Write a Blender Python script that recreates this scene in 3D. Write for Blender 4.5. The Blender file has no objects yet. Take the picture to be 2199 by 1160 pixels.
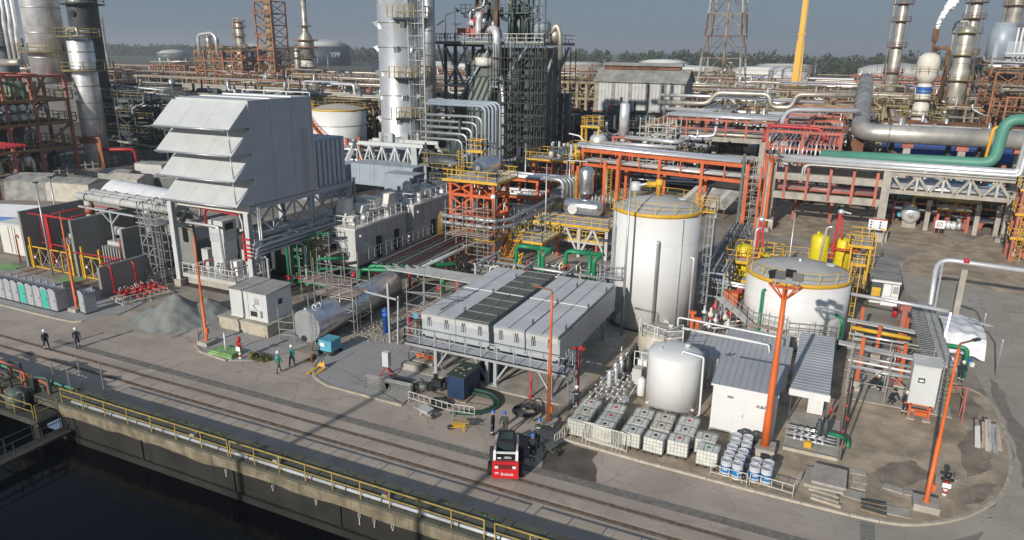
import bpy,math,random
from mathutils import Vector,Matrix,noise
random.seed(7)
SC=bpy.context.scene
COL=SC.collection
R=math.radians
# ---------------------------------------------------------------- camera, sky, sun, exposure
cam_d=bpy.data.cameras.new('camera');cam=bpy.data.objects.new('camera',cam_d);COL.objects.link(cam)
cam_d.sensor_width=36.0;cam_d.lens=36.0*1527/2199;cam_d.clip_start=0.5;cam_d.clip_end=12000
pitch=math.atan(474/1527);roll=0.0121;yaw=R(24.8)
fwd=Vector((0,math.cos(pitch),-math.sin(pitch)));rgt=Vector((1,0,0));upv=rgt.cross(fwd)
r2=rgt*math.cos(roll)+upv*math.sin(roll);u2=-rgt*math.sin(roll)+upv*math.cos(roll)
M=Matrix((r2,u2,-fwd)).transposed()
cam.matrix_world=Matrix.Translation((0,0,24.5)) @ (Matrix.Rotation(yaw,3,'Z') @ M).to_4x4()
SC.camera=cam
SUN_EL=21.5;SUN_AZ=82.0          # azimuth of travel, in degrees from +X
sd=bpy.data.lights.new('sun','SUN');sd.energy=4.7;sd.angle=R(0.55);sd.color=(1.0,0.93,0.83)
sun=bpy.data.objects.new('sun',sd);COL.objects.link(sun)
sv=Vector((math.cos(R(SUN_AZ))*math.cos(R(SUN_EL)),math.sin(R(SUN_AZ))*math.cos(R(SUN_EL)),-math.sin(R(SUN_EL))))
sun.rotation_euler=sv.to_track_quat('-Z','Y').to_euler()
W=bpy.data.worlds.new('World');SC.world=W;W.use_nodes=True
wn=W.node_tree;wn.nodes.clear()
sky=wn.nodes.new('ShaderNodeTexSky');sky.sky_type='NISHITA';sky.sun_disc=False
sky.sun_elevation=R(SUN_EL);sky.sun_rotation=R(90-(SUN_AZ+180)) % (2*math.pi)
sky.air_density=1.0;sky.dust_density=1.2;sky.ozone_density=2.5;sky.altitude=20
bgn=wn.nodes.new('ShaderNodeBackground');bgn.inputs[1].default_value=0.10
won=wn.nodes.new('ShaderNodeOutputWorld')
wmx=wn.nodes.new('ShaderNodeMix');wmx.data_type='RGBA';wmx.inputs[0].default_value=.85;wmx.inputs[7].default_value=(1.62,2.25,3.2,1)   # even veil of haze over the clear sky
wn.links.new(sky.outputs[0],wmx.inputs[6]);wn.links.new(wmx.outputs[2],bgn.inputs[0]);wn.links.new(bgn.outputs[0],won.inputs[0])
SC.view_settings.view_transform='Standard';SC.view_settings.look='None'
SC.view_settings.exposure=-0.1;SC.view_settings.gamma=1.0;SC.view_settings.use_curve_mapping=False
SC.render.engine='CYCLES'
# ---------------------------------------------------------------- materials
def mat(name,col,rough=.6,metal=0.,var=.18,scale=1.2,bump=0.,bscale=25.,streak=0.,dirt=(.10,.07,.045),blot=0.,bsc=.5,spec=None,crack=0.,track=0.):
    m=bpy.data.materials.new(name);m.use_nodes=True
    t=m.node_tree;n=t.nodes;L=t.links;b=n['Principled BSDF']
    b.inputs['Roughness'].default_value=rough;b.inputs['Metallic'].default_value=metal
    if spec is not None:b.inputs['Specular IOR Level'].default_value=spec
    g=n.new('ShaderNodeNewGeometry')
    nz=n.new('ShaderNodeTexNoise');nz.inputs['Scale'].default_value=scale;nz.inputs['Detail'].default_value=6
    L.new(g.outputs['Position'],nz.inputs['Vector'])
    mx=n.new('ShaderNodeMix');mx.data_type='RGBA'
    mx.inputs[6].default_value=(*[c*(1-var*1.6) for c in col],1);mx.inputs[7].default_value=(*[min(1,c*(1+var)) for c in col],1)
    mr=n.new('ShaderNodeMapRange');mr.inputs[1].default_value=.3;mr.inputs[2].default_value=.7
    L.new(nz.outputs[0],mr.inputs[0]);L.new(mr.outputs[0],mx.inputs[0])
    out=mx.outputs[2]
    def over(out,sc3,amt,lo,hi,colr):
        mp=n.new('ShaderNodeMapping');mp.inputs['Scale'].default_value=sc3;L.new(g.outputs['Position'],mp.inputs[0])
        z=n.new('ShaderNodeTexNoise');z.inputs['Scale'].default_value=1;z.inputs['Detail'].default_value=8;z.inputs['Roughness'].default_value=.65
        L.new(mp.outputs[0],z.inputs['Vector'])
        q=n.new('ShaderNodeMapRange');q.inputs[1].default_value=lo;q.inputs[2].default_value=hi;q.inputs[3].default_value=0;q.inputs[4].default_value=amt
        L.new(z.outputs[0],q.inputs[0])
        k=n.new('ShaderNodeMix');k.data_type='RGBA';L.new(q.outputs[0],k.inputs[0]);L.new(out,k.inputs[6]);k.inputs[7].default_value=(*colr,1)
        return k.outputs[2]
    if track:out=over(out,(.05,1.6,1),track,.5,.68,dirt)
    if crack:
        wz=n.new('ShaderNodeTexNoise');wz.inputs['Scale'].default_value=.7;L.new(g.outputs['Position'],wz.inputs['Vector'])
        ad=n.new('ShaderNodeVectorMath');ad.operation='MULTIPLY_ADD';ad.inputs[1].default_value=(1.8,1.8,0);L.new(wz.outputs['Color'],ad.inputs[0]);L.new(g.outputs['Position'],ad.inputs[2])
        vo=n.new('ShaderNodeTexVoronoi');vo.feature='DISTANCE_TO_EDGE';vo.inputs['Scale'].default_value=.24;L.new(ad.outputs[0],vo.inputs['Vector'])
        q=n.new('ShaderNodeMapRange');q.inputs[1].default_value=.004;q.inputs[2].default_value=.014;q.inputs[3].default_value=crack;q.inputs[4].default_value=0;L.new(vo.outputs['Distance'],q.inputs[0])
        k=n.new('ShaderNodeMix');k.data_type='RGBA';L.new(q.outputs[0],k.inputs[0]);L.new(out,k.inputs[6]);k.inputs[7].default_value=(.10,.085,.07,1);out=k.outputs[2]
    if streak:out=over(out,(2.2,2.2,.16),streak,.52,.72,dirt)
    if blot:out=over(out,(bsc,bsc,bsc),blot,.5,.66,dirt)
    L.new(out,b.inputs['Base Color'])
    if bump:
        z=n.new('ShaderNodeTexNoise');z.inputs['Scale'].default_value=bscale;z.inputs['Detail'].default_value=5
        L.new(g.outputs['Position'],z.inputs['Vector'])
        bp=n.new('ShaderNodeBump');bp.inputs['Strength'].default_value=bump;bp.inputs['Distance'].default_value=.05
        L.new(z.outputs[0],bp.inputs['Height']);L.new(bp.outputs[0],b.inputs['Normal'])
    return m
K={}
def dm(k,*a,**kw):K[k]=mat(k,*a,**kw)
dm('asphalt',(.43,.37,.31),.85,var=.12,scale=.35,bump=.25,bscale=9,blot=.5,bsc=.11,crack=.28,track=.5,dirt=(.29,.25,.215))
dm('slab',(.42,.365,.305),.85,var=.14,scale=.8,bump=.2,bscale=9,blot=.5,bsc=.4,dirt=(.22,.19,.16))
dm('plant_ground',(.33,.295,.245),.9,var=.25,scale=.22,bump=.3,bscale=5,blot=.7,bsc=.12,dirt=(.14,.12,.095))
dm('dirt',(.42,.345,.255),.95,var=.25,scale=.6,bump=.6,bscale=4,blot=.85,bsc=.28,dirt=(.22,.175,.125))
dm('far_ground',(.10,.11,.07),.95,var=.3,scale=.02,blot=.6,bsc=.008,dirt=(.13,.11,.08))
dm('road',(.40,.365,.31),.85,crack=.22,track=.35,var=.1,scale=.25,bump=.2,bscale=7,blot=.4,bsc=.15,dirt=(.27,.24,.20))
dm('concrete',(.40,.375,.33),.85,var=.15,scale=1.0,bump=.15,bscale=12,streak=.35,dirt=(.16,.13,.10))
dm('concrete_wall',(.25,.255,.25),.85,var=.08,scale=.6,streak=.2,dirt=(.15,.14,.12))
dm('kerb',(.38,.35,.29),.85,var=.12,scale=2,blot=.35,bsc=1.2,dirt=(.2,.17,.13))
dm('bare_kerb',(.45,.41,.33),.85,var=.12,scale=2,blot=.3,bsc=1.2,dirt=(.2,.17,.13))
dm('gravel',(.36,.355,.35),.95,var=.2,scale=14,bump=.7,bscale=14,blot=.3,bsc=.4,dirt=(.15,.14,.13))
dm('heap',(.23,.245,.235),.95,var=.14,scale=12,bump=.8,bscale=16,blot=.3,bsc=.8,dirt=(.17,.18,.17))
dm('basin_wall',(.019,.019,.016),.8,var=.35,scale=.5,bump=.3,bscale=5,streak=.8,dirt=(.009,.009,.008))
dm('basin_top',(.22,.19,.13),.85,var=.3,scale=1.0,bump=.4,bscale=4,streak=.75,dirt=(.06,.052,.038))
dm('walkway',(.115,.115,.09),.85,var=.3,scale=.5,bump=.3,bscale=5,blot=.7,bsc=.5,dirt=(.05,.052,.04))
dm('moss',(.10,.16,.06),.95,var=.4,scale=2,blot=.4,bsc=1)
dm('water',(.001,.002,.004),.06,var=.2,scale=.3,spec=.12,bump=.02,bscale=1.2)
dm('grime',(.045,.045,.038),.85,var=.3,scale=1)
dm('dark_ground',(.10,.088,.075),.9,var=.3,scale=.15,blot=.5,bsc=.1,dirt=(.05,.045,.04))
dm('hose_green',(.02,.075,.05),.6)
dm('rail_steel',(.22,.155,.11),.6,.3,var=.3,scale=3)
dm('groove',(.11,.085,.065),.9,var=.3,scale=3)
dm('grate',(.24,.235,.215),.7,.2,var=.2,scale=3)
dm('grate_gap',(.03,.03,.028),.9)
dm('puddle',(.12,.098,.08),.7,var=.25,scale=.8)
dm('mud',(.26,.215,.165),.8,var=.25,scale=.8)
dm('near_black',(.07,.068,.07),.6,var=.2,scale=2)
dm('steel_grey',(.42,.45,.48),.5,.1,var=.07,scale=.7,streak=.12)
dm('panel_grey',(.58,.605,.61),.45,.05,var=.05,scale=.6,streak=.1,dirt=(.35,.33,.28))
dm('panel_shade',(.46,.50,.545),.45,.05,var=.05,scale=.6)  # darker, bluer panel grey, with the side walls' shade put into the colour
dm('panel_joint',(.33,.35,.36),.6)
dm('duct_blue',(.33,.39,.45),.45,.1,var=.08,scale=.6)
dm('white',(.72,.73,.73),.42,var=.03,scale=.5,streak=.16,dirt=(.5,.46,.38))
dm('polished',(.74,.75,.77),.3,.92,var=.12,scale=1.5,bump=.06,bscale=2)
dm('road_stain',(.24,.21,.175),.85,var=.15,scale=1)
dm('white_steel',(.74,.75,.75),.45,var=.04,scale=.8)
dm('cream',(.66,.655,.60),.45,var=.05,scale=.8,streak=.2,dirt=(.45,.42,.34))
dm('tank_roof',(.50,.50,.47),.6,var=.08,scale=.8)
dm('beige_tank',(.50,.47,.40),.55,var=.12,scale=1.2,streak=.3,dirt=(.3,.27,.2))
dm('bone',(.74,.71,.64),.5,var=.08,scale=.3,streak=.5,dirt=(.5,.36,.2))
dm('flue',(.50,.49,.46),.45,.45,var=.2,scale=.3,streak=.3,blot=.35,bsc=.35,dirt=(.30,.22,.15))
dm('container',(.50,.51,.50),.6,var=.1,scale=.7,streak=.3,dirt=(.32,.28,.22))
dm('aluminium',(.84,.85,.86),.33,.6,var=.08,scale=.8,bump=.05,bscale=3)
dm('clad',(.80,.82,.84),.36,.5,var=.14,scale=.7,bump=.08,bscale=2,streak=.2,dirt=(.42,.42,.42))
dm('stack_paint',(.68,.70,.72),.33,.6,var=.07,scale=.4,streak=.25,dirt=(.5,.5,.5))
dm('dull_clad',(.47,.445,.39),.42,.45,var=.25,scale=.35,streak=.5,dirt=(.22,.17,.11))
dm('zinc',(.46,.485,.50),.42,.55,var=.1,scale=1.0)
dm('roof_sheet',(.44,.46,.49),.45,.35,var=.08,scale=.5,streak=.1)
dm('roof_old',(.30,.30,.28),.8,var=.2,scale=.4,blot=.3,bsc=.5)
dm('dark_grid',(.09,.10,.10),.6,.2,var=.15,scale=1)
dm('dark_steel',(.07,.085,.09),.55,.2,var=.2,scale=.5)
dm('green_steel',(.055,.085,.082),.5,.15,var=.2,scale=.5,streak=.2)
dm('green_plate',(.12,.145,.13),.5,.1,var=.12,scale=.4,streak=.25)
dm('rust',(.20,.095,.05),.85,.1,var=.35,scale=.4,blot=.4,bsc=.5,dirt=(.10,.055,.035))
dm('rust_orange',(.35,.15,.075),.8,var=.3,scale=.4,blot=.4,bsc=.5,dirt=(.18,.10,.06))
dm('tan_steel',(.34,.27,.17),.8,var=.3,scale=.3,blot=.5,bsc=.4,dirt=(.16,.12,.08))
dm('olive_steel',(.27,.22,.09),.7,var=.25,scale=.4,blot=.4,bsc=.5,dirt=(.13,.09,.05))
dm('faded_red',(.45,.14,.10),.7,var=.2,scale=.4,blot=.3,bsc=.5,dirt=(.22,.12,.09))
dm('orange',(.60,.125,.035),.55,var=.15,scale=.6,streak=.3,dirt=(.3,.12,.07))
dm('lamp_orange',(.68,.145,.03),.5,var=.1,scale=.8,streak=.2,dirt=(.4,.14,.06))
dm('red',(.47,.028,.035),.45,var=.12,scale=1.5)
dm('yellow',(.68,.41,.035),.5,var=.12,scale=1.2,blot=.15,bsc=1)
dm('tank_yellow',(.72,.60,.02),.4,var=.06,scale=.8)
dm('crane_yellow',(.80,.42,.03),.5,var=.06,scale=.4)
dm('rail_yellow',(.42,.31,.08),.6,var=.2,scale=2)
dm('green',(.015,.23,.10),.4,var=.12,scale=.9)
dm('jade',(.085,.27,.205),.5,var=.08,scale=.5)
dm('teal',(.05,.45,.36),.5,var=.06,scale=2)
dm('lime_floor',(.22,.40,.16),.8,var=.2,scale=1.5,blot=.3,bsc=1)
dm('potty_grey',(.36,.38,.41),.55,var=.05,scale=2)
dm('potty_roof',(.36,.37,.40),.5,var=.05,scale=2)
dm('ibc_plastic',(.62,.64,.59),.45,var=.06,scale=1.5)
dm('cage',(.40,.41,.41),.5,.3,var=.08)
dm('drum_grey',(.56,.58,.62),.45,var=.06,scale=2)
dm('drum_blue',(.015,.20,.50),.45,var=.06,scale=2)
dm('blue',(.03,.10,.28),.5,var=.2,scale=1,streak=.2)
dm('navy',(.015,.04,.10),.5,var=.2,scale=1)
dm('sky_blue',(.10,.38,.52),.5,var=.1,scale=1)
dm('royal',(.02,.11,.48),.45,var=.08,scale=1)
dm('tarp_blue',(.07,.17,.42),.6,var=.2,scale=1)
dm('tarp_white',(.74,.75,.78),.6,var=.06,scale=1,bump=.4,bscale=1.5)
dm('tarp_grey',(.30,.30,.28),.8,var=.25,scale=.8,bump=.4,bscale=2)
dm('wood',(.36,.27,.17),.85,var=.25,scale=3)
dm('plank',(.38,.29,.24),.85,var=.25,scale=2.5)
dm('scaf',(.44,.44,.42),.45,.5,var=.12,scale=2)
dm('black',(.025,.026,.028),.5,var=.2,scale=2)
dm('glass',(.03,.05,.06),.08,var=.1)
dm('tyre',(.03,.03,.03),.9,var=.2)
dm('skid_red',(.62,.02,.03),.4,var=.06)
dm('skin',(.50,.29,.2),.6,var=.05)
dm('boots',(.03,.025,.02),.8)
dm('cloth_navy',(.02,.028,.045),.9,var=.15,scale=4)
dm('cloth_green',(.025,.20,.17),.9,var=.1,scale=4)
dm('cloth_grey',(.10,.10,.10),.9,var=.15,scale=4)
dm('cloth_olive',(.05,.07,.045),.9,var=.15,scale=4)
dm('hiviz',(.45,.75,.1),.8)
dm('stripe',(.75,.78,.78),.35)
dm('helmet_white',(.80,.80,.80),.3,var=.02)
dm('helmet_blue',(.02,.13,.55),.3,var=.02)
dm('leaf_far',(.055,.072,.04),.95,var=.35,scale=.08)
dm('leaf',(.06,.082,.035),.95,var=.35,scale=.4)
dm('bark',(.10,.08,.06),.95)
dm('shrub',(.13,.13,.05),.95,var=.4,scale=5)
dm('far_white',(.70,.71,.70),.6,var=.06,scale=.05,streak=.2)
dm('far_rust',(.32,.26,.22),.7,var=.15,scale=.1,streak=.4)
dm('far_navy',(.035,.05,.075),.6,var=.1,scale=.1)
dm('ink',(.02,.02,.025),.6)
dm('ink_white',(.85,.85,.85),.5)
dm('ink_blue',(.02,.12,.42),.5)
dm('lens',(.85,.87,.9),.15)
# ---------------------------------------------------------------- mesh builder and object helpers
ORG={}
JOINED={'cross_bar','clamp','posts','rung','lime_stain','tubes','joint_ring','seam','pipework','notice_print','vent_group','deck_joint','scaffold_tube','upper_platform','top_fittings','lattice'}
class MB:
    def __init__(s):s.v=[];s.f=[];s.sm=[]
    def add(s,vs,fs,smooth=False):
        o=len(s.v);s.v += [tuple(p) for p in vs]
        s.f += [tuple(i+o for i in f) for f in fs];s.sm += [smooth]*len(fs) if not isinstance(smooth,list) else smooth
        return s
    def box(s,x0,y0,z0,x1,y1,z1):
        v=[(x0,y0,z0),(x1,y0,z0),(x1,y1,z0),(x0,y1,z0),(x0,y0,z1),(x1,y0,z1),(x1,y1,z1),(x0,y1,z1)]
        return s.add(v,[(0,3,2,1),(4,5,6,7),(0,1,5,4),(1,2,6,5),(2,3,7,6),(3,0,4,7)])
    def cb(s,c,d,rz=0):
        ca,sa=math.cos(rz),math.sin(rz);v=[]
        for z in (-1,1):
            for x,y in ((-1,-1),(1,-1),(1,1),(-1,1)):
                px,py=x*d[0]/2,y*d[1]/2
                v.append((c[0]+px*ca-py*sa,c[1]+px*sa+py*ca,c[2]+z*d[2]/2))
        return s.add(v,[(0,3,2,1),(4,5,6,7),(0,1,5,4),(1,2,6,5),(2,3,7,6),(3,0,4,7)])
    def bar(s,p,q,w,h=None):
        h=h or w;p=Vector(p);q=Vector(q);d=q-p
        if d.length < 1e-5:return s
        d.normalize();a=d.cross(Vector((0,0,1)))
        if a.length < .02:a=Vector((1,0,0))
        a.normalize();b=a.cross(d);v=[]
        for e in (p,q):
            for i,j in ((-1,-1),(1,-1),(1,1),(-1,1)):v.append(e+a*i*w/2+b*j*h/2)
        return s.add(v,[(0,1,2,3),(7,6,5,4),(0,4,5,1),(1,5,6,2),(2,6,7,3),(3,7,4,0)])
    def tube(s,pts,r,n=8,br=None,rr=None):
        P=[Vector(p) for p in pts]
        if len(P) > 2:
            b=br or r*2.6;Q=[P[0]]
            for i in range(1,len(P)-1):
                a,c,d=P[i-1],P[i],P[i+1];u=(a-c);w=(d-c);k=min(b,u.length*.48,w.length*.48)
                u.normalize();w.normalize();A=c+u*k;B=c+w*k
                for t in (0,.25,.5,.75,1):Q.append(A*(1-t)**2+c*2*t*(1-t)+B*t*t)
            Q.append(P[-1]);P=Q
        m=len(P);vs=[];t0=(P[1]-P[0]).normalized()
        a=t0.orthogonal().normalized() if abs(t0.z) < .99 else Vector((1,0,0))
        for i,p in enumerate(P):
            t=(P[min(i+1,m-1)]-P[max(i-1,0)])
            t=t.normalized() if t.length > 1e-6 else t0
            a=(a-t*a.dot(t));a=a.normalized() if a.length > 1e-4 else t.orthogonal().normalized()
            b=t.cross(a);ri=rr[i] if rr else r
            for j in range(n):
                an=2*math.pi*j/n;vs.append(p+(a*math.cos(an)+b*math.sin(an))*ri)
        fs=[];sm=[]
        for i in range(m-1):
            for j in range(n):
                fs.append((i*n+j,i*n+(j+1) % n,(i+1)*n+(j+1) % n,(i+1)*n+j));sm.append(n > 4)
        fs.append(tuple(range(n))[::-1]);fs.append(tuple((m-1)*n+j for j in range(n)));sm += [False,False]
        return s.add(vs,fs,sm)
    def lathe(s,prof,c=(0,0,0),n=24,axis='z',caps=True,flat=False):
        vs=[]
        for r,z in prof:
            for j in range(n):
                a=2*math.pi*j/n;x,y=r*math.cos(a),r*math.sin(a)
                if axis == 'z':vs.append((c[0]+x,c[1]+y,c[2]+z))
                elif axis == 'y':vs.append((c[0]+x,c[1]+z,c[2]+y))
                else:vs.append((c[0]+z,c[1]+x,c[2]+y))
        fs=[];sm=[];m=len(prof)
        for i in range(m-1):
            for j in range(n):
                k=(j+1) % n
                q=(i*n+j,i*n+k,(i+1)*n+k,(i+1)*n+j)
                fs.append(q if axis != 'y' else q[::-1]);sm.append(not flat)
        if caps:
            fs.append(tuple(range(n))[::-1]);fs.append(tuple((m-1)*n+j for j in range(n)));sm += [False,False]
        return s.add(vs,fs,sm)
    def cyl(s,p,q,r,n=12,r2=None):return s.tube([p,q],r,n,rr=[r,r2 if r2 is not None else r])
    def prism(s,poly,z0,z1):
        n=len(poly);v=[(x,y,z0) for x,y in poly]+[(x,y,z1) for x,y in poly]
        return s.add(v,[tuple(range(n))[::-1],tuple(range(n,2*n))]+[(i,(i+1) % n,n+(i+1) % n,n+i) for i in range(n)])
    def poly(s,pts):return s.add(pts,[tuple(range(len(pts)))])
    def hexa(s,b,t):  # bottom and top quads
        return s.add(list(b)+list(t),[(3,2,1,0),(4,5,6,7),(0,1,5,4),(1,2,6,5),(2,3,7,6),(3,0,4,7)])
    def sheet(s,a,b,c,d,th): # thin slab from quad
        n=(Vector(b)-Vector(a)).cross(Vector(d)-Vector(a)).normalized()*th
        P=[Vector(p) for p in (a,b,c,d)]
        return s.hexa([p-n for p in P],P)
    def mesh(s,name,m,off=(0,0,0)):
        me=bpy.data.meshes.new(name)
        ox,oy,oz=off
        me.from_pydata([(x-ox,y-oy,z-oz) for x,y,z in s.v],[],s.f)
        me.polygons.foreach_set('use_smooth',s.sm);me.materials.append(K[m] if isinstance(m,str) else m);me.update()
        return me
    def part(s,name,m,root,label=None,stuff=False,local=False):
        o=ORG.get(root,(0,0,0)) if not local else (0,0,0)
        ob=bpy.data.objects.new(name,s.mesh(name,m,o));COL.objects.link(ob);ob.parent=root;ORG[ob]=o
        if label:ob['label']=label
        if stuff or name in JOINED:ob['kind']='stuff'
        return ob
    def thing(s,name,m,label,cat,loc=(0,0,0),group=None):
        ob=bpy.data.objects.new(name,s.mesh(name,m,loc));COL.objects.link(ob);ob.location=loc;ORG[ob]=loc
        ob['label']=label;ob['category']=cat
        if group:ob['group']=group
        return ob
    def struct(s,name,m,kind='structure'):
        ob=bpy.data.objects.new(name,s.mesh(name,m));COL.objects.link(ob);ob['kind']=kind;ORG[ob]=(0,0,0)
        return ob
def T(name,label,cat,loc=(0,0,0),group=None,rz=0):
    o=bpy.data.objects.new(name,None);COL.objects.link(o);o.location=loc;o.rotation_euler=(0,0,rz);o.empty_display_size=.3
    o['label']=label;o['category']=cat;ORG[o]=tuple(loc)
    if group:o['group']=group
    return o
def copy_tree(r,loc=None,rz=None,label=None,parent=None,sc=None):
    c=r.copy();COL.objects.link(c);c.parent=parent
    if loc is not None:c.location=loc
    if rz is not None:c.rotation_euler=(0,0,rz)
    if label:c['label']=label
    for ch in list(r.children):copy_tree(ch,parent=c)
    return c
def same(ob,root,name=None,loc=None):     # a part that shares its mesh, shifted
    c=ob.copy();COL.objects.link(c);c.parent=root
    if loc:c.location=loc
    return c
def rail_mb(b,pts,h=1.1,sp=1.5,w=.045,mid=True,kick=False):
    for p,q in zip(pts,pts[1:]):
        p=Vector(p);q=Vector(q);L=(q-p).length;n=max(1,round(L/sp));U=Vector((0,0,1))
        b.bar(p+U*h,q+U*h,w)
        if mid:b.bar(p+U*h*.52,q+U*h*.52,w*.8)
        if kick:b.bar(p+U*.08,q+U*.08,w*.4,.15)
        for i in range(n+1):b.bar(p+(q-p)*i/n,p+(q-p)*i/n+U*h,w)
def text(s,size,m,parent,loc,rot,name='lettering',ext=.004,sx=1):
    cu=bpy.data.curves.new(name,'FONT');cu.body=s;cu.size=size;cu.extrude=ext;cu.align_x='CENTER';cu.align_y='CENTER';cu.offset=size*.012
    tmp=bpy.data.objects.new(name,cu);COL.objects.link(tmp)
    me=bpy.data.meshes.new_from_object(tmp);bpy.data.objects.remove(tmp)
    me.materials.clear();me.materials.append(K[m])
    o=bpy.data.objects.new(name,me);COL.objects.link(o);o.parent=parent;o.location=loc;o.rotation_euler=rot;o.scale=(sx,1,1)
    return o
def ladder_mb(b,x,y,z0,z1,dx=1,dy=0,w=.5,cage=False):
    for s in (-1,1):b.bar((x+dx*w/2*s,y+dy*w/2*s,z0),(x+dx*w/2*s,y+dy*w/2*s,z1),.05)
    n=int((z1-z0)/.35)
    for i in range(1,n):b.bar((x-dx*w/2,y-dy*w/2,z0+i*.35),(x+dx*w/2,y+dy*w/2,z0+i*.35),.03)
    if cage:
        z=z0+2.2
        while z < z1:
            b.add([(x+math.cos(a)*.38*dx-math.sin(a)*.7*dy,y+math.cos(a)*.38*dy-math.sin(a)*.7*dx,z+k) for k in (0,.05) for a in [math.pi*j/6 for j in range(7)]],
                  [(i,i+1,i+8,i+7) for i in range(6)]);z += .9
        for j in (1,3,5):
            a=math.pi*j/6;b.bar((x+math.cos(a)*.38*dx-math.sin(a)*.7*dy,y+math.cos(a)*.38*dy-math.sin(a)*.7*dx,z0+2.2),(x+math.cos(a)*.38*dx-math.sin(a)*.7*dy,y+math.cos(a)*.38*dy-math.sin(a)*.7*dx,z1),.03)
def arc(cx,cy,r,a0,a1,n,z=0):return [(cx+r*math.cos(R(a0+(a1-a0)*i/n)),cy+r*math.sin(R(a0+(a1-a0)*i/n)),z) for i in range(n+1)]
def sheet_poly(pts,z,name,m,kind='structure'):
    b=MB();b.poly([(x,y,z) for x,y in pts]);return b.struct(name,m,kind)
sheet_poly([(-9000,29.1),(5000,29.1),(5000,9000),(-9000,9000)],-.012,'ground','far_ground')
sheet_poly([(-9000,-600),(-62,-600),(-62,29.1),(-9000,29.1)],-.012,'ground','far_ground')
sheet_poly([(-560,29.1),(160,29.1),(160,640),(-560,640)],-.006,'yard_ground','plant_ground')
sheet_poly([(-300,29.1),(13,29.1),(13,41),(-59,43),(-300,38.6)],-.002,'road','asphalt')
road_r=[(9,29.1),(60,29.1),(60,78),(26,84),(20,93),(10,97),(-2,98),(-6,94),(3,90),(8,84),(11.4,74),(12.2,60),(12.6,50),(10.5,43),(7,40),(3,38.6),(0,38)]
sheet_poly(road_r,.003,'side_road','road')
sheet_poly([(-8,103),(2,106),(14,104),(16,112),(10,124),(2,132),(-7,128)],.002,'dirt_patch','dirt')
sheet_poly([(8,92),(19,88),(30,92),(28,112),(20,118),(15,108),(9,100)],.007,'dirt_patch','dirt')
sheet_poly([(-230,100),(-76,96),(-40,118),(-40,250),(-230,250)],.001,'darker_ground','dark_ground')  # darker sheets laid over the yard ground in the process areas
sheet_poly([(-75,50.5),(-52,50.5),(-44,60),(-42,96),(-76,96)],.001,'darker_ground','dark_ground')
sheet_poly([(-38,132),(-9,130),(34,122),(60,190),(-38,190)],.001,'darker_ground','dark_ground')
# islands with raised surface and kerbs
def catmull(P,n=4):
    out=[]
    for i in range(len(P)-1):
        p0=P[max(i-1,0)];p1=P[i];p2=P[i+1];p3=P[min(i+2,len(P)-1)]
        for k in range(n):
            t=k/n
            out.append(tuple(.5*((2*p1[j])+(-p0[j]+p2[j])*t+(2*p0[j]-5*p1[j]+4*p2[j]-p3[j])*t*t+(-p0[j]+3*p1[j]-3*p2[j]+p3[j])*t**3) for j in (0,1)))
    return out+[P[-1]]
def kerb_line(pts,label,m='kerb',w=.26,h=.13,step=1.4):
    root=T('kerb',label,'kerb',(pts[0][0],pts[0][1],0))
    P=[Vector((x,y,0)) for x,y in pts];acc=0;seg=[P[0]];segs=[]
    for a,b_ in zip(P,P[1:]):
        seg.append(b_);acc += (b_-a).length
        if acc > step:segs.append(seg);seg=[b_];acc=0
    if len(seg) > 1:segs.append(seg)
    for sg in segs:
        b=MB();n=len(sg);vs=[]
        for i,p in enumerate(sg):
            t=(sg[min(i+1,n-1)]-sg[max(i-1,0)]).normalized();q=Vector((-t.y,t.x,0))
            if i == 0:p=p+t*.012
            if i == n-1:p=p-t*.012
            hh=h+random.uniform(-.006,.006)
            vs += [p-q*w/2,p+q*w/2,p+q*(w/2-.02)+Vector((0,0,hh)),p-q*(w/2-.03)+Vector((0,0,hh))]
        fs=[(3,2,1,0),tuple((n-1)*4+k for k in range(4))]
        for i in range(n-1):
            for k in range(4):fs.append((i*4+k,i*4+(k+1) % 4,i*4+4+(k+1) % 4,i*4+4+k))
        b.add(vs,fs);b.part('kerb_stone',m,root)
    return root
def dens(pts,st=1.4):
    out=[pts[0]]
    for a,b_ in zip(pts,pts[1:]):
        L=math.dist(a,b_);n=max(1,round(L/st))
        for i in range(1,n+1):out.append((a[0]+(b_[0]-a[0])*i/n,a[1]+(b_[1]-a[1])*i/n))
    return out
arcR=catmull([(3.0,38.55),(5,38.75),(6.6,39.4),(8.8,41.2),(10.9,44.3),(12.0,48.0),(12.4,52),(12.4,56.5),(11.7,59),(9.9,60.3)],4)
kR=dens([(-14.2,39.1),(-9,38.75),(-2,38.55),(3.0,38.55)])+arcR[1:]
kerb_line(kR,'long pale kerb sweeping round the muddy right corner of the plant','bare_kerb')
b=MB();b.prism([(x,y+.1) for x,y in kR[::2]]+[(9.9,62),(-17,62),(-16.5,44)],.0,.10);b.struct('dirt_ground','dirt')
kM=dens([(-26.2,38.3),(-33.0,38.45)])+catmull([(-33.0,38.45),(-34.8,39.2),(-36.2,40.7),(-36.9,42.6),(-36.9,44.6),(-36.3,46.3)],4)[1:]
kerb_line(kM,'kerb curling round the grey gravel bed in front of the cooler')
b=MB();b.prism([(-26.3,38.4)]+[(x+.1,y+.1) for x,y in kM]+[(-33,47.5),(-28.2,47.5),(-28.2,43.2),(-26.3,43.2)][::1],0,.085);b.struct('gravel_bed','gravel','structure')
kH=catmull([(-52.0,47.2),(-51.6,45.5),(-50.7,43.3),(-49.6,41.3),(-48.2,39.8),(-46.6,38.8)],4)+dens([(-46.6,38.8),(-43.2,38.4)])[1:]
kerb_line(kH,'rounded kerb round the gravel bed in front of the white hut')
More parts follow.
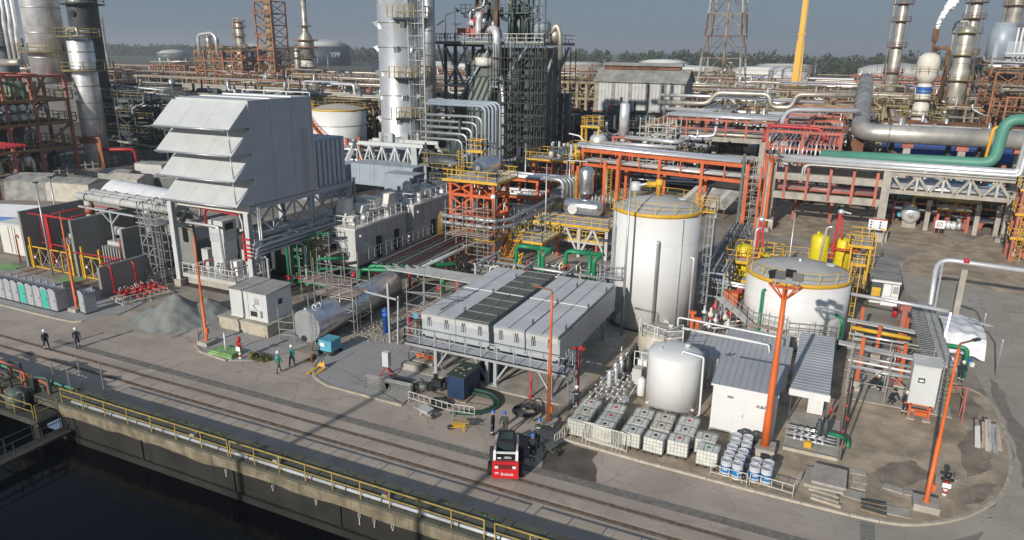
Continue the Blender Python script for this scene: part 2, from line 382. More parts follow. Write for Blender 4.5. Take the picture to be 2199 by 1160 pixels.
b=MB();b.prism([(x+.1,y+.1) for x,y in kH]+[(-43.0,38.5),(-40.6,39.6),(-39.2,44.5),(-42,47.5)],0,.085);b.struct('gravel_bed','gravel')
kerb_line(dens([(-110,38.3),(-67,38.3)])+catmull([(-67,38.3),(-64.5,38.35),(-62.3,38.5),(-61.6,38.9)],3)[1:],'straight kerb along the row of portable toilets')
b=MB();b.prism([(-110,38.4),(-63.5,38.4),(-61.7,39.2),(-60.2,41.5),(-61,45),(-110,47.4)],0,.07);b.struct('gravel_bed','gravel')
# lower concrete road lane slabs by the basin, tracks, drain
root=T('concrete_lane','row of concrete slabs under the lower rail track beside the basin walk','pavement',(-40,30,0))
x=-47.0;k=0
while x < 14:
    w=2.15
    for (ya,yb) in ((29.12,31.05),(31.09,32.05),(32.47,33.3)):
        bb=MB();z=.012+random.uniform(0,.006);bb.box(x+.03,ya,-.06,x+w-.03,yb,z);bb.part('slab','slab',root)
    x += w
def track(y,label):
    root=T('rail_track',label,'rail',(-30,y,0))
    for dy,w,z,m,nm in ((0,.06,.03,'rail_steel','rail'),(.17,.04,.022,'rail_steel','guard_rail')):
        b=MB();b.box(-300,y+dy-w/2,-.05,60,y+dy+w/2,z);b.part(nm,m,root)
    b=MB();b.box(-300,y+.05,-.03,60,y+.13,.006);b.box(-300,y-.1,-.03,60,y-.05,.006);b.part('groove','groove',root)
track(33.55,'rusty rail set in the asphalt, the one nearer the plant');track(32.2,'rusty rail set in the concrete, the one nearer the basin')
root=T('drain_grate','long steel drain grating set along the road','drain',(-30,35,0))
b=MB();b.box(-59.5,34.68,-.05,20,35.32,.004);b.part('channel','grate_gap',root)
for i in range(7):
    b=MB();y=34.71+i*.092;b.box(-59.5,y,-.02,20,y+.05,.016);b.part('bar','grate',root)
b=MB()
x=-59.5
while x < 20:b.box(x,34.68,-.02,x+.05,35.32,.019);x += 1.0
b.part('cross_bar','grate',root)
# cross drain
root=T('cross_drain','short dark slatted drain cover crossing the road at the right corner','drain',(4,36,0))
for i in range(10):
    b=MB();y=35.6+i*.27;b.box(3.55,y,-.02,4.25,y+.22,.02);b.part('cover_slat','grate',root)
# wet patches and one near-black patch
def rough(pts,a):
    out=[];n=len(pts)
    for i in range(n):
        p,q=pts[i],pts[(i+1) % n]
        for k in range(5):
            t=k/5;x=p[0]+(q[0]-p[0])*t;y=p[1]+(q[1]-p[1])*t;out.append((x+a*noise.noise((x*1.9,y*1.9,1)),y+a*noise.noise((x*1.9,y*1.9,9))))
    return out
sheet_poly(rough([(-14.2,35.1),(-14.6,37.0),(-14.2,38.8),(-11.6,38.6),(-11.7,37.6),(-11.0,36.5),(-10.6,35.1),(-12.2,35.3)],.14),.007,'wet_dark_patch','puddle')
sheet_poly([(-17.0,35.4),(-15.8,35.5),(-15.0,36.4),(-15.6,38.2),(-17.2,38.6),(-18.2,37.6),(-17.9,36.2)],.009,'wet_dark_patch','near_black')  # flat near-black patch ahead of the loader
sheet_poly(rough([(12.9,44),(13.5,46.5),(13.6,50),(13.9,53),(13.3,57),(13.6,60),(13.0,63),(12.6,60),(12.75,55),(12.7,49),(12.4,46)],.3),.009,'worn_patch','road_stain')
sheet_poly([(7.5,38.2),(8.4,39.0),(9.6,40.2),(9.2,39.2),(8.4,38.2),(7.4,37.9)],.009,'worn_patch','road_stain')
for pts in ([(9.5,45.5),(10.7,47),(11.3,50),(11.2,53),(10.2,52),(9.3,49.5)],[(5,42),(6.2,43),(7.6,45),(6.8,46.2),(5.2,45.4),(4.2,43.6)],[(9.2,53.8),(10.8,54),(11.6,56),(11,58.6),(9.5,58),(9.0,56)],[(8.8,41.9),(10.2,43.8),(10.9,45.5),(9.9,45),(8.9,43.2)]):
    sheet_poly(rough(pts,.35),.107,'wet_dark_patch','mud')
# the basin
b=MB();b.poly([(-300,-300,-1.9),(400,-300,-1.9),(400,27.3,-1.9),(-300,27.3,-1.9)]);b.struct('water','water')
root=T('basin_wall','long stained concrete wall of the dark water basin','wall',(0,27,0))
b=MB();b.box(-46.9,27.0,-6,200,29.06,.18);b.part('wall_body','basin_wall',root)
N=100;b=MB();vs=[]
for i in range(N+1):
    x=-46.9+i*1.2;d=.12+.55*abs(noise.noise((x*.35,1.3,0)))+.25*abs(noise.noise((x*1.7,4,0)))
    vs += [(x,26.93,.60),(x,26.95,.18-d*.5),(x,27.0,.15-d)]
fs=[]
for i in range(N):fs += [(i*3+1,i*3+4,i*3+3,i*3),(i*3+2,i*3+5,i*3+4,i*3+1)]
b.add(vs,fs);b.part('crumbling_lip','basin_top',root)
b=MB();b.box(-46.9,26.93,.0,73,26.99,.62);b.part('wall_band','basin_top',root)
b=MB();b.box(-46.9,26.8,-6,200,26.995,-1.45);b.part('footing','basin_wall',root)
for x in (-46.9+i*8.0 for i in range(14)):
    b=MB();b.box(x,26.9,-4,x+.06,26.985,.0);b.part('joint','basin_wall',root)
b=MB()
for x in (-31.5,-27.8,-24.6,-21.6,-20.6,-19.4,-14.2,-12.9):
    b.box(x,26.91,-.75+random.uniform(-.2,.3),x+.07,26.985,-.1);b.box(x-.05,26.91,-.35,x+.12,26.986,-.12)
b.part('lime_stain','concrete',root)
root=T('basin_walk','raised mossy concrete walk between the basin rail and the road','walkway',(0,28,.2))
x=-60.0
while x < 30:
    w=random.uniform(2.6,3.3);b=MB();b.box(x+.012,26.99,.185,x+w-.012,29.08,.74+random.uniform(-.01,.01));b.part('slab','walkway',root);x += w
b=MB()
for i in range(150):
    x=random.uniform(-58,-32) if i < 120 else random.uniform(-31,8);y=random.uniform(28.5,29.0) if i < 150 else random.uniform(27.2,28.9)
    r=random.uniform(.04,.16)
    b.lathe([(r,0),(r*.6,.006)],(x,y,.75),6)
b.part('moss','moss',root,stuff=True)
b=MB();b.tube([(-46,27.35,.9),(30,27.35,.9)],.10,8);
pipe=b.thing('pipeline','clad','thin silver pipe lying along the foot of the basin rail','pipe',(-30,27.35,.8))
b=MB()
x=-45.2
while x < 30:b.box(x-.05,27.2,.75,x+.05,27.5,.84);b.tube([(x+.9,27.35,.9),(x+.98,27.35,.9)],.125,8);x += 2.4
b.part('clamp','dark_steel',pipe)
for x,lb in ((-34.9,'small concrete block on the basin walk, leftmost'),(-28.1,'small concrete block on the basin walk, second from left'),(-20.3,'small concrete block with a red lamp on the basin walk'),(-11.4,'small concrete block on the basin walk, rightmost')):
    b=MB();b.box(x-.18,27.6,.74,x+.18,27.95,1.05);o=b.thing('concrete_block','concrete',lb,'block',(x,27.8,.74))
    if 'red' in lb:b=MB();b.lathe([(.06,0),(.06,.1),(.03,.14)],(x,27.75,1.05),8);b.part('lamp','red',o)
# rail along the basin, in sections
def basin_rail(x0,x1,n,label):
    root=T('safety_railing',label,'railing',(x0,27.12,.75))
    b=MB();b.bar((x0,27.12,1.85),(x1,27.12,1.85),.06);b.part('top_rail','rail_yellow',root)
    b=MB();b.bar((x0,27.12,1.32),(x1,27.12,1.32),.05);b.part('mid_rail','rail_yellow',root)
    pb=MB();pb.bar((x0,27.12,.3),(x0,27.12,1.85),.06);p0=pb.part('post','rail_yellow',root)
    for i in range(1,n+1):same(p0,root,loc=((x1-x0)*i/n,0,0))
basin_rail(-46.7,-31.3,7,'yellow railing along the basin, left section');basin_rail(-31.1,-13.9,9,'yellow railing along the basin, middle section');basin_rail(-13.3,8,11,'yellow railing along the basin, right section')
# off-frame mast whose long shadow crosses the road
for i,(tx,ty,hh) in enumerate(((-27.4,48.0,25.0),(-14.5,50.0,25.0))):
    L=hh/math.tan(R(SUN_EL));bx=tx-math.cos(R(SUN_AZ))*L;by=ty-math.sin(R(SUN_AZ))*L
    b=MB();b.tube([(bx,by,-4),(bx,by,hh)],.2,10);b.thing('basin_mast','concrete','tall concrete mast in the basin behind the viewer, %s one' % ('left','right')[i],'mast',(bx,by,-2))
# lower-left pump platform and catwalk
root=T('pump_platform','dark concrete pump platform at the left end of the basin','platform',(-52,27,0))
b=MB();b.box(-62,25.5,-.45,-47.1,29.1,-.02);b.part('deck','grime',root)
for x in (-60,-54,-48):
    b=MB();b.box(x-.3,25.8,-6,x+.3,26.4,-.45);b.part('pillar','basin_wall',root)
b=MB();rail_mb(b,[(-62,25.6,0),(-47.6,25.6,0)],1.1,2);rail_mb(b,[(-47.3,25.6,0),(-47.3,28.6,0)],1.1,1.5);b.part('railing','rail_yellow',root)
root=T('pump_pipework','maroon pipe arch and valves on the pump platform by the basin','pipe',(-50,27.5,0))
PP=root
for a in range(3):
    x=-48.8-a*1.3;b=MB();b.tube([(x,27.6,0),(x,27.6,1.5+.2*a),(x-3.5,27.9,1.6+.2*a),(x-3.5,27.9,.2)],.11,8);b.part('pipe','faded_red' if a != 1 else 'rust',root)
for i in range(9):
    x=-49-random.random()*8;y=26.2+random.random()*2;b=MB();b.lathe([(.15,0),(.15,.3),(.25,.32),(.25,.38),(.08,.4),(.08,.8)],(x,y,0),8);b.part('valve',random.choice(['rust','concrete','green_steel']),root)
b=MB();b.lathe([(.6,0),(.75,.1),(.75,.8),(.55,1.2),(.1,1.35)],(-50.6,26.4,0),14);b.thing('surge_vessel','green_plate','squat green vessel on the basin pump platform','vessel',(-50.6,26.4,0))
root=T('green_pipe_run','faded green pipe lying along the back of the pump platform','pipe',(-52,28.7,0));b=MB();b.tube([(-62,28.9,.9),(-47.5,28.6,.95)],.12,8);b.part('pipe','jade',root)
root=T('catwalk','narrow grey catwalk with rails out over the dark water','walkway',(-46,24,-1))
b=MB();b.box(-46.7,12,-1.15,-45.7,26.8,-1.0);b.part('deck','grime',root)
for x in (-46.7,-45.7):
    b=MB();rail_mb(b,[(x,12,-1),(x,26.7,-1)],1.1,1.8,.05);b.part('railing','dark_steel',root)
for i,(x,y) in enumerate(((-48.9,30.0),(-46.9,30.3),(-47.5,28.3),(-49.7,28.6))):
    b=MB();b.bar((x,y,.0),(x,y,2.6),.06);b.thing('standpipe','scaf','thin bare pole at the left end of the basin walk, ' + ['rearmost left','rearmost right','front right','front left'][i],'pole',(x,y,0),'bare poles at the left end of the basin walk')

for k in range(16):
    x=-49-random.random()*10;y=25.9+random.random()*3;d=random.uniform(-2,2);h_=random.uniform(.6,2.2);b=MB();b.tube([(x,y,0),(x,y,h_),(x+d,y+.3,h_),(x+d,y+.3,0)],random.uniform(.05,.12),7);b.part('pipe',random.choice(['green_steel','green_plate','dark_steel','rust','faded_red','scaf']),PP)
for k in range(5):
    x=-49.5-k*1.9;b=MB();rail_mb(b,[(x,27.6,0),(x-1.5,27.9,0)],1.1,.8,.05);b.part('guard','rail_yellow' if k % 2 else 'scaf',PP)
b=MB();b.bar((-55,26,.0),(-50,26,2.6),.1);b.bar((-57,26.4,2.4),(-51,26.4,2.5),.12);b.bar((-57,26.4,0),(-57,26.4,2.4),.12);b.bar((-51,26.4,0),(-51,26.4,2.5),.12);b.part('gantry','green_steel',PP)
G0=.10
def lamp_post(x,y,h,label,arm=None,base=(1.1,1.1,.35),zb=.1,band=False):
    root=T('lamp_post',label,'lamp post',(x,y,0),'orange lamp posts')
    b=MB();b.cb((x,y,zb+base[2]/2),base);b.part('footing','concrete',root)
    b=MB();z=zb+base[2]
    b.lathe([(.20,0),(.20,.03),(.135,.05),(.125,h*.42),(.095,h*.44),(.085,h*.8),(.07,h)],(x,y,z),12);b.part('pole','lamp_orange',root)
    b=MB();b.box(x+.12,y-.1,z+.7,x+.3,y+.1,z+1.15);b.part('box','lamp_orange',root)
    if arm:
        b=MB();b.tube([(x,y,z+h-.1),(x,y,z+h+.28),(x+arm[0],y+arm[1],z+h+.34)],.055,8);b.part('arm','rust_orange',root)
        b=MB();b.bar((x+arm[0]*.96,y+arm[1]*.96,z+h+.33),(x+arm[0]*1.4,y+arm[1]*1.4,z+h+.36),.2,.1);b.part('lamp','dark_steel',root)
    return root
lamp_post(-15.8,40.4,9.1,'orange lamp post standing in front of the cooler, arm pointing left',(-1.5,.15),zb=.0)
lamp_post(-47.2,40.1,9.2,'orange lamp post by the gravel heap and white hut',(-1.9,.9),zb=.08)
lamp_post(-64.6,40.5,8.9,'orange lamp post between the portable toilets',(-.9,.9),zb=.07)
lamp_post(6.85,41.1,9.3,'orange lamp post on a square footing at the muddy right corner',(.7,.7),base=(1.3,1.2,.4))
def flood_mast(x,y,h,label,zb=.1):
    root=T('floodlight_mast',label,'floodlight',(x,y,0),'orange floodlight masts')
    b=MB();b.cb((x,y,zb+.25),(1.3,1.3,.5));b.part('footing','concrete',root)
    b=MB();b.lathe([(.26,0),(.24,2.2),(.21,2.4),(.19,h*.55),(.16,h*.57),(.15,h)],(x,y,zb+.5),12);b.part('pole','lamp_orange',root)
    b=MB();z=zb+.5+h
    for i in range(8):
        a=math.pi*i/4;a2=a+math.pi/4
        p=(x+.95*math.cos(a),y+.6*math.sin(a),z+.1);q=(x+.95*math.cos(a2),y+.6*math.sin(a2),z+.1)
        b.bar(p,q,.07);b.bar((x+.12*math.cos(a),y+.12*math.sin(a),z-.75),p,.06);b.bar((x,y,z),p,.05)
    b.part('crown_frame','orange',root)
    b=MB();b.bar((x-.8,y-.2,z+.35),(x+.8,y-.2,z+.35),.06);b.bar((x-.6,y-.2,z+.1),(x-.6,y-.2,z+.4),.05);b.bar((x+.6,y-.2,z+.1),(x+.6,y-.2,z+.4),.05);b.part('lamp_bar','zinc',root)
    for dx,rz,t in ((-.75,.9,.1),(-.35,.1,.25),(.62,-.1,.25),(.2,2.9,.2)):
        f=T('floodlight','','');bpy.data.objects.remove(f)
        b=MB();b.cb((0,0,0),(.58,.16,.5));b.cb((0,-.1,0),(.5,.06,.42))
        o=b.part('floodlight','black',root,local=True);o.location=(dx,-.2 if rz < 2 else .35,z+.78);o.rotation_euler=(-.35,0,rz)
        for k in range(4):
            g=MB();g.cb((0,-.14,-.15+.1*k),(.46,.02,.05));q=g.part('fin','dark_steel',o,local=True)
flood_mast(-2.05,43.15,10.6,'tall orange floodlight mast beside the white shed and blue drums')
flood_mast(-8.9,105.6,10.0,'distant orange floodlight mast by the concrete column of the pipe bridge',0)
# ---- people
def body(pose):
    J={};E=[]
    def seg(a,b):E.append((a,b))
    pts=[];rad=[]
    def P(n,x,y,z,r):J[n]=len(pts);pts.append((x,y,z));rad.append(r)
    lean=pose.get('lean',0);st=pose.get('step',.15);cr=pose.get('crouch',0);ar=pose.get('arms',(.1,-.1));up=pose.get('raise',(0,0))
    hz=.95-cr*.5
    P('pel',0,0,hz,.16);P('waist',0,lean*.3,hz+.16,.145);P('chest',0,lean*.65,hz+.36,.175);P('neck',0,lean*.95,hz+.55,.065);P('h1',0,lean*1.02-.01,hz+.64,.09);P('h2',0,lean*1.05-.015,hz+.76,.10);P('h3',0,lean*1.05,hz+.84,.06)
    for a,c in (('pel','waist'),('waist','chest'),('chest','neck'),('neck','h1'),('h1','h2'),('h2','h3')):seg(J[a],J[c])
    for s,n in ((-1,'l'),(1,'r')):
        d=st*s
        P('hip'+n,.10*s,0,hz-.06,.115);P('kn'+n,.11*s,-d*.6-cr*.45,.50-cr*.05,.085);P('an'+n,.11*s,-d+cr*.0+(.06 if d > 0 else .02),.10,.06);P('to'+n,.12*s,-d-.16,.05,.05)
        seg(J['pel'],J['hip'+n]);seg(J['hip'+n],J['kn'+n]);seg(J['kn'+n],J['an'+n]);seg(J['an'+n],J['to'+n])
        k=0 if s < 0 else 1;fw=ar[k];u=up[k]
        P('sh'+n,.20*s,lean*.85,hz+.46,.078);P('el'+n,.26*s,lean*.85-fw*.5-u*.1,hz+.20+u*.05,.058);P('wr'+n,.25*s-u*.04*s,lean*.85-fw-u*.28,hz-.02+u*.2,.042);P('ha'+n,.25*s-u*.05*s,lean*.85-fw*1.15-u*.36,hz-.11+u*.23,.043)
        seg(J['chest'],J['sh'+n]);seg(J['sh'+n],J['el'+n]);seg(J['el'+n],J['wr'+n]);seg(J['wr'+n],J['ha'+n])
    me=bpy.data.meshes.new('body');me.from_pydata(pts,E,[]);ob=bpy.data.objects.new('body',me);COL.objects.link(ob)
    mo=ob.modifiers.new('s','SKIN');sk=me.skin_vertices[0].data
    for i,r in enumerate(rad):sk[i].radius=(r,r*.85)
    sk[0].use_root=True
    for n in ('h1','h2','h3'):sk[J[n]].radius=(rad[J[n]]*.85,rad[J[n]])
    s2=ob.modifiers.new('d','SUBSURF');s2.levels=1
    dg=bpy.context.evaluated_depsgraph_get();m2=bpy.data.meshes.new_from_object(ob.evaluated_get(dg));bpy.data.objects.remove(ob)
    return m2,Vector(pts[J['h2']]),hz,[Vector(pts[J['wr'+n]]) for n in 'lr'],[Vector(pts[J['kn'+n]]) for n in 'lr'],[Vector(pts[J['an'+n]]) for n in 'lr'],Vector(pts[J['chest']])
BODY={}
POSES={'walk':dict(step=.26,arms=(.2,-.15)),'walk2':dict(step=-.22,arms=(-.1,.22),lean=-.04),'stand':dict(step=.05,arms=(.02,.05)),'work':dict(step=.12,lean=-.14,arms=(.15,.12),**{'raise':(1,1)}),'bend':dict(step=.15,lean=-.42,arms=(.25,.2),**{'raise':(.5,.5)}),'crouch':dict(crouch=.9,lean=-.3,arms=(.2,.2),step=.1,**{'raise':(1,.6)})}
def person(x,y,face,label,pose='stand',top='cloth_navy',legs=None,hat='helmet_white',z=0,stripes=True,sc=1.0):
    legs=legs or top
    if pose not in BODY:BODY[pose]=body(POSES[pose])
    m0,hd,hz,wr,kn,an,ch=BODY[pose]
    root=T('person',label,'person',(x,y,z),'workers about the plant',rz=face)
    me=m0.copy();me.materials.clear()
    for k in ('skin',top,legs,'boots'):me.materials.append(K[k])
    for p in me.polygons:
        c=p.center
        near=min((c-w).length for w in wr)
        if (c-hd).length < .17 or c.z > hd.z-.1 and abs(c.x) < .1:i=0
        elif near < .12 and c.z < hz+.6 and abs(c.x) > .17 and min((c-w).length for w in wr) < .1 and c.z < min(w.z for w in wr)+.0:i=0
        elif c.z < .13:i=3
        elif c.z < hz-.02 and abs(c.x) < .2:i=2
        else:i=1
        p.material_index=i;p.use_smooth=True
    o=bpy.data.objects.new('body',me);COL.objects.link(o);o.parent=root
    b=MB();b.lathe([(.135,-.01),(.15,.0),(.128,.01),(.122,.07),(.09,.13),(.03,.16)],(hd.x,hd.y,hd.z+.02),14);b.cb((hd.x,hd.y-.15,hd.z+.025),(.16,.09,.015));b.part('helmet',hat,root,local=True)
    if stripes:
        for k in kn:b=MB();b.lathe([(.092,-.03),(.092,.03)],(k.x,k.y*.6,k.z-.2),10);b.part('reflective_band','stripe',root,local=True)
        b=MB();b.cb((ch.x,ch.y+.145,ch.z+.02),(.26,.03,.04));b.part('reflective_band','stripe',root,local=True)
    if sc != 1:root.scale=(sc,)*3
    return root
person(-58.2,33.4,R(75),'worker in dark overalls and white helmet walking on the road, left one of the pair','walk')
person(-56.35,34.85,R(60),'worker in dark overalls and white helmet walking on the road, right one of the pair','walk2')
person(-37.9,38.6,R(165),'worker in green jacket and grey trousers walking away, nearer the viewer','walk','cloth_green','cloth_grey')
person(-37.75,39.95,R(190),'worker in green jacket and dark trousers walking away past the blue generator','walk2','cloth_green','cloth_navy')
person(-18.6,37.5,R(100),'worker in navy overalls and blue helmet just behind the loader, left one','stand','cloth_navy',hat='helmet_blue')
person(-17.85,37.85,R(10),'worker in olive overalls and blue helmet behind the loader, right one','work','cloth_olive',hat='helmet_blue')
person(-15.35,37.45,R(190),'worker in olive overalls with blue helmet bending by the green wheelbarrow','bend','cloth_olive',hat='helmet_blue')
person(-15.05,35.95,R(20),'worker in navy overalls with white bands and blue helmet beside the green wheelbarrow','stand','cloth_navy',hat='helmet_blue')
person(-14.75,43.0,R(200),'worker in black jacket and white helmet standing by the pallet tanks','work','cloth_navy',z=.1)
person(4.6,57.6,R(-30),'worker in white helmet standing under the right pipe rack','stand',z=.1)
person(4.25,56.2,R(60),'worker kneeling left under the right pipe rack','crouch',z=.1)
person(4.95,56.1,R(-60),'worker kneeling right under the right pipe rack','crouch',z=.1)
person(5.5,54.1,R(30),'worker in dark clothes crouching at the edge of the bare ground','crouch','cloth_navy',hat='cloth_navy',stripes=False,z=.1)
person(6.35,52.7,R(0),'worker standing half hidden at the foot of the grey control cabinet','stand',z=.1)
person(.5,124.5,R(0),'worker in yellow high visibility jacket far off on the open ground','stand','hiviz','cloth_grey',stripes=False)
person(10.6,60.6,R(0),'worker in white helmet beside the green standpipe at the right','work',z=.1)
person(-45.0,68.4,R(180),'worker in white helmet on the grated deck by the switch room','stand',z=1.6)
person(-72.0,124.0,R(200),'worker standing at the left end of the high furnace platform','stand','cloth_olive',z=25.75,stripes=False)
person(-70.2,124.6,R(160),'second worker on the high furnace platform beside the lamp arm','work','cloth_olive',z=25.75,stripes=False)
# ---- intermediate bulk containers
cr=T('pallet_tank','x','tank',(0,0,G0),'white pallet tanks in steel cages')
b=MB();b.lathe([(0.01,0),(.47,0),(.49,.03),(.49,.93),(.45,.97),(.1,.99)],(0,0,0),4,caps=False)
b=MB();b.box(-.47,-.57,.15,.47,.57,1.06)
b.hexa([(-.47,-.57,1.06),(.47,-.57,1.06),(.47,.57,1.06),(-.47,.57,1.06)],[(-.40,-.50,1.11),(.40,-.50,1.11),(.40,.50,1.11),(-.40,.50,1.11)]);b.part('bottle','ibc_plastic',cr,local=True)
b=MB()
for z in (.2,.42,.65,.88,1.14):
    for p,q in (((-.5,-.6),(.5,-.6)),((.5,-.6),(.5,.6)),((.5,.6),(-.5,.6)),((-.5,.6),(-.5,-.6))):b.bar((*p,z),(*q,z),.018)
for i in range(7):
    t=-.5+i/6
    for y in (-.6,.6):b.bar((t,y,.14),(t,y,1.14),.015)
    for x in (-.5,.5):b.bar((x,t*1.2,.14),(x,t*1.2,1.14),.015)
for y in (-.25,.25):b.bar((-.5,y,1.145),(.5,y,1.145),.03,.02)
b.part('cage','cage',cr,local=True)
b=MB()
for y in (-.5,0,.5):b.box(-.5,y-.06,.0,.5,y+.06,.11)
b.box(-.5,-.6,.11,.5,.6,.14);b.part('pallet','black',cr,local=True)
b=MB();b.lathe([(.11,0),(.11,.035),(.09,.045)],(0,0,1.11),14);ibc_cap=b.part('cap','black',cr,local=True)
capm={}
for k in ('black','red','green'):
    me=ibc_cap.data.copy();me.materials.clear();me.materials.append(K[k]);capm[k]=me
bot=next(c for c in cr.children if c.name.startswith('bottle')).data;botm=[bot]
for cl in ((.70,.71,.66),(.52,.56,.50),(.64,.62,.52)):
    me=bot.copy();me.materials.clear();me.materials.append(mat('ibc_plastic_worn',cl,.45,var=.12,scale=2.5,streak=.2,dirt=(.4,.38,.3)));botm.append(me)
ibc=[[(-13.48,42.52,'red'),(-13.49,41.28,'black'),(-13.46,40.06,'black')],[(-11.73,42.58,'red'),(-11.71,41.34,'red'),(-11.74,40.1,'black')],[(-9.81,42.75,'black'),(-9.85,41.49,'black'),(-9.89,40.23,'black')],
       [(-8.4,42.76,'black'),(-8.35,41.52,'black'),(-8.39,40.15,'black')],[(-6.84,42.95,'red'),(-6.83,41.70,'black'),(-6.95,40.45,'red')],[(-5.42,41.42,'black'),(-5.07,40.13,'green')]]
CN=['first column from the left','second column from the left','third column from the left','fourth column from the left','fifth column from the left','last column beside the drums']
first=True
for c,colm in enumerate(ibc):
    for r_,(x,y,cp) in enumerate(colm):
        rn=('back','middle','front')[r_] if len(colm) == 3 else ('back','front')[r_]
        lb=f'caged white pallet tank with {cp} cap, {rn} of the {CN[c]}'
        if first:o=cr;first=False;o.location=(x,y,G0);o['label']=lb
        else:o=copy_tree(cr,(x,y,G0),label=lb)
        o.rotation_euler=(0,0,R(90)+random.uniform(-.05,.05));o.scale=(1.04,1.06,1.04)
        for ch in o.children:
            if ch.name.startswith('cap'):ch.data=capm[cp]
            if ch.name.startswith('bottle'):ch.data=random.choice(botm)
# ---- crowd barriers leaned against the pallet tanks
def barrier(root,m='cream',W=2.75,H=1.25,n=15):
    b=MB();b.tube([(-W/2,0,.08),(-W/2,0,H),(W/2,0,H),(W/2,0,.08)],.024,6);b.bar((-W/2,0,.2),(W/2,0,.2),.035);b.part('frame',m,root,local=True)
    b=MB();b.bar((0,0,.2),(0,0,H),.02);u=b.part('upright',m,root,local=True);u.location.x=-W/2+W/n
    for i in range(2,n):same(u,root,loc=(-W/2+W*i/n,0,0))
    for s in (-1,1):b=MB();b.tube([(s*W*.38,-.28,.0),(s*W*.38,0,.12),(s*W*.38,.28,0)],.02,5);b.part('foot',m,root,local=True)
for i,(x,y,rz,t) in enumerate(((-12.7,39.5,.02,-.12),(-11.9,39.42,-.10,-.05),(-11.6,39.25,-.05,-.2),(-11.3,39.1,-.08,-.3))):
    root=T('crowd_barrier',f'cream steel crowd barrier leaning before the pallet tanks, {["leftmost and rearmost", "second from the rear", "third from the rear", "frontmost"][i]} of the bundle','barrier',(x,y,G0),'cream crowd barriers before the pallet tanks',rz);barrier(root);root.rotation_euler=(t,0,rz)
def low_barrier(x,y,rz,label,W=1.9):
    root=T('post_barrier',label,'barrier',(x,y,0),None,rz)
    b=MB();b.tube([(-W/2,0,0),(-W/2,0,.95),(W/2,0,.95),(W/2,0,0)],.026,6);b.part('frame','cream',root,local=True)
    b=MB();b.bar((-W/2,0,.45),(W/2,0,.45),.035);b.part('lower_rail','cream',root,local=True)
    for s in (-.5,0,.5):b=MB();b.bar((s*W/2,0,.45),(s*W/2,0,.95),.03);b.part('upright','cream',root,local=True)
    for s in (-1,1):b=MB();b.bar((s*W/2,-.25,.02),(s*W/2,.25,.02),.035);b.part('foot','cream',root,local=True)
low_barrier(-25.1,38.75,R(-6),'white rail barrier in front of the green hose and pump, left one');low_barrier(-23.1,38.55,R(-4),'white rail barrier in front of the green hose and pump, middle one');low_barrier(-21.4,38.7,R(8),'white rail barrier in front of the green hose and pump, right one',1.5)
low_barrier(-3.6,38.75,R(-3),'white rail barrier in front of the left pair of blue drums',2.1);low_barrier(-1.2,38.75,R(-6),'white rail barrier in front of the right group of blue drums',2.4);low_barrier(.15,39.6,R(80),'white rail barrier on end by the stacked concrete slabs',1.6)
low_barrier(-62.2,43.0,R(-4),'white rail barrier before the red valves, left one',1.7);low_barrier(-61.4,44.6,R(70),'white rail barrier before the red valves, middle one',2.4);low_barrier(-61.0,46.8,R(75),'white rail barrier before the red valves, right one',1.8)
low_barrier(-14.2,38.4,R(75),'short white rail barrier at the kerb left of the bundled barriers',1.1)
# ---- drums on pallets
dr=T('drum','x','drum',(0,0,0),'white and blue drums on pallets')
pr=[(.30,0),(.305,.01),(.30,.02),(.30,.3),(.308,.31),(.30,.32),(.30,.6),(.308,.61),(.30,.62),(.30,.90),(.312,.92),(.30,.94),(.285,.94),(.28,.905),(.01,.905)]
b=MB();b.lathe(pr,(0,0,0),20,caps=False);b.part('shell','drum_grey',dr,local=True)
b=MB();b.lathe([(.303,.25),(.3095,.26),(.3095,.61),(.303,.62)],(0,0,0),20,caps=False);band=b.part('band','drum_blue',dr,local=True)
b=MB();b.lathe([(.04,0),(.04,.02)],(.15,.1,.905),8);b.lathe([(.03,0),(.03,.02)],(-.15,-.1,.905),8);b.part('bung','zinc',dr,local=True)
tx=text('YPF',.17,'ink_white',dr,(-.0,-.32,.44),(R(90),0,0),sx=1.2)
drums=[(-3.73,42.5,0),(-3.05,42.6,0),(-3.72,41.85,0),(-3.04,41.85,0),(-3.78,41.0,0),(-3.1,40.75,0),(-3.83,40.1,0),(-3.18,39.95,0),(-3.86,39.3,0),(-3.2,39.2,0),(-2.22,40.05,1),(-1.55,40.1,1),(-2.24,39.36,1),(-1.57,39.38,1),(-3.5,43.3,2),(-2.8,43.35,2)]
DL=['left drum of the rearmost row','right drum of the rearmost row','left drum of the second row from the back','right drum of the second row from the back','left drum of the middle row','right drum of the middle row','left drum of the second row from the front','right drum of the second row from the front','left drum of the front row','right drum of the front row',
      'rear left drum','rear right drum','front left drum','front right drum','left one','right one']
for i,(x,y,g) in enumerate(drums):
    lb=('white drum with blue band, %s, left pallets' % DL[i]) if g == 0 else ('white drum with blue band, %s of the right pallet of four' % DL[i]) if g == 1 else ('dark drum standing close to the white shed wall, %s' % DL[i])
    z=G0+.14 if g < 2 else G0
    if i == 0:o=dr;o.location=(x,y,z);o['label']=lb
    else:o=copy_tree(dr,(x,y,z),label=lb)
    o.rotation_euler=(0,0,random.uniform(-.35,.35)+(.25));o.scale=(1.06,1.06,1.08)
    if g == 2:
        for ch in list(o.children):
            if not ch.name.startswith(('shell','bung')):bpy.data.objects.remove(ch)
            elif ch.name.startswith('shell'):me=ch.data.copy();me.materials.clear();me.materials.append(K['dark_steel']);ch.data=me
pal=T('pallet','x','pallet',(0,0,0),'wooden pallets under the drums')
for y in (-.5,-.25,0,.25,.5):b=MB();b.box(-.65,y-.06,.115,.65,y+.06,.135);b.part('board','wood',pal,local=True)
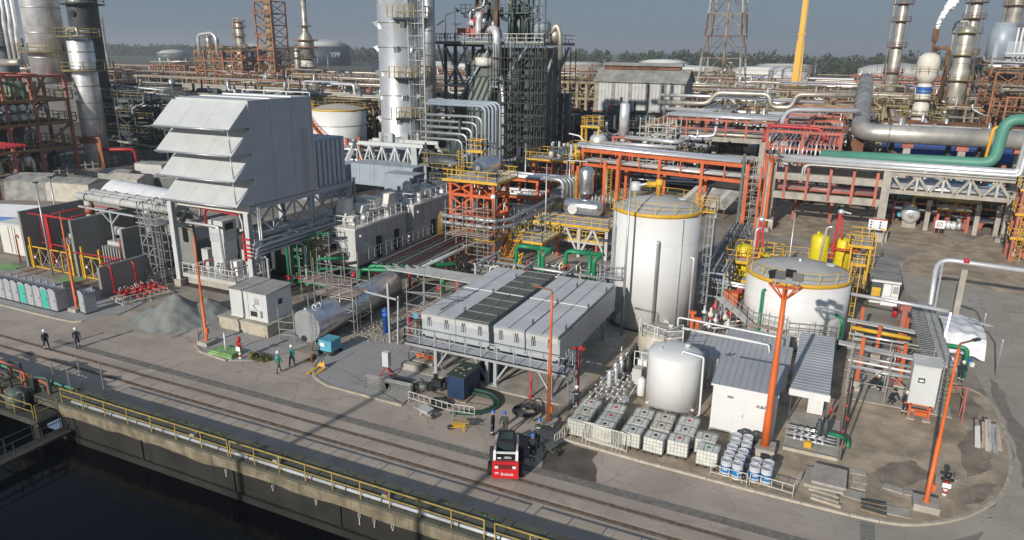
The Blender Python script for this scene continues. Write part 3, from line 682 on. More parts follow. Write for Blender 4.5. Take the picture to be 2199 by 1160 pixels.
for x in (-.6,0,.6):b=MB();b.box(x-.05,-.56,0,x+.05,.56,.115);b.part('bearer','wood',pal,local=True)
for i,(x,y) in enumerate(((-3.45,39.5),(-3.42,40.75),(-3.4,42.1),(-1.9,39.7))):
    lb='wooden pallet under the drums, ' + ['front left','middle left','back left','right'][i]
    if i == 0:pal.location=(x,y,G0);pal['label']=lb
    else:copy_tree(pal,(x,y,G0),label=lb)
# ---- portable toilets
def potty(root,doorm):
    b=MB();b.box(-.53,-.55,0,.53,.55,.12);b.part('base','black',root,local=True)
    b=MB();b.box(-.52,-.53,.12,.52,.55,2.05);b.part('cabin','potty_grey',root,local=True)
    n=8;prof=[(-.56+1.12*i/n,2.05+.27*math.sin(math.pi*i/n)**.7) for i in range(n+1)]
    b=MB();vs=[(x,y,z) for y in (-.58,.58) for x,z in prof];m=n+1
    b.add(vs,[(i,i+1,m+i+1,m+i) for i in range(n)]+[tuple(range(m)),tuple(range(2*m-1,m-1,-1)),(0,m,2*m-1,m-1)],[True]*n+[False]*3)
    for y in (-.35,-.1,.15,.4):
        b.add([(x*1.005,y+k,z+.03) for k in (-.04,.04) for x,z in prof],[(i,i+1,m+i+1,m+i) for i in range(n)],True)
    b.part('roof','potty_roof',root,local=True)
    b=MB();b.box(-.43,-.555,.18,.43,-.53,1.98);b.add([(x*.76,-.555,(z-2.05)*.7+1.98) for x,z in prof]+[(x*.76,-.535,(z-2.05)*.7+1.98) for x,z in prof],[tuple(range(m)),tuple(range(2*m-1,m-1,-1))]+[(i,m+i,m+i+1,i+1) for i in range(n)])
    d=b.part('door',doorm,root,local=True)
    b=MB();b.cb((.32,-.57,1.1),(.07,.03,.16));b.part('handle','black',d,local=True)
    b=MB();b.bar((.36,.45,2.05),(.36,.45,2.62),.09);b.part('vent_pipe','potty_roof',root,local=True)
    for k in range(3):b=MB();b.box(.52,-.3,1.62+.09*k,.535,.3,1.66+.09*k);b.part('louvre','potty_roof',root,local=True)
for i in range(8):
    x=-66.25-i*1.14;tl=i in (1,4)
    nm=['rightmost','second from the right','third from the right','fourth from the right','fifth from the right','sixth from the right','seventh from the right','leftmost'][i]
    root=T('portable_toilet',f'portable toilet with {"turquoise" if tl else "grey"} door, {nm} of the row','portable toilet',(x,39.9,.07),'portable toilets by the kerb',R(random.uniform(-2,2)));potty(root,'teal' if tl else 'potty_grey')
root=T('portable_toilet','single grey portable toilet standing apart right of the lamp post','portable toilet',(-63.25,40.75,.07),'portable toilets by the kerb',R(-10));potty(root,'potty_grey')
# ---- gravel heap
b=MB();n=60;vs=[];fs=[]
for j in range(n+1):
    for i in range(n+1):
        x=-59+10*i/n;y=39.8+8.6*j/n
        h=0
        for cx,cy,r,hh in ((-54.4,43.3,3.6,2.6),(-52.6,45.2,2.8,1.9),(-56.5,42.6,2.6,1.15),(-51.3,46.2,1.9,.9)):
            d=math.hypot((x-cx),(y-cy)*1.05)+.25*noise.noise((x*.9,y*.9,0));h=max(h,hh*(1-d/r))
        h=max(0,h+.16*noise.noise((x*1.3,y*1.3,2))-.02);vs.append((x,y,h-.02+.06*noise.noise((x*5,y*5,5))*(h > .05)))
for j in range(n):
    for i in range(n):a=j*(n+1)+i;fs.append((a,a+1,a+n+2,a+n+1))
b.add(vs,fs,True);o=b.thing('gravel_heap','heap','big heap of greenish grey gravel tipped on the road','gravel heap',(-54,43,0));o['kind']='stuff'
# ---- white hut on plinth
root=T('equipment_hut','small white hut with grey roof on a long concrete plinth','hut',(-46,45,0))
b=MB();b.box(-49.2,43.4,0,-43.5,47.4,1.15);b.part('plinth','bare_kerb',root)
b=MB();b.box(-49.3,43.3,1.15,-43.4,47.5,1.25);b.part('plinth_slab','concrete',root)
b=MB();b.box(-48.2,44.0,1.25,-43.9,47.1,3.8);b.part('wall','panel_grey',root)
b=MB();b.box(-48.25,43.95,1.25,-43.85,44.0,1.37);b.part('sill','cream',root)
b=MB();b.hexa([(-48.3,43.9,3.8),(-43.8,43.9,3.8),(-43.8,47.2,3.8),(-48.3,47.2,3.8)],[(-48.3,43.9,3.84),(-43.8,43.9,3.84),(-43.8,47.2,4.05),(-48.3,47.2,4.05)]);b.part('roof','roof_old',root)
b=MB();b.box(-45.7,43.75,1.65,-44.5,44.0,2.25);w=b.part('air_conditioner','panel_grey',root);b=MB();b.box(-45.62,43.735,1.7,-44.85,43.76,2.18);b.part('grille','black',w)
b=MB();b.box(-45.3,43.97,2.75,-44.8,44.0,3.3);b.part('meter_box','panel_joint',root)
b=MB();b.box(-46.1,43.985,1.4,-46.04,44.0,3.8);b.part('panel_joint','panel_joint',root)
b=MB();b.box(-43.9,45.4,2.5,-43.87,45.9,3.0);b.part('window','glass',root)
b=MB();b.tube([(-45.2,43.98,2.8),(-45.5,43.95,2.6),(-45.1,43.95,2.3)],.02,5);b.part('cable','black',root)
# pole fence right of the hut
b=MB()
for x,y in ((-42.3,43.6),(-40.9,43.9)):b.bar((x,y,0),(x,y,3.0),.07)
for z in (.6,1.1,1.8):b.bar((-42.3,43.6,z),(-40.9,43.9,z),.06);b.bar((-42.3,43.6,z),(-42.8,46,z),.06)
b.thing('scaffold_guard','scaf','short scaffold tube guard between the white hut and the silver vessel','scaffold',(-41.6,43.8,0))
# green plinth, hydrant, little things
root=T('green_plinth','low bright green painted slab with a white pipe stub','slab',(-44.2,39.3,0));b=MB();b.box(-45.4,38.75,.0,-43.0,40.0,.42);b.part('slab','lime_floor',root);b=MB();b.box(-45.55,38.62,.0,-42.9,38.75,.3);b.part('front_step','lime_floor',root)
b=MB();b.tube([(-44.3,39.4,.4),(-44.3,39.4,1.9)],.07,8);b.part('pipe','white_steel',root)
def hydrant(x,y,z,h,label,black=False):
    root=T('hydrant',label,'hydrant',(x,y,z));k=h/2.0
    for i in range(4):b=MB();b.lathe([(.13,0),(.13,.2*k)],(x,y,z+.2*k*i),10);b.part('pipe_ring','red' if i % 2 else 'white_steel',root)
    b=MB();b.lathe([(.12,0),(.14,.1),(.14,.4*k),(.2,.42*k),(.2,.48*k)],(x,y,z+.8*k),12);b.part('body','red',root)
    b=MB();b.tube([(x-.32,y,z+1.35*k),(x+.32,y,z+1.35*k)],.09,8);b.lathe([(.1,0),(.17,.15),(.17,.4*k),(.05,.5*k)],(x,y,z+1.45*k),10);b.part('monitor','black' if black else 'red',root)
    b=MB();b.box(x-.22,y-.19,z+.75*k,x+.22,y-.16,z+1.12*k);b.part('sign','ink_white',root)
    b=MB();b.tube(arc(0,0,.16,0,360,10),.02,5);w=b.part('handwheel','scaf',root,local=True);w.location=(.42,0,1.35*k);w.rotation_euler=(0,R(90),0)
hydrant(-42.4,39.1,.08,2.0,'red fire hydrant with white sign beside the bright green slab');hydrant(7.95,42.9,.1,1.55,'red and white fire hydrant with black nozzle on the muddy corner',True)
b=MB();rng=random.Random(3)
for i in range(260):
    a=rng.uniform(0,6.28);r=rng.random()**.5;x=-41.0+r*math.cos(a)*1.0;y=39.9+r*math.sin(a)*.65;z=.08+rng.random()*.35*(1-r*.6);s=.12
    p=Vector((x,y,z));u=Vector((rng.uniform(-1,1),rng.uniform(-1,1),rng.uniform(-.3,1))).normalized()*s;w=u.orthogonal().normalized()*s*.5;b.poly([p-u,p+w,p+u,p-w])
b.thing('shrub','shrub','low dry brown shrub beside the green slab','shrub',(-41,39.9,.08))
b=MB();b.box(-42.0,39.5,.08,-41.5,39.95,.5);b.thing('planter','shrub','mossy yellow green block beside the hydrant and shrub','planter',(-41.7,39.7,.08))
for i,(x,y) in enumerate(((-48.9,40.6),(-48.3,40.2),(-47.9,39.8),(-49.3,41.6),(-46.2,41.1))):
    b=MB();b.bar((x,y,.08),(x,y,1.15),.07);b.thing('bollard','scaf','pale pipe bollard in the gravel by the hut, ' + ['second from the back','third from the back','nearest the kerb corner','rearmost along the kerb','the one right of the lamp post'][i],'bollard',(x,y,.08),'pipe bollards in the gravel by the hut')
# blue generator cart, pallet jack
root=T('generator_cart','light blue wheeled generator standing before the silver vessel','generator',(-36.8,43.3,0))
b=MB();b.box(-37.4,42.8,.4,-36.1,44.1,1.35);b.part('housing','sky_blue',root);b=MB();b.box(-37.2,42.77,.8,-36.8,42.8,1.1);b.part('label_plate','ink_white',root)
b=MB();b.tube([(-37.4,42.9,.3),(-37.9,42.6,.3),(-37.9,42.6,.8)],.04,6);b.box(-37.4,42.9,.3,-36.1,44.0,.4);b.part('chassis','dark_steel',root)
for x,y in ((-37.3,42.85),(-36.2,42.85),(-36.2,44.0)):b=MB();b.lathe([(.22,-.05),(.22,.05)],(x,y,.22),12,'y');b.part('wheel','tyre',root)
root=T('pallet_jack','yellow pallet jack parked on the road by the gravel bed','pallet jack',(-35.3,40.1,0))
b=MB();b.add([(-35.75,40.5,.25),(-34.9,40.5,.25),(-35.3,40.75,.75),(-35.3,40.4,.35)],[(0,1,2),(0,3,1),(1,3,2),(0,2,3)]);b.part('housing','crane_yellow',root)
for x in (-35.65,-35.0):b=MB();b.hexa([(x-.1,39.3,.06),(x+.1,39.3,.06),(x+.1,40.5,.12),(x-.1,40.5,.12)],[(x-.1,39.3,.12),(x+.1,39.3,.12),(x+.1,40.5,.2),(x-.1,40.5,.2)]);b.part('fork','crane_yellow',root)
b=MB();b.bar((-35.3,40.5,.6),(-35.3,41.3,1.2),.04);b.bar((-35.45,41.3,1.2),(-35.15,41.3,1.2),.04);b.part('handle','dark_steel',root)
b=MB();b.lathe([(.28,-.12),(.3,0),(.28,.12)],(-37.0,41.6,.3),12,'x');b.box(-37.5,41.2,0,-36.7,41.9,.12);b.thing('compressor','rust','small rusty compressor on the road left of the pallet jack','compressor',(-37,41.6,0))
# wheelbarrows
def barrow(x,y,rz,m,label,fill=None):
    root=T('wheelbarrow',label,'wheelbarrow',(x,y,0),None,rz)
    b=MB();b.hexa([(-.25,-.2,.3),(.3,-.2,.3),(.3,.2,.3),(-.25,.2,.3)],[(-.5,-.36,.65),(.45,-.36,.6),(.45,.36,.6),(-.5,.36,.65)]);b.part('tray',m,root,local=True)
    b=MB();b.lathe([(.18,-.05),(.2,0),(.18,.05)],(.62,0,.2),12,'y');b.part('wheel','tyre',root,local=True)
    for s in (-1,1):b=MB();b.tube([(.62,s*.08,.2),(.3,s*.2,.3),(-.95,s*.3,.6)],.022,6);b.part('handle',m,root,local=True);b=MB();b.tube([(-.3,s*.22,.38),(-.4,s*.22,0),(-.2,s*.22,.3)],.02,5);b.part('leg',m,root,local=True)
    if fill:
        b=MB()
        for i in range(6):b.bar((-.7,-.2+.08*i,.62+.02*(i % 3)),(.5,-.15+.05*i,.66),.05)
        b.thing('scrap_wood','wood','loose sticks lying in the yellow wheelbarrow','wood',(0,0,0)).matrix_world=Matrix.Translation((x,y,0)) @ Matrix.Rotation(rz,4,'Z')
barrow(-23.9,37.75,R(-10),'container','grey wheelbarrow left of the yellow one, below the barriers');barrow(-20.9,37.1,R(200),'yellow','yellow wheelbarrow loaded with sticks',True);barrow(-14.4,37.2,R(-20),'green_plate','green wheelbarrow tipped between the two workers')
# skid steer loader (rear to the viewer)
root=T('skid_loader','compact white and red skid loader seen from behind','loader',(-16.25,34.7,0),rz=R(23))
b=MB();b.box(-.72,-1.6,.35,.72,1.1,1.15);b.part('body','black',root,local=True)
b=MB();b.box(-.78,-1.78,.22,.78,-1.6,1.32);dd=b.part('rear_door','skid_red',root,local=True)
b=MB()
for k in range(5):b.cb((0,-1.79,.9+.06*k),(1.2,.03,.03))
b.part('grille','black',dd,local=True)
for s in (-1,1):b=MB();b.cb((s*.52,-1.8,1.0),(.2,.04,.16));b.part('tail_lamp','lens',dd,local=True)
text('Bobcat',.26,'ink_white',dd,(.1,-1.79,.52),(R(90),0,0));b=MB();b.tube([(-.62,-1.795,.62),(-.56,-1.795,.5),(-.5,-1.795,.62),(-.44,-1.795,.5),(-.4,-1.795,.62)],.014,4);b.cb((-.5,-1.79,.63),(.22,.012,.03));b.part('animal_emblem','ink_white',dd,local=True)
b=MB();b.hexa([(-.6,-1.6,1.15),(.6,-1.6,1.15),(.6,-.5,1.15),(-.6,-.5,1.15)],[(-.55,-1.5,1.3),(.55,-1.5,1.3),(.55,-.5,1.5),(-.55,-.5,1.5)]);b.part('hood','black',root,local=True)
text('AESA',.2,'ink_white',root,(.12,-1.38,1.38),(R(30),0,0));b=MB();b.cb((-.38,-1.4,1.36),(.22,.02,.1));b.part('sticker','ink_white',root,local=True)
b=MB();b.box(-.5,-.75,1.9,.5,.65,2.08)
for x in (-.46,.46):
    for y in (-.6,.62):b.bar((x,y,1.2),(x,y,1.95),.09)
b.part('cab_frame','black',root,local=True)
b=MB();b.box(-.44,-.66,1.35,.44,-.62,1.88);b.box(-.48,-.5,1.35,-.45,.55,1.88);b.box(.45,-.5,1.35,.48,.55,1.88);b.part('window','glass',root,local=True)
b=MB();b.box(-.4,-.4,2.085,.4,.3,2.12);b.part('roof_hatch','green_steel',root,local=True)
for s in (-1,1):
    b=MB();b.bar((s*.66,-1.55,1.2),(s*.66,-1.25,1.75),.16);b.bar((s*.66,-1.3,1.72),(s*.66,.9,1.5),.12,.2);b.bar((s*.66,.9,1.5),(s*.66,1.7,.5),.12,.18);b.part('lift_arm','white',root,local=True)
    for y in (-1.0,.65):b=MB();b.lathe([(.3,-.16),(.42,-.14),(.42,.14),(.3,.16)],(s*.92,y,.42),18,'x');w=b.part('wheel','tyre',root,local=True);b=MB();b.lathe([(.2,-.165),(.2,.165)],(s*.92,y,.42),12,'x');b.part('rim','white',w,local=True)
b=MB();b.bar((-.66,-1.28,1.66),(.66,-1.28,1.66),.1);b.part('cross_tube','white',root,local=True)
b=MB();b.hexa([(-.85,1.5,.1),(.85,1.5,.1),(.85,2.2,.08),(-.85,2.2,.08)],[(-.85,1.4,.6),(.85,1.4,.6),(.85,1.55,.6),(-.85,1.55,.6)]);b.part('bucket','skid_red',root,local=True)
# hoses and pump gear
def coil(x,y,z,r,n,m,label,rr=.05):
    b=MB();P=[]
    for i in range(n*14):a=i*math.pi/7;P.append((x+(r+.05*math.sin(i*.37))*math.cos(a),y+(r*.85+.05*math.cos(i*.3))*math.sin(a),z+.05+i*.0042+.02*math.sin(i)))
    b.tube(P,rr,6,br=.01);b.thing('hose_coil',m,label,'hose',(x,y,z))
coil(-17.9,41.15,.02,.85,5,'black','black hose coiled on a pallet left of the lamp post');coil(-23.9,39.6,.02,.75,4,'black','dark hose coiled behind the white rail barriers',.045)
b=MB();b.tube([(-18.6,41.8,.2),(-18.0,42.3,.7),(-17.0,42.0,.15),(-16.5,41.2,.08),(-16.9,40.4,.06)],.06,6,br=.4);b.thing('hose','black','loose black hose snaking behind the coil by the lamp post','hose',(-17.4,41.5,0))
b=MB();b.tube([(-22.4,42.0,.5),(-21.0,42.3,.35),(-19.9,41.6,.12),(-20.1,40.2,.1),(-21.2,39.2,.1),(-22.6,38.9,.1)],.13,8,br=.9);b.thing('hose','hose_green','thick green hose curving round the blue pump box','hose',(-20.5,40.5,0))
b=MB();b.tube([(-22.3,41.6,.4),(-21.0,41.9,.3),(-20.2,41.3,.1),(-20.5,40.1,.1),(-21.8,39.3,.1)],.09,8,br=.9);b.thing('hose','hose_green','thinner green hose inside the curve of the thick one','hose',(-21,40.5,0))
root=T('pump_box','dark blue steel box with littered lid among the hoses','pump box',(-23,41.6,0))
b=MB();b.box(-23.9,40.7,.15,-22.5,43.2,1.85);b.part('housing','navy',root);b=MB();b.box(-23.95,40.65,1.85,-22.45,43.25,1.93);b.part('lid','green_steel',root)
for i in range(12):b=MB();b.cb((-23.8+random.random()*1.2,40.9+random.random()*1.6,1.95),(.18,.08,.04),random.random()*3);b.part('debris',random.choice(['wood','concrete','lime_floor']),root)
b=MB();b.box(-24.1,40.6,0,-22.3,42.9,.15);b.part('skid','wood',root)
root=T('pump_engine','green pump with black engine left of the blue box','pump',(-25.3,40.9,0))
b=MB();b.lathe([(.2,-.5),(.35,-.4),(.35,.3),(.2,.5)],(-26.0,40.6,.55),12,'x');b.tube([(-26.0,40.6,.8),(-26.0,40.6,1.2),(-26.9,40.2,.6)],.12,8);b.part('pump_body','green_plate',root)
b=MB()
for i in range(16):b.cb((-24.9+random.uniform(-.5,.5),41.2+random.uniform(-.5,.5),.4+random.random()*.7),(random.uniform(.2,.5),)*3,random.random())
b.part('engine','black',root)
root=T('pump_hood','rounded dark blue hood parked under the cooler behind the blue box','machine',(-22.9,45.2,0));b=MB();b.lathe([(.8,-1),(.8,1)],(-22.9,45.2,.7),18,'y');b.box(-23.7,44.2,.1,-22.1,46.2,.7);b.part('housing','navy',root)
root=T('mesh_fence','stack of grey mesh fence panels with a red tag on the gravel bed','fence',(-28.2,39.5,0))
for k in range(3):
    b=MB();y=39.25+k*.16;b.tube([(-30.2,y,.1),(-30.2,y,1.1),(-26.2,y+.1,1.1),(-26.2,y+.1,.1)],.03,6)
    for i in range(30):t=i/30;b.bar((-30.2+4*t,y+.1*t,.1),(-30.2+4*t,y+.1*t,1.1),.018)
    for z in (.1,.35,.6,.85):b.bar((-30.2,y,z),(-26.2,y+.1,z),.018)
    b.part('mesh_panel','scaf',root)
b=MB();b.add([(-28.35,39.2,.95),(-27.95,39.2,.95),(-28.15,39.2,.4)],[(0,2,1),(0,1,2)]);b.part('red_tag','red',root)
b=MB();b.box(-28.8,40.0,.1,-26.5,41.2,.5);b.thing('flat_crate','dark_steel','flat dark crate behind the mesh fence panels','crate',(-27.6,40.6,0))
root=T('junction_cabinet','upright light grey cabinet on red tripod legs on the gravel bed','cabinet',(-29.9,41.8,0))
b=MB();b.box(-30.2,41.6,.9,-29.65,42.0,2.1);b.part('cabinet','panel_grey',root)
for dx,dy in ((-.5,-.5),(.6,-.3),(0,.6),(.5,.4)):b=MB();b.bar((-29.9,41.8,.9),(-29.9+dx,41.8+dy,.08),.07);b.part('leg','red',root)
root=T('tool_trolley','bright orange trolley with white hoses at the gravel bed edge','trolley',(-28.6,45,0))
for i in range(5):b=MB();b.cb((-29.0+.35*i,45+.2*(i % 2),.75),(.4,.35,.3),.3*i);b.part('case','orange',root)
b=MB();b.box(-29.5,44.4,.3,-27.4,45.8,.5);b.part('tray','concrete',root)
b=MB();b.box(-29.6,43.3,.09,-28.0,43.9,.6);b.thing('concrete_block','concrete','pale concrete block before the orange trolley','block',(-28.8,43.6,0))
# stacked concrete slabs, sleepers, scrap at right
for i,(x0,y0,x1,y1,z0,z1,rz) in enumerate(((.5,40.3,2.6,42.3,.1,.28,0),(.75,40.0,2.6,42.1,.28,.44,.03),(.9,40.25,2.75,42.35,.44,.60,-.02))):
    b=MB();b.cb(((x0+x1)/2,(y0+y1)/2,(z0+z1)/2),(x1-x0,y1-y0,z1-z0),rz);b.thing('concrete_slab','concrete',['bottom','middle','top'][i]+' concrete slab of the stack at the right kerb','slab',((x0+x1)/2,(y0+y1)/2,z0),'stacked concrete slabs')
for i in range(5):
    b=MB();y=39.05+i*.26;b.cb((1.75-.05*i,y,.17+.05*(i % 2)),(1.6-.15*(i % 3),.18,.14),R(-8));b.thing('sleeper','bare_kerb',['front','second','third','fourth','rear'][i]+' concrete beam of the five lying before the stacked slabs','beam',(1.7,y,.1),'concrete beams before the slabs')
for i,(x,y,w,d,rz) in enumerate(((3.4,43.3,.9,.7,.1),(3.5,42.4,.8,.8,.0),(3.4,41.6,.8,.6,.05),(5.3,42.3,1.0,.6,-.15),(5.1,39.9,1.9,.9,.1),(3.2,40.6,1.2,.9,-.1),(6.1,42.2,.6,.5,.2))):
    b=MB();b.cb((x,y,.115),(w,d,.07),rz);b.thing('paving_slab','bare_kerb' if i < 3 else 'concrete','loose concrete paving slab on the mud, ' + ['rearmost of the column','second of the column','third of the column','the wide one left of the hydrant','broken one left of the lamp footing','one before the column','small one by the wide slab'][i],'slab',(x,y,.1),'paving slabs on the mud')
root=T('broken_pallet','dark broken pallet lying at the kerb left of the right lamp post','pallet',(4.3,39.6,0))
for k in range(6):b=MB();b.cb((4.2,39.1+.22*k,.2+.03*(k % 2)),(1.3,.12,.05),.05*k-.1);b.part('board','dark_steel' if k % 2 else 'wood',root)
root=T('scrap_planks','bundle of upright grey planks and scaffold boards by the right kerb','planks',(11,50.5,0))
for i in range(11):a=random.uniform(-.35,.35);b=MB();x=10.4+i*.14;b.bar((x,49.6+random.random()*.5,.1),(x+a*.6,51.0+random.random(),1.0+random.random()*.4),.16,.05);b.part('plank',random.choice(['container','plank','scaf','concrete']),root)
root=T('red_stand','thin red steel A frame stand on the mud','stand',(9.7,53.5,0))
b=MB();b.bar((9.9,53.0,.1),(9.9,53.6,2.6),.07);b.bar((9.9,54.3,.1),(9.9,53.6,2.6),.07);b.bar((9.9,53.6,2.6),(9.0,53.4,2.6),.07);b.bar((9.2,53.4,2.6),(9.9,53.3,1.7),.05);b.part('frame','faded_red',root)
# loose stones and rubble on the mud
b=MB();rng=random.Random(11)
for i in range(230):
    x=rng.uniform(.2,11);y=rng.uniform(40.3,53);s=rng.uniform(.015,.05);b.cb((x,y,.1+s*.3),(s*1.4,s,s),rng.random()*3)
for i in range(500):
    x=rng.uniform(-40,-28);y=rng.uniform(46.5,53);s=rng.uniform(.04,.13);b.cb((x,y,.02+s*.3),(s*1.4,s,s),rng.random()*3)
b.struct('rubble','concrete','stuff')
def ring_rail(b,c,r,z,a0,a1,h=1.0,n=12,w=.05):
    P=arc(c[0],c[1],r,a0,a1,max(n,10)*2,z)
    for k in (h,h*.5):b.tube([(x,y,z+k) for x,y,_ in P],w*.5,4,br=.001)
    for x,y,_ in P[::2]:b.bar((x,y,z),(x,y,z+h),w)
def flat_tank(name,label,c,r,h,body='white',rise=.9,rail=(20,400),bandm='yellow',railm='yellow',z0=.1,courses=4,nrail=18):
    root=T(name,label,'storage tank',(c[0],c[1],z0))
    b=MB();b.lathe([(r,0),(r,h)],(c[0],c[1],z0),72);b.part('shell',body,root)
    b=MB();b.lathe([(r+.12,0),(r+.12,.12),(r,.14)],(c[0],c[1],z0),48);b.part('base_ring','dark_steel',root)
    b=MB()
    for k in range(1,courses):b.lathe([(r+.004,-.012),(r+.007,0),(r+.004,.012)],(c[0],c[1],z0+h*k/courses),64,caps=False)
    b.part('weld_seam','panel_grey',root)
    b=MB();b.lathe([(r+.03,h),(r*.985,h+.02),(r*.6,h+rise*.62),(r*.25,h+rise*.93),(.02,h+rise)],(c[0],c[1],z0),48);b.part('roof','tank_roof',root)
    b=MB();b.lathe([(r+.02,h-.28),(r+.10,h-.26),(r+.10,h+.03),(r-.02,h+.06)],(c[0],c[1],z0),64,caps=False);b.part('top_band',bandm,root)
    b=MB();ring_rail(b,c,r+.04,z0+h+.04,rail[0],rail[1],n=nrail);b.part('railing',railm,root)
    return root
t1c=(-14.7,63.3);t1r=3.95;t1=flat_tank('storage_tank','tall white cylindrical tank with yellow rim railing in the middle of the yard',t1c,t1r,10.9,rise=.95,nrail=16)
def on(c,r,a,z):return (c[0]+r*math.cos(R(a)),c[1]+r*math.sin(R(a)),z)
b=MB();b.tube([on(t1c,t1r-.1,-73,8.6),on(t1c,t1r+.22,-73,8.75),on(t1c,t1r+.22,-73,.6)],.13,10);b.part('overflow_pipe','zinc',t1)
b=MB();b.tube([on(t1c,t1r-.1,-22,7.0),on(t1c,t1r+.3,-22,7.0),on(t1c,t1r+.3,-22,.6)],.09,8);b.part('drain_pipe','clad',t1)
b=MB();b.tube([on(t1c,t1r+.06,-42,10.6),on(t1c,t1r+.06,-42,.3)],.03,5);b.part('cable','zinc',t1)
b=MB();p=Vector(on(t1c,t1r-.05,-118,.95));q=Vector(on(t1c,t1r+.14,-118,.95));b.cyl(p,q,.5,20);b.part('manhole','cream',t1)
b=MB();p=Vector(on(t1c,t1r-.05,-55,1.2));q=Vector(on(t1c,t1r+.2,-55,1.2));b.cyl(p,q,.25,16);b.part('nozzle','cream',t1)
b=MB();b.lathe([(.16,0),(.16,1.0),(.24,1.05),(.24,1.2),(.36,1.22),(.38,1.5),(.3,1.75),(.1,1.8)],(t1c[0],t1c[1],11.7),14);b.tube([(t1c[0],t1c[1],13.0),(t1c[0]-1.1,t1c[1]+.1,12.95)],.26,10);b.part('vent_valve','yellow',t1)
b=MB();b.lathe([(.1,0),(.1,.5),(.45,.55),(.5,.75),(.5,1.1),(.38,1.35),(.1,1.4)],(t1c[0]-2.3,t1c[1]+.6,11.6),14);b.tube([(t1c[0]-2.3,t1c[1]+.6,12.6),(t1c[0]-1.1,t1c[1]+.1,12.95)],.12,8);b.part('breather','panel_grey',t1)
b=MB();b.lathe([(.34,0),(.34,.3),(.4,.32),(.4,.38)],(t1c[0]+2.0,t1c[1]+1.1,11.35),16);b.part('hatch','white',t1)
b=MB();b.box(t1c[0]+3.6,t1c[1]-.2,10.9,t1c[0]+5.2,t1c[1]+1.4,10.98);rail_mb(b,[(t1c[0]+3.6,t1c[1]-.2,10.98),(t1c[0]+5.2,t1c[1]-.2,10.98),(t1c[0]+5.2,t1c[1]+1.4,10.98),(t1c[0]+3.6,t1c[1]+1.4,10.98)],1.1,.8);b.part('landing','yellow',t1)
b=MB();ladder_mb(b,t1c[0]+5.0,t1c[1]+.6,.1,12,0,1,cage=True);b.part('ladder','zinc',t1)
for i,(dx,dy,h_) in enumerate(((-3.2,-2.75,11.2),(-3.05,-2.85,9.6))):
    b=MB();b.bar((t1c[0]+dx,t1c[1]+dy-.2,.1),(t1c[0]+dx,t1c[1]+dy-.2,h_),.09)
    b.part('conduit','zinc',t1)
t2c=(-2.2,65.4);t2r=4.35;t2=flat_tank('storage_tank','wide white tank with shallow cone roof and yellow rim railing, right of the tall one',t2c,t2r,5.95,rise=.85,nrail=18)
b=MB();b.lathe([(.12,0),(.12,.25)],(t2c[0],t2c[1],6.9),10);b.part('vent','white',t2)
b=MB();b.tube([on(t2c,t2r-.1,-122,5.0),on(t2c,t2r+.32,-122,5.05),on(t2c,t2r+.32,-122,.45),on(t2c,t2r+2.0,-138,.4)],.13,10);b.part('green_pipe','green',t2)
b=MB();b.tube([on(t2c,t2r-.1,-38,3.4),on(t2c,t2r+.75,-38,3.2),on(t2c,t2r+.75,-38,.5)],.14,10);b.part('green_pipe','green',t2)
b=MB();b.lathe([(.36,0),(.36,.35),(.42,.37),(.42,.43)],(t2c[0]+2.5,t2c[1]+1.3,6.2),16);b.part('hatch','white',t2)
b=MB();b.tube([(t2c[0]+1.5,t2c[1]+2.6,6.3),(t2c[0]+1.75,t2c[1]+2.4,9.7),(t2c[0]+2.2,t2c[1]+2.2,9.8)],.09,8);b.part('vent_pipe','aluminium',t2)
b=MB();b.tube([(t2c[0]-3.9,t2c[1]+1.9,2.9),(t2c[0]-4.15,t2c[1]+1.9,3.1),(t2c[0]-4.15,t2c[1]+1.9,8.9),(t2c[0]-3.7,t2c[1]+2.1,9.1)],.09,8);b.part('vent_pipe','aluminium',t2)
b=MB();ladder_mb(b,t2c[0]+4.9,t2c[1]+1.2,.1,7.6,0,1,cage=True);b.part('caged_ladder','yellow',t2)
b=MB();b.cyl(on(t2c,t2r-.1,-80,.9),on(t2c,t2r+.1,-80,.9),.42,18);b.part('manhole','cream',t2)
# small white and beige chemical tanks
def chem_tank(label,c,r,h,m,dome=.45):
    root=T('chemical_tank',label,'storage tank',(c[0],c[1],.1))
    b=MB();b.lathe([(r,0),(r,h),(r*.985,h+.03),(r*.8,h+dome*.55),(r*.4,h+dome*.92),(.02,h+dome)],(c[0],c[1],.1),56);b.part('shell',m,root)
    b=MB();b.lathe([(.17,0),(.17,.14),(.22,.16),(.22,.22),(.12,.26)],(c[0]+r*.4,c[1]+.3,h+dome*.85+.1),12);b.lathe([(.1,0),(.1,.15),(.14,.17),(.14,.2)],(c[0]-r*.5,c[1]-r*.35,h+dome*.6+.1),10);b.part('fitting','white',root)
    for a in (-140,-30):b=MB();b.cyl(on(c,r-.05,a,.5),on(c,r+.15,a,.5),.1,8);b.part('nozzle','white',root)
    b=MB()
    for k in range(5):b.tube(arc(c[0],c[1],r+.004,0,350,30,.5+k*h*.19),.006,3,br=.001)
    b.part('hoop',m,root)
    return root
ct=chem_tank('plump white plastic tank behind the pallet tanks',(-8.85,46.9),1.88,4.1,'white')
b=MB();b.tube([(-8.2,46.0,4.55),(-8.2,46.0,4.75),(-6.7,45.6,4.75),(-6.6,45.4,.5),(-7.1,44.8,.35)],.07,8);b.part('pipe','white_steel',ct)
ct2=chem_tank('beige round tank with railing behind the plump white one',(-11.2,52.5),1.75,3.2,'beige_tank',.4)
b=MB()
rail_mb(b,[(-12.7,51.6,3.4),(-12.2,50.6,3.4),(-10.2,50.0,3.4),(-9.3,51.4,3.5)],1.1,1.2,.045);b.part('railing','white_steel',ct2)
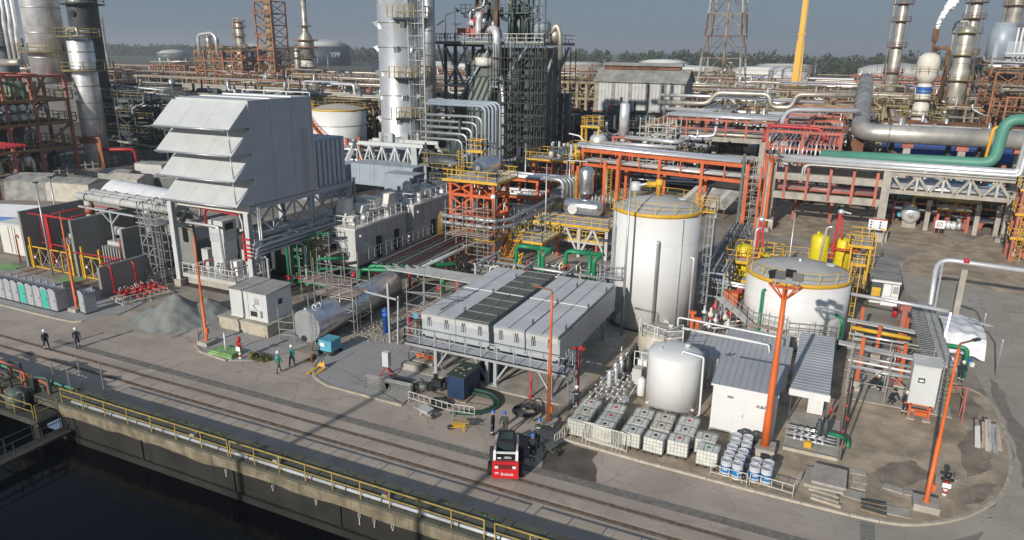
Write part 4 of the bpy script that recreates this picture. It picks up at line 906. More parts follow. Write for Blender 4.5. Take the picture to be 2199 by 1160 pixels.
b=MB();rail_mb(b,[(-10.7,48.9,4.0),(-9.9,47.9,4.1),(-8.7,48.4,4.2)],1.1,1.0,.045);b.box(-11.2,49.0,3.2,-8.5,50.4,3.3);b.part('walkway','white_steel',ct)
root=T('air_cooler','big grey air cooler with ribbed roof panels on braced legs','air cooler',(-22,50,0))
b=MB();b.box(-28.2,43.3,0,-15.4,58.5,.118);b.part('slab','concrete',root)
Z0,Z1=3.75,5.2
bays=[(-27.7,-24.7,'roof_sheet'),(-24.7,-21.9,'dark_grid'),(-21.5,-19.0,'roof_sheet'),(-18.94,-16.4,'roof_sheet')]
for i,(xa,xb,m) in enumerate(bays):
    b=MB();b.box(xa+.02,43.5,Z0-.35,xb-.02,56.8,Z1-.25);b.part('bundle_box','steel_grey',root)
    b=MB();b.box(xa+.02,43.42,Z1-.55,xb-.02,43.5,Z1-.1);b.part('header_box','container',root)
    b=MB();b.box(xa+.01,43.4,Z1-.12,xb-.01,56.85,Z1-.03);b.part('frame_plate','zinc',root)
    if m == 'roof_sheet':
        for half in range(2):
            x0=xa+(xb-xa)*half/2;x1=xa+(xb-xa)*(half+1)/2-.03
            for sy in range(2):
                y0=43.45+sy*6.68;y1=y0+6.62;b=MB();b.box(x0+.02,y0,Z1-.03,x1,y1,Z1)
                y=y0+.05
                while y < y1-.1:b.add([(x0+.03,y,Z1),(x1-.01,y,Z1),(x1-.01,y+.08,Z1+.05),(x0+.03,y+.08,Z1+.05),(x1-.01,y+.1,Z1),(x0+.03,y+.1,Z1)],[(0,1,2,3),(3,2,4,5)]);y += .16
                b.part('louvre_panel','roof_sheet',root)
        b=MB();b.bar(((xa+xb)/2,43.4,Z1+.05),((xa+xb)/2,56.85,Z1+.05),.035);b.part('seam_strip','roof_old',root)
    else:
        b=MB();b.box(xa+.02,43.45,Z1-.03,xb-.02,56.8,Z1)
        y=43.5
        while y < 56.7:b.box(xa+.06,y,Z1,xb-.06,y+.07,Z1+.04);y += .15
        b.part('tube_grid','dark_grid',root)
        b=MB()
        for k in range(9):b.bar((xa+.02,43.6+k*1.64,Z1+.05),(xb-.02,43.6+k*1.64,Z1+.05),.05)
        b.bar(((xa+xb)/2,43.5,Z1+.05),((xa+xb)/2,56.8,Z1+.05),.06);b.part('grid_bar','scaf',root)
    b=MB();b.bar((xa,50.1,Z1+.05),(xb,50.1,Z1+.05),.09,.06);b.part('seam_strip','white_steel',root)
    b=MB()
    for k in (.25,.75):
        x=xa+(xb-xa)*k;b.tube([(x-.08,43.38,Z1-.25),(x-.08,43.3,Z1-.4),(x-.08,43.3,Z1-.95)],.03,6);b.tube([(x+.08,43.38,Z1-.25),(x+.08,43.3,Z1-.4),(x+.08,43.3,Z1-.95)],.03,6)
    b.part('nozzle','dark_steel',root)
    b=MB()
    for k in (44.9,49.8,54.4):b.bar((xb-.05,k,Z1),(xb-.05,k,Z1+.38),.05);b.bar((xb-.05,k+.22,Z1),(xb-.05,k+.22,Z1+.38),.05)
    b.part('lug','dark_steel',root)
b=MB();b.box(-16.42,43.5,Z0-.9,-16.3,56.8,Z1-.2);b.part('side_panel','roof_sheet',root)
b=MB();b.box(-27.8,43.6,Z0-.55,-16.3,43.75,Z0-.3);b.box(-27.8,56.6,Z0-.55,-16.3,56.8,Z0-.3)
for x in (-27.6,-22.0,-21.2,-16.5):b.box(x-.1,43.6,Z0-.6,x+.1,56.8,Z0-.35)
b.part('main_beam','steel_grey',root)
for y in (44.0,50.3,56.4):
    for x in (-26.8,-22.3,-21.6,-17.1):
        b=MB();b.box(x-.13,y-.13,.1,x+.13,y+.13,Z0-.6);b.box(x-.25,y-.25,.1,x+.25,y+.25,.18);b.part('leg','steel_grey',root)
    for p,q in (((-26.7,y,.6),(-25.0,y,3.2)),((-22.4,y,.6),(-24.2,y,3.2)),((-21.5,y,.6),(-19.8,y,3.2)),((-17.2,y,.6),(-18.9,y,3.2))):b=MB();b.bar(p,q,.13);b.part('brace','steel_grey',root)
for x in (-26.8,-17.1):
    for y0,y1 in ((44,50.3),(50.3,56.4)):b=MB();b.bar((x,y0+.2,.5),(x,(y0+y1)/2,3.1),.11);b.bar((x,y1-.2,.5),(x,(y0+y1)/2,3.1),.11);b.part('brace','steel_grey',root)
for i,(cx,cy) in enumerate(((-25.2,47),(-25.2,53.4),(-19,47),(-19,53.4))):
    b=MB();b.lathe([(1.9,0),(1.75,.5)],(cx,cy,Z0-1.1),28,caps=False);b.lathe([(.35,-.5),(.35,.2)],(cx,cy,Z0-1.1),12);b.part('fan_ring','zinc',root)
b=MB();b.box(-28.1,41.7,3.3,-15.2,42.9,3.36);b.box(-28.1,41.7,3.1,-15.2,41.78,3.36);b.part('walkway','roof_sheet',root)
b=MB();rail_mb(b,[(-28.1,43.2,3.36),(-28.1,41.72,3.36),(-15.2,41.72,3.36),(-15.2,43.2,3.36)],1.15,1.3,.06);b.part('railing','steel_grey',root)
b=MB()
for k in range(9):b.box(-27.4+k*1.45,41.75,3.362,-27.36+k*1.45,42.9,3.38)
b.part('deck_joint','dark_steel',root)
b=MB();ladder_mb(b,-15.4,43.6,.1,4.4,1,0,.5,True);b.part('caged_ladder','steel_grey',root)
b=MB()
for x in (-27.6,-24.4,-20.9,-16.2):b.bar((x,43.6,3.1),(x,41.8,3.2),.1)
b.part('bracket','steel_grey',root)
# caged landing right behind the cooler against the tall tank
root=T('landing_tower','small grey caged ladder landing against the tall white tank','ladder',(-17.6,60,0))
b=MB();b.box(-18.6,58.9,4.9,-16.4,59.9,5.0);b.part('deck','zinc',root)
b=MB();rail_mb(b,[(-18.6,59.9,5),(-18.6,58.9,5),(-16.4,58.9,5),(-16.4,59.9,5)],1.1,.6,.05);b.part('railing','zinc',root)
b=MB();ladder_mb(b,-18.2,58.7,.1,6.2,1,0,.5,True);b.part('caged_ladder','zinc',root)
b=MB();b.bar((-18.5,59.6,5),(-18.5,59.6,8.2),.1);b.box(-18.9,59.4,8.1,-18.1,59.7,8.3);b.part('lamp','dark_steel',root)
# red firewater posts by the cooler
def red_post(x,y,h,label,arm=True):
    root=T('firewater_post',label,'hydrant post',(x,y,.1));b=MB();b.lathe([(.2,0),(.2,.04),(.08,.06),(.08,h*.4),(.11,h*.41),(.11,h*.44),(.08,h*.45),(.08,h)],(x,y,.1),10);b.part('pipe','red',root)
    if arm:b=MB();b.tube([(x-.5,y,h),(x+.4,y,h+.1)],.11,8);b.lathe([(.14,0),(.14,.2)],(x+.1,y,h+.1),10);b.part('nozzle','red',root)
red_post(-15.1,44.3,4.2,'red firewater post with nozzle at the right front corner of the cooler');red_post(-18.4,43.4,3.1,'plain red post under the front walkway of the cooler',False)
root=T('intake_filter_house','huge pale grey air intake house with four slanting weather hoods on legs','filter house',(-57,55,0))
xa,xb,yf,yb,z0,z1=-61.3,-51.4,51.5,60.3,9.7,19.5
b=MB();b.box(xa+.6,yf,z0,xb-.01,yb,z1);b.part('body','panel_grey',root)
for i in range(3):
    y=yf+i*2.94;b=MB();b.box(xb-.01,y+.015,z0+.02,xb+.02,y+2.925,z1-.02);b.part('side_panel','panel_shade',root)
for y in (yf,yf+2.94,yf+5.88,yb):b=MB();b.bar((xb+.04,y,z0),(xb+.04,y,z1+.05),.1);b.part('corner_post','panel_grey',root)
b=MB();b.box(xa+.5,yf-.02,z1,xb+.05,yb+.05,z1+.1);b.part('roof','panel_grey',root)
b=MB();rail_mb(b,[(xa+.6,yb,z1+.1),(xb,yb,z1+.1)],.35,3,.08,mid=False);b.bar((xa+.6,yf+3,z1+.12),(xb,yf+3,z1+.12),.1,.14);b.bar((xa+.6,yf+6,z1+.14),(xb,yf+6,z1+.14),.1,.2);b.part('roof_kerb','white_steel',root)
for i in range(4):
    zt=z1-.1-i*2.42;zb_=zt-2.28;yo=yf-2.6
    nx=3
    for c in range(nx):
        for rr_ in range(2):
            x0=xa+(xb-xa)*c/nx+.01;x1=xa+(xb-xa)*(c+1)/nx-.01
            t0=rr_/2;t1_=(rr_+1)/2-.004
            P=lambda x,t:(x,yf+(yo-yf)*t,zt+(zb_-zt)*t)
            b=MB();b.sheet(P(x0,t1_),P(x1,t1_),P(x1,t0),P(x0,t0),.06);hp=b.part('hood_panel','panel_grey',root)
    for x in (xa+.02,xb-.02):
        b=MB();v=[(x,yf,zt-.03),(x,yo,zb_-.03),(x,yf,zb_-.03)];v2=[(x+.04,y,z) for _,y,z in v];b.add(v+v2,[(0,1,2),(5,4,3),(0,3,4,1),(1,4,5,2),(2,5,3,0)]);b.part('hood_cheek','panel_shade',root)
    b=MB();b.tube([(xa-.1,yo-.08,zb_-.08),(xb-.3,yo-.08,zb_-.05)],.09,8);b.part('gutter','zinc',root)
    b=MB();b.tube([(xa-.1,yo-.08,zb_-.1),(xa-.05,yo+.4,zb_-.35),(xa+.4,yf-.3,zb_-.45)],.06,6);b.part('gutter_elbow','zinc',root)
    b=MB();b.box(xa+.6,yf-.1,zb_-.12,xb-.1,yf,zb_);b.part('mesh_band','dark_steel',root)
    if i < 3:b=MB();b.tube([(xb-.25,yo+.1,zb_-.1),(xb-.25,yo+.3,zb_-2.5)],.06,6);b.part('downpipe','zinc',root)
b=MB();b.box(xa+.3,yf-1.2,z0-.75,xb-.1,yf-.9,z0+.05);b.part('front_beam','cream',root)
b=MB()
for x in (xa+.3,xb-.3):b.box(x-.17,yf-1.0,z0-.6,x+.17,67,z0-.1)
b.part('side_beam','steel_grey',root)
for x,y in ((-62.4,50.7),(-52.0,50.7),(-62.4,60),(-52.0,60),(-52.0,66.6),(-62.4,66.6)):
    b=MB();b.box(x-.28,y-.28,.7,x+.28,y-.2,z0-.5);b.box(x-.28,y+.2,.7,x+.28,y+.28,z0-.5);b.box(x-.06,y-.2,.7,x+.06,y+.2,z0-.5);b.part('leg','panel_grey',root)
    b=MB();b.box(x-.5,y-.5,0,x+.5,y+.5,.7);b.part('footing','concrete',root)
for x in (-52.0,-62.4):
    b=MB();b.box(x-.15,50.5,6.2,x+.15,67,6.6);b.part('lower_beam','steel_grey',root)
    for y0,y1 in ((51,54.2),(54.2,57.4),(57.4,60.2),(60.2,63.5),(63.5,66.5)):
        b=MB();b.bar((x,y0,6.5),(x,y1,9.2),.16);b.bar((x,y1,6.5),(x,y0,9.2),.16);b.part('cross_brace','steel_grey',root)
        b=MB();b.bar((x,y1,6.5),(x,y1,9.2),.14);b.part('truss_post','steel_grey',root)
b=MB();b.box(-60.5,60.3,9.6,-52.2,66.5,14.8);b.part('silencer_box','duct_blue',root)
for k in range(7):b=MB();b.box(-52.2,60.8+k*.8,9.7,-51.95,61.3+k*.8,14.6);b.part('silencer_rib','panel_shade',root)
b=MB();b.tube([(xb+.3,yf-.3,z0-.2),(xb+.3,yf-.3,.8)],.1,8);b.tube([(xb+.55,yf-.3,z0-.2),(xb+.55,yf-.3,.8)],.07,8);b.part('downpipe','zinc',root)
b=MB();ladder_mb(b,xb+.2,yb-1.4,9.6,16.5,0,1,.5);b.part('ladder','zinc',root)
# tall cabinet and skid under the house
root=T('gas_skid','tall grey cabinets on a railed deck under the intake house','skid',(-58,53,0))
b=MB();b.box(-61.5,50.9,.3,-54.6,55.5,1.3);b.part('plinth','concrete',root)
b=MB();b.box(-61.8,50.6,1.3,-54.3,55.7,1.5);b.box(-61.8,50.55,1.1,-54.3,50.6,1.5);b.part('deck','container',root)
b=MB();rail_mb(b,[(-61.8,50.6,1.5),(-54.3,50.6,1.5),(-54.3,54,1.5)],1.1,1.0,.05);b.part('railing','white_steel',root)
for x0,x1,zz0,zz1,m in ((-58.9,-57.3,1.5,3.2,'panel_grey'),(-59.0,-57.2,3.2,4.9,'panel_grey'),(-59.1,-57.1,4.9,5.8,'panel_shade'),(-59.1,-57.1,5.8,7.2,'panel_grey')):b=MB();b.box(x0,52.2,zz0,x1,54.0,zz1-.02);b.part('cabinet_section',m,root)
b=MB();b.box(-58.4,52.17,2.2,-58.0,52.2,2.6);b.box(-57.09,52.5,6.2,-57.07,53.6,6.9);b.part('vent','black',root)
for k,(x,y,h_) in enumerate(((-60.6,53,2.2),(-56,52.5,1.6),(-55.4,53.6,2.6),(-60,54.8,3.2),(-55.8,55,4.2))):b=MB();b.box(x-.45,y-.4,1.5,x+.45,y+.4,1.5+h_);b.part('equipment_box',('container','white_steel','panel_grey')[k % 3],root)
for k in range(8):x=-61+k*.8;b=MB();b.tube([(x,51.3,1.5),(x,51.3,2.3+.3*(k % 3)),(x+.8,54,2.3+.3*(k % 3)),(x+.8,55,1.6)],.09,8);b.part('pipe',('white_steel','zinc','faded_red','concrete')[k % 4],root)
b=MB();b.tube([(-60.9,51.0,7.0),(-56.6,51.2,6.9),(-56.2,51.2,1.8)],.14,10);b.thing('downcomer_pipe','clad','light grey pipe bending down under the intake house','pipe',(-56.2,51.2,0))
b=MB();b.tube([(-58.6,51.5,9.2),(-58.6,51.5,6.6)],.12,8);b.bar((-60.5,51.5,8.6),(-54,51.5,8.4),.18);b.thing('fire_pipe','red','red fire pipe stub hanging under the intake house','pipe',(-58.6,51.5,7))
root=T('switch_panels','pair of tall green grey panels right of the intake house leg','panel',(-54,58,0))
for k in range(2):b=MB();b.box(-56.6+k*1.45,58,.3,-55.2+k*1.45,58.5,4.2);b.part('panel','green_plate',root)
b=MB();b.box(-50.6,57.6,0,-50.2,58.2,4.6);b.box(-57,57.6,4.25,-49.6,59.4,4.4);b.part('frame','tan_steel',root)
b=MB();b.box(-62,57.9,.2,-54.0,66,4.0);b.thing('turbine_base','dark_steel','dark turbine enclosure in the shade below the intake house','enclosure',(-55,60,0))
root=T('header_rack','stack of long grey header pipes running back beside the intake house','pipe rack',(-50.3,58,0))
for k in range(7):
    zz=5.0+.42*(k % 4);xx=-50.9+.5*(k//4)+.12*(k % 4);b=MB();b.tube([(xx,49.6,zz-.2),(xx,50.2,zz),(xx,68,zz+.1)],.13,8,br=.3);b.part('pipe','zinc' if k % 3 else 'duct_blue',root)
for y in (50.6,56,62,67):b=MB();b.box(-51.4,y-.1,4.7,-49.7,y+.1,4.85);b.box(-49.9,y-.1,.2,-49.7,y+.1,4.85);b.part('support','steel_grey',root)
b=MB();b.box(-51.6,49.4,4.4,-51.4,49.6,7.2)
for z in (4.8,5.2,5.6,6.0,6.6):b.box(-51.5,49.3,z,-50.6,49.5,z+.15)
b.part('bracket_comb','red',root)
# ladder tower left of the intake house
def scaffold(root,x0,y0,x1,y1,z0,z1,lift=2.0,nx=2,ny=1,deck=(),m='scaf',w=.06):
    b=MB()
    for i in range(nx+1):
        for j in range(ny+1):
            x=x0+(x1-x0)*i/nx;y=y0+(y1-y0)*j/ny;b.bar((x,y,z0),(x,y,z1+random.uniform(.1,.9)),w)
    b.part('standard',m,root);b=MB();z=z0+.25;k=0
    while z < z1:
        for j in range(ny+1):y=y0+(y1-y0)*j/ny;b.bar((x0-.2,y,z),(x1+.2,y,z),w*.9)
        for i in range(nx+1):x=x0+(x1-x0)*i/nx;b.bar((x,y0-.2,z+.05),(x,y1+.2,z+.05),w*.9)
        if k % 2 == 0:b.bar((x0,y0,z),(x1,y0,min(z1,z+lift)),w*.8)
        z += lift*.5;k += 1
    b.part('ledger',m,root)
    for zd in deck:
        n=max(2,int((y1-y0)/.26))
        for i in range(n):yy=y0+(y1-y0)*i/n;b=MB();b.box(x0,yy+.01,zd,x1,yy+(y1-y0)/n-.01,zd+.05);b.part('plank','plank',root)
root=T('ladder_tower','galvanised scaffold ladder tower left of the intake house','scaffold',(-65,50.5,0));scaffold(root,-66.2,49.6,-64.4,51.4,0,8.2,2,2,1,m='zinc',w=.09)
b=MB();b.box(-66.5,49.4,6.6,-63.2,51.6,6.7);rail_mb(b,[(-66.5,49.4,6.7),(-63.2,49.4,6.7)],1.1,.9,.05);rail_mb(b,[(-66.5,51.6,6.7),(-66.5,49.4,6.7)],1.1,.9,.05);b.part('landing','zinc',root)
b=MB();b.bar((-64,50.5,6.6),(-62.4,50.7,6.4),.25);ladder_mb(b,-63.9,49.8,.2,7.8,1,0,.5,True);b.part('ladder','zinc',root)
# big grey bus ducts running left
root=T('bus_duct','thick light grey round ducts on steel legs left of the intake house','duct',(-72,52.5,0))
for k,(y,z) in enumerate(((51.6,8.0),(52.5,8.05),(53.4,8.1))):
    b=MB();b.tube([(-78.4,y,z),(-63.5,y,z-.2)],.42,14);b.part('duct','container',root)
    b=MB()
    for x in (-77,-74,-71,-68,-65.5):b.tube([(x,y,z-.05),(x+.08,y,z-.05)],.455,14)
    b.part('joint_ring','panel_joint',root)
for x in (-77.4,-67.8):
    b=MB();b.tube([(x,52,4.6),(x,52,7.7)],.45,14);b.part('drop_duct','container',root);b=MB();b.tube([(x,52,6.0),(x,52,7.0)],.5,14);b.part('bellows','rust_orange',root)
b=MB();b.bar((-78,51.2,6.9),(-64,51.2,6.6),.18);b.bar((-74.5,51.2,6.8),(-72.8,51.2,5.4),.12);b.bar((-71.2,51.2,6.8),(-72.8,51.2,5.4),.12);b.bar((-72.8,51.2,6.9),(-72.8,51.2,.2),.2);b.part('support','steel_grey',root)
b=MB();n=14;vs=[];
for i in range(n+1):
    for j in range(9):x=-78+13*i/n;y=54+3.6*j/8;vs.append((x,y,8.2+.9*math.sin(math.pi*j/8)*(1-.4*i/n)+.28*abs(math.sin(i*1.6+j*.1))-.02*i))
b.add(vs,[(i*9+j,i*9+9+j,i*9+10+j,i*9+1+j) for i in range(n) for j in range(8)],False);b.thing('tarpaulin','tarp_white','white pleated tarpaulin stretched behind the round ducts','tarpaulin',(-72,55,8))
# transformer bay walls
def wall(x,y0,y1,h,label,th=.35,m='concrete_wall'):
    b=MB();b.box(x-th/2,y0,0,x+th/2,y1,h);return b.thing('blast_wall',m,label,'wall',(x,y0,0),'concrete blast walls of the transformer bays')
wall(-83.2,47.5,56,6.45,'leftmost tall concrete blast wall beside the white container');wall(-74.6,47.6,56,6.35,'second tall concrete blast wall, between the two yellow gates');wall(-69.4,49.6,55,5.5,'third concrete blast wall, half height behind the right gate');wall(-65.95,44.1,49.3,3.2,'low concrete wall in front behind the red valves')
b=MB();b.box(-83,56,0,-66,56.35,6.3);b.thing('blast_wall','concrete_wall','long rear blast wall closing the transformer bays','wall',(-75,56,0))
for x0,x1,lb in ((-82.9,-75.2,'left'),(-74.1,-70.2,'right')):
    n=2 if lb == 'left' else 1
    root=T('yellow_gate',f'{"wide double" if n == 2 else "narrower single"} yellow braced gate of the {lb} transformer bay','gate',(x0,47.7,0))
    for k in range(n):
        a,c=x0+.2+(x1-x0-.2)*k/n,x0+(x1-x0-.2)*(k+1)/n
        b=MB()
        for p,q in (((a,.15),(c,.15)),((c,.15),(c,2.5)),((c,2.5),(a,2.5)),((a,2.5),(a,.15)),(((a+c)/2,.15),((a+c)/2,2.5))):b.bar((p[0],47.7,p[1]),(q[0],47.7,q[1]),.12)
        leaf=b.part('gate_leaf','yellow',root)
        b=MB()
        for s,e in ((a,(a+c)/2),((a+c)/2,c)):b.bar((s,47.72,.2),(e,47.72,2.45),.035);b.bar((e,47.72,.2),(s,47.72,2.45),.035)
        b.part('tie_rod','container',leaf)
        b=MB();b.cb(((a*.75+c*.25),47.62,1.3),(.28,.02,.22));b.part('sign','ink_white',leaf)
    for x in (x0+.75,x1-.05) if n == 2 else (x0+.75,x1-.3):b=MB();b.bar((x,47.6,0),(x,47.6,3.6),.22);b.part('post','yellow',root)
for x,lb in ((-79,'left'),(-72,'right')):
    root=T('transformer',f'grey power transformer in the {lb} walled bay','transformer',(x,52.5,0))
    b=MB();b.box(x-1.8,51,.4,x+1.8,54.6,3.4);b.part('tank','container',root)
    for k in range(8):b=MB();b.box(x-1.7+k*.45,50.2,.7,x-1.6+k*.45,51,3.0);b.part('radiator_fin','container',root)
    b=MB();b.tube([(x-1.5,52,4.4),(x+1.8,52,4.4)],.5,14);b.part('conservator','panel_grey',root)
    for k in range(3):b=MB();b.lathe([(.2,0),(.12,.3),(.2,.35),(.12,.6),(.2,.65),(.1,1)],(x-1+k,53.5,3.4),10);b.part('bushing','rust',root)
root=T('deluge_pipework','bright red fire water ring piping in the transformer bays','pipework',(-76,50,0))
for P in ([(-82.6,48.2,6.2),(-75,48.2,6.2)],[(-82,49,.2),(-81.8,49,6.0),(-76,49,6.0),(-76,54,6.0)],[(-81.7,48.6,2.8),(-75,48.6,2.8)],[(-80.9,49.2,.2),(-80.9,49.2,6.1)],[(-80.3,49.4,6.1),(-80.3,54.5,6.1),(-76,54.5,6.1)],[(-74.6,47.3,2.9),(-66.3,47.0,3.3),(-66.1,44.5,3.4)],[(-70.3,50,.2),(-70.3,50,4.2),(-69.8,54,4.2)],[(-77,49.4,6.1),(-77,54.5,6.1)]):b=MB();b.tube(P,.075,8);b.part('pipe','red',root)
b=MB();b.box(-81.2,49.0,.2,-80.7,49.3,6.0);b.part('riser_box','red',root)
root=T('deluge_valves','cluster of bright red deluge valves and pipes on a concrete pad','valves',(-63.6,46.5,0))
b=MB();b.hexa([(-64.9,44.2,0),(-62.0,43.4,0),(-60.6,48.2,0),(-64.3,49.2,0)],[(-64.9,44.2,.25),(-62.0,43.4,.25),(-60.6,48.2,.25),(-64.3,49.2,.25)]);b.part('pad','bare_kerb',root)
for k in range(5):y=44.9+k*.8;b=MB();b.tube([(-65.2,y,.5),(-61.6,y+.25,.5)],.11,8);b.lathe([(.2,0),(.2,.12)],(-64.0,y,.5),10);b.lathe([(.14,-.2),(.24,0),(.14,.25),(.05,.27),(.05,.6)],(-63.2+.2*(k % 2),y,.55),10);b.part('valve','red',root)
for k in range(8):b=MB();b.tube(arc(0,0,.17,0,360,10),.03,5);w=b.part('handwheel','white_steel',root,local=True);w.location=(-.6+.25*(k % 4),-1.6+.45*k,.95+.1*(k % 2));w.rotation_euler=(R(70),0,.4*k)
for x,y,h_ in ((-65.3,44.8,3.3),(-65.2,47.3,3.1)):b=MB();b.tube([(x,y,h_),(x+.3,y,h_-.1),(x+.45,y,.5)],.1,8);b.part('riser','red',root)
b=MB();b.cb((-62.6,45.2,.55),(.4,.03,.2));b.part('sign','ink_white',root)
# containers, tents and crates at the far left
def corr_box(root,x0,y0,x1,y1,z0,z1,m,roofm=None,rib=.28):
    b=MB();b.box(x0,y0,z0,x1,y1,z1)
    n=int((x1-x0)/rib)
    for i in range(n):x=x0+(i+.3)*rib;b.box(x,y0-.03,z0+.12,x+rib*.45,y0,z1-.12)
    n=int((y1-y0)/rib)
    for i in range(n):y=y0+(i+.3)*rib;b.box(x1,y,z0+.12,x1+.03,y+rib*.45,z1-.12)
    b.part('shell',m,root)
    b=MB();b.box(x0-.03,y0-.05,z1,x1+.05,y1,z1+.06)
    n=int((y1-y0)/.45)
    for i in range(n):y=y0+.2+i*.45;b.box(x0,y,z1+.06,x1,y+.18,z1+.1)
    b.part('roof',roofm or m,root)
root=T('shipping_container','pale green white shipping container at the left edge beside the blast wall','container',(-88,50,0));corr_box(root,-91.2,49.6,-86.0,56.5,.15,3.9,'panel_grey')
for k in range(2):b=MB();b.box(-90.9+k*2.5,49.5,.3,-88.6+k*2.5,49.57,3.7);d=b.part('door','cream',root);b=MB();b.bar((-89.2+k*1.2,49.45,.4),(-89.2+k*1.2,49.45,3.6),.05);b.part('lock_rod','scaf',d)
def tarp_box(x,y,w,d,h,m,label,top=None,rz=0,rise=.5):
    root=T('covered_crate',label,'covered crate',(x,y,0),'tarpaulin covered crates and tents at the left',rz);rng=random.Random(int(x*7+y))
    j=lambda:rng.uniform(-.18,.18)
    B=[(-w/2+j(),-d/2+j(),0),(w/2+j(),-d/2+j(),0),(w/2+j(),d/2+j(),0),(-w/2+j(),d/2+j(),0)]
    Tt=[(-w/2+.1+j(),-d/2+.1,h+j()),(w/2-.1,-d/2+.1+j(),h+j()),(w/2-.1+j(),d/2-.1,h+j()),(-w/2+.1,d/2-.1,h+j())]
    b=MB();b.hexa(B,Tt);b.part('cover',m,root,local=True)
    rd=[(-w/2,0,h+rise),(w/2,0,h+rise)]
    b=MB();U=[(p[0]*1.03,p[1]*1.05,p[2]-.05) for p in Tt];b.add(U+rd,[(0,1,5,4),(2,3,4,5),(1,2,5),(3,0,4)]);b.part('top_sheet',top or m,root,local=True)
    return root
for a in ((-101,58,7,6,2.6,'tarp_blue','bright blue tent with white roof at the left edge','tarp_white',.3,.9),(-95,64,6,5,2.2,'tarp_blue','second blue covered stack right behind the container','tarp_white',.2,.5),(-92,62.5,5,4,2.4,'tarp_white','white topped tent behind the tall blast wall','tarp_white',.1,.5),
          (-88,66,8,5,2.0,'tarp_grey','long low grey sheeted stack behind the blast wall','tarp_grey',.05,.3),(-121,73,7,6,3.2,'tarp_grey','rumpled dark grey tarpaulin heap at the left edge','tarp_grey',.4,.9),(-113.5,75,8,5,3.0,'beige_tank','beige draped crate, left one of the beige row','tarp_grey',.25,.6),
          (-110,82,6,4,2.9,'beige_tank','beige draped crate, right one of the beige row','beige_tank',.2,.6),(-118,86,6,4,2.6,'tarp_grey','small grey hump crate behind the beige row','tarp_grey',.2,.5),(-116,92,6,4,3.6,'container','square grey crate in the rear row, first','tarp_grey',.2,.2),(-111,95,7,4,3.6,'tarp_grey','square grey crate in the rear row, second','tarp_grey',.2,.2),
          (-107,99,7,4,3.6,'tarp_grey','square grey crate in the rear row, third','container',.2,.2),(-103,92,6,4,3.2,'tarp_grey','crumpled white sheeted crate right of the rear row','tarp_white',.1,.9),(-106,87,6,4,2.4,'green_plate','dark green sheeted crate before the rear row','tarp_grey',.2,.6)):
    tarp_box(a[0],a[1],a[2],a[3],a[4],a[5],a[6],a[7],a[8],a[9])
b=MB();b.box(-98,82,0,-94.5,86,4.2);o=b.thing('equipment_box','cream','white cabin box with a vent left of the intake house','cabin',(-96,84,0));b=MB();b.box(-97.4,81.95,3.0,-96.2,82,3.4);b.part('vent','black',o)
b=MB();b.box(-93,86,0,-90,90,5.5);b.thing('equipment_box','white','taller white box half hidden behind the intake hoods','cabin',(-91.5,88,0))
b=MB();b.tube([(-139.2,98.2,3.7),(-134.6,102.2,3.6),(-134.4,102.4,0)],.3,10,br=.8);b.thing('fire_pipe','red','thick bright red pipe arch at the foot of the left silver column','pipe',(-134,100,0))
for i,(x,y) in enumerate(((-137.5,70),(-131.5,78.4),(-133,85.5),(-135.2,92.3),(-139,100),(-142,107.6),(-146,116))):
    root=T('timber_barrier','pale crossed timber barrier on the far left road, ' + ['first','second','third','fourth','fifth','sixth','last'][i] + ' from the left edge','barrier',(x,y,0),'crossed timber barriers along the far left road')
    for p,q in (((-.7,0,.0),(-.7,0,2.3)),((.6,0,.0),(.6,0,2.3)),((-1.6,0,.8),(1.6,0,.9)),((-1.6,0,1.7),(1.6,0,1.8))):b=MB();b.bar(p,q,.26,.12);b.part('board','bare_kerb',root,local=True)
    root.rotation_euler=(0,0,R(60))
for x,y,h_,lb in ((-92.5,57.5,8,'grey lamp pole rising behind the white container'),(-77.5,46.6,10.3,'slim grey lamp pole in front of the transformer bays'),(-99.5,88,7,'thin grey pole with a square head among the crates')):
    root=T('lamp_pole',lb,'pole',(x,y,0));b=MB();b.lathe([(.13,0),(.08,h_)],(x,y,0),8);b.part('pole','zinc',root);b=MB();b.cb((x,y,h_+.08),(.5,.35,.14));b.part('lamp','dark_steel',root)
b=MB();b.tube([(-85.6,48.1,0),(-85.6,48.1,3.2),(-85.2,48.1,3.4),(-85.1,48.1,3.0)],.08,8);b.thing('standpipe','red','thin red swan neck standpipe left of the wide yellow gate','pipe',(-85.6,48.1,0))
for k in range(4):b=MB();x=-81.5+k*1.7 if k < 2 else -72.5+(k-2)*1.6;b.box(x,43.6,.07,x+.16,47.3,.12);b.thing('floor_strip','faded_red','faded red strip on the floor before the %s gate, %s' % (('wide','narrow')[k//2],('left','right')[k % 2]),'strip',(x,45,.07))
for x0,y0,x1,y1,lb in ((-86.4,45.2,-83.4,47.2,'pale green painted floor patch left of the wide gate'),(-75.6,45.5,-72.8,47.2,'pale green painted floor patch between the gates')):b=MB();b.box(x0,y0,.0,x1,y1,.085);b.thing('floor_patch','lime_floor',lb,'floor',(x0,y0,0))
root=T('horizontal_vessel','long polished silver horizontal vessel with a flat end and ladder','vessel',(-39.6,50,0))
b=MB();b.lathe([(1.4,0),(1.42,.02),(1.42,12.6),(1.2,12.9),(.6,13.1),(.02,13.15)],(-39.6,44.0,1.72),40,'y');b.part('shell','polished',root)
b=MB();b.lathe([(1.44,-.05),(1.44,0)],(-39.6,44.0,1.72),40,'y');b.part('end_cover','zinc',root)
for k in range(8):b=MB();b.lathe([(1.427,0),(1.44,.02),(1.427,.04)],(-39.6,45.3+k*1.5,1.72),40,'y',caps=False);b.part('cladding_band','panel_joint',root)
for y in (46.5,51,55.5):b=MB();b.box(-40.6,y-.25,0,-38.6,y+.25,.7);b.part('saddle','rust',root)
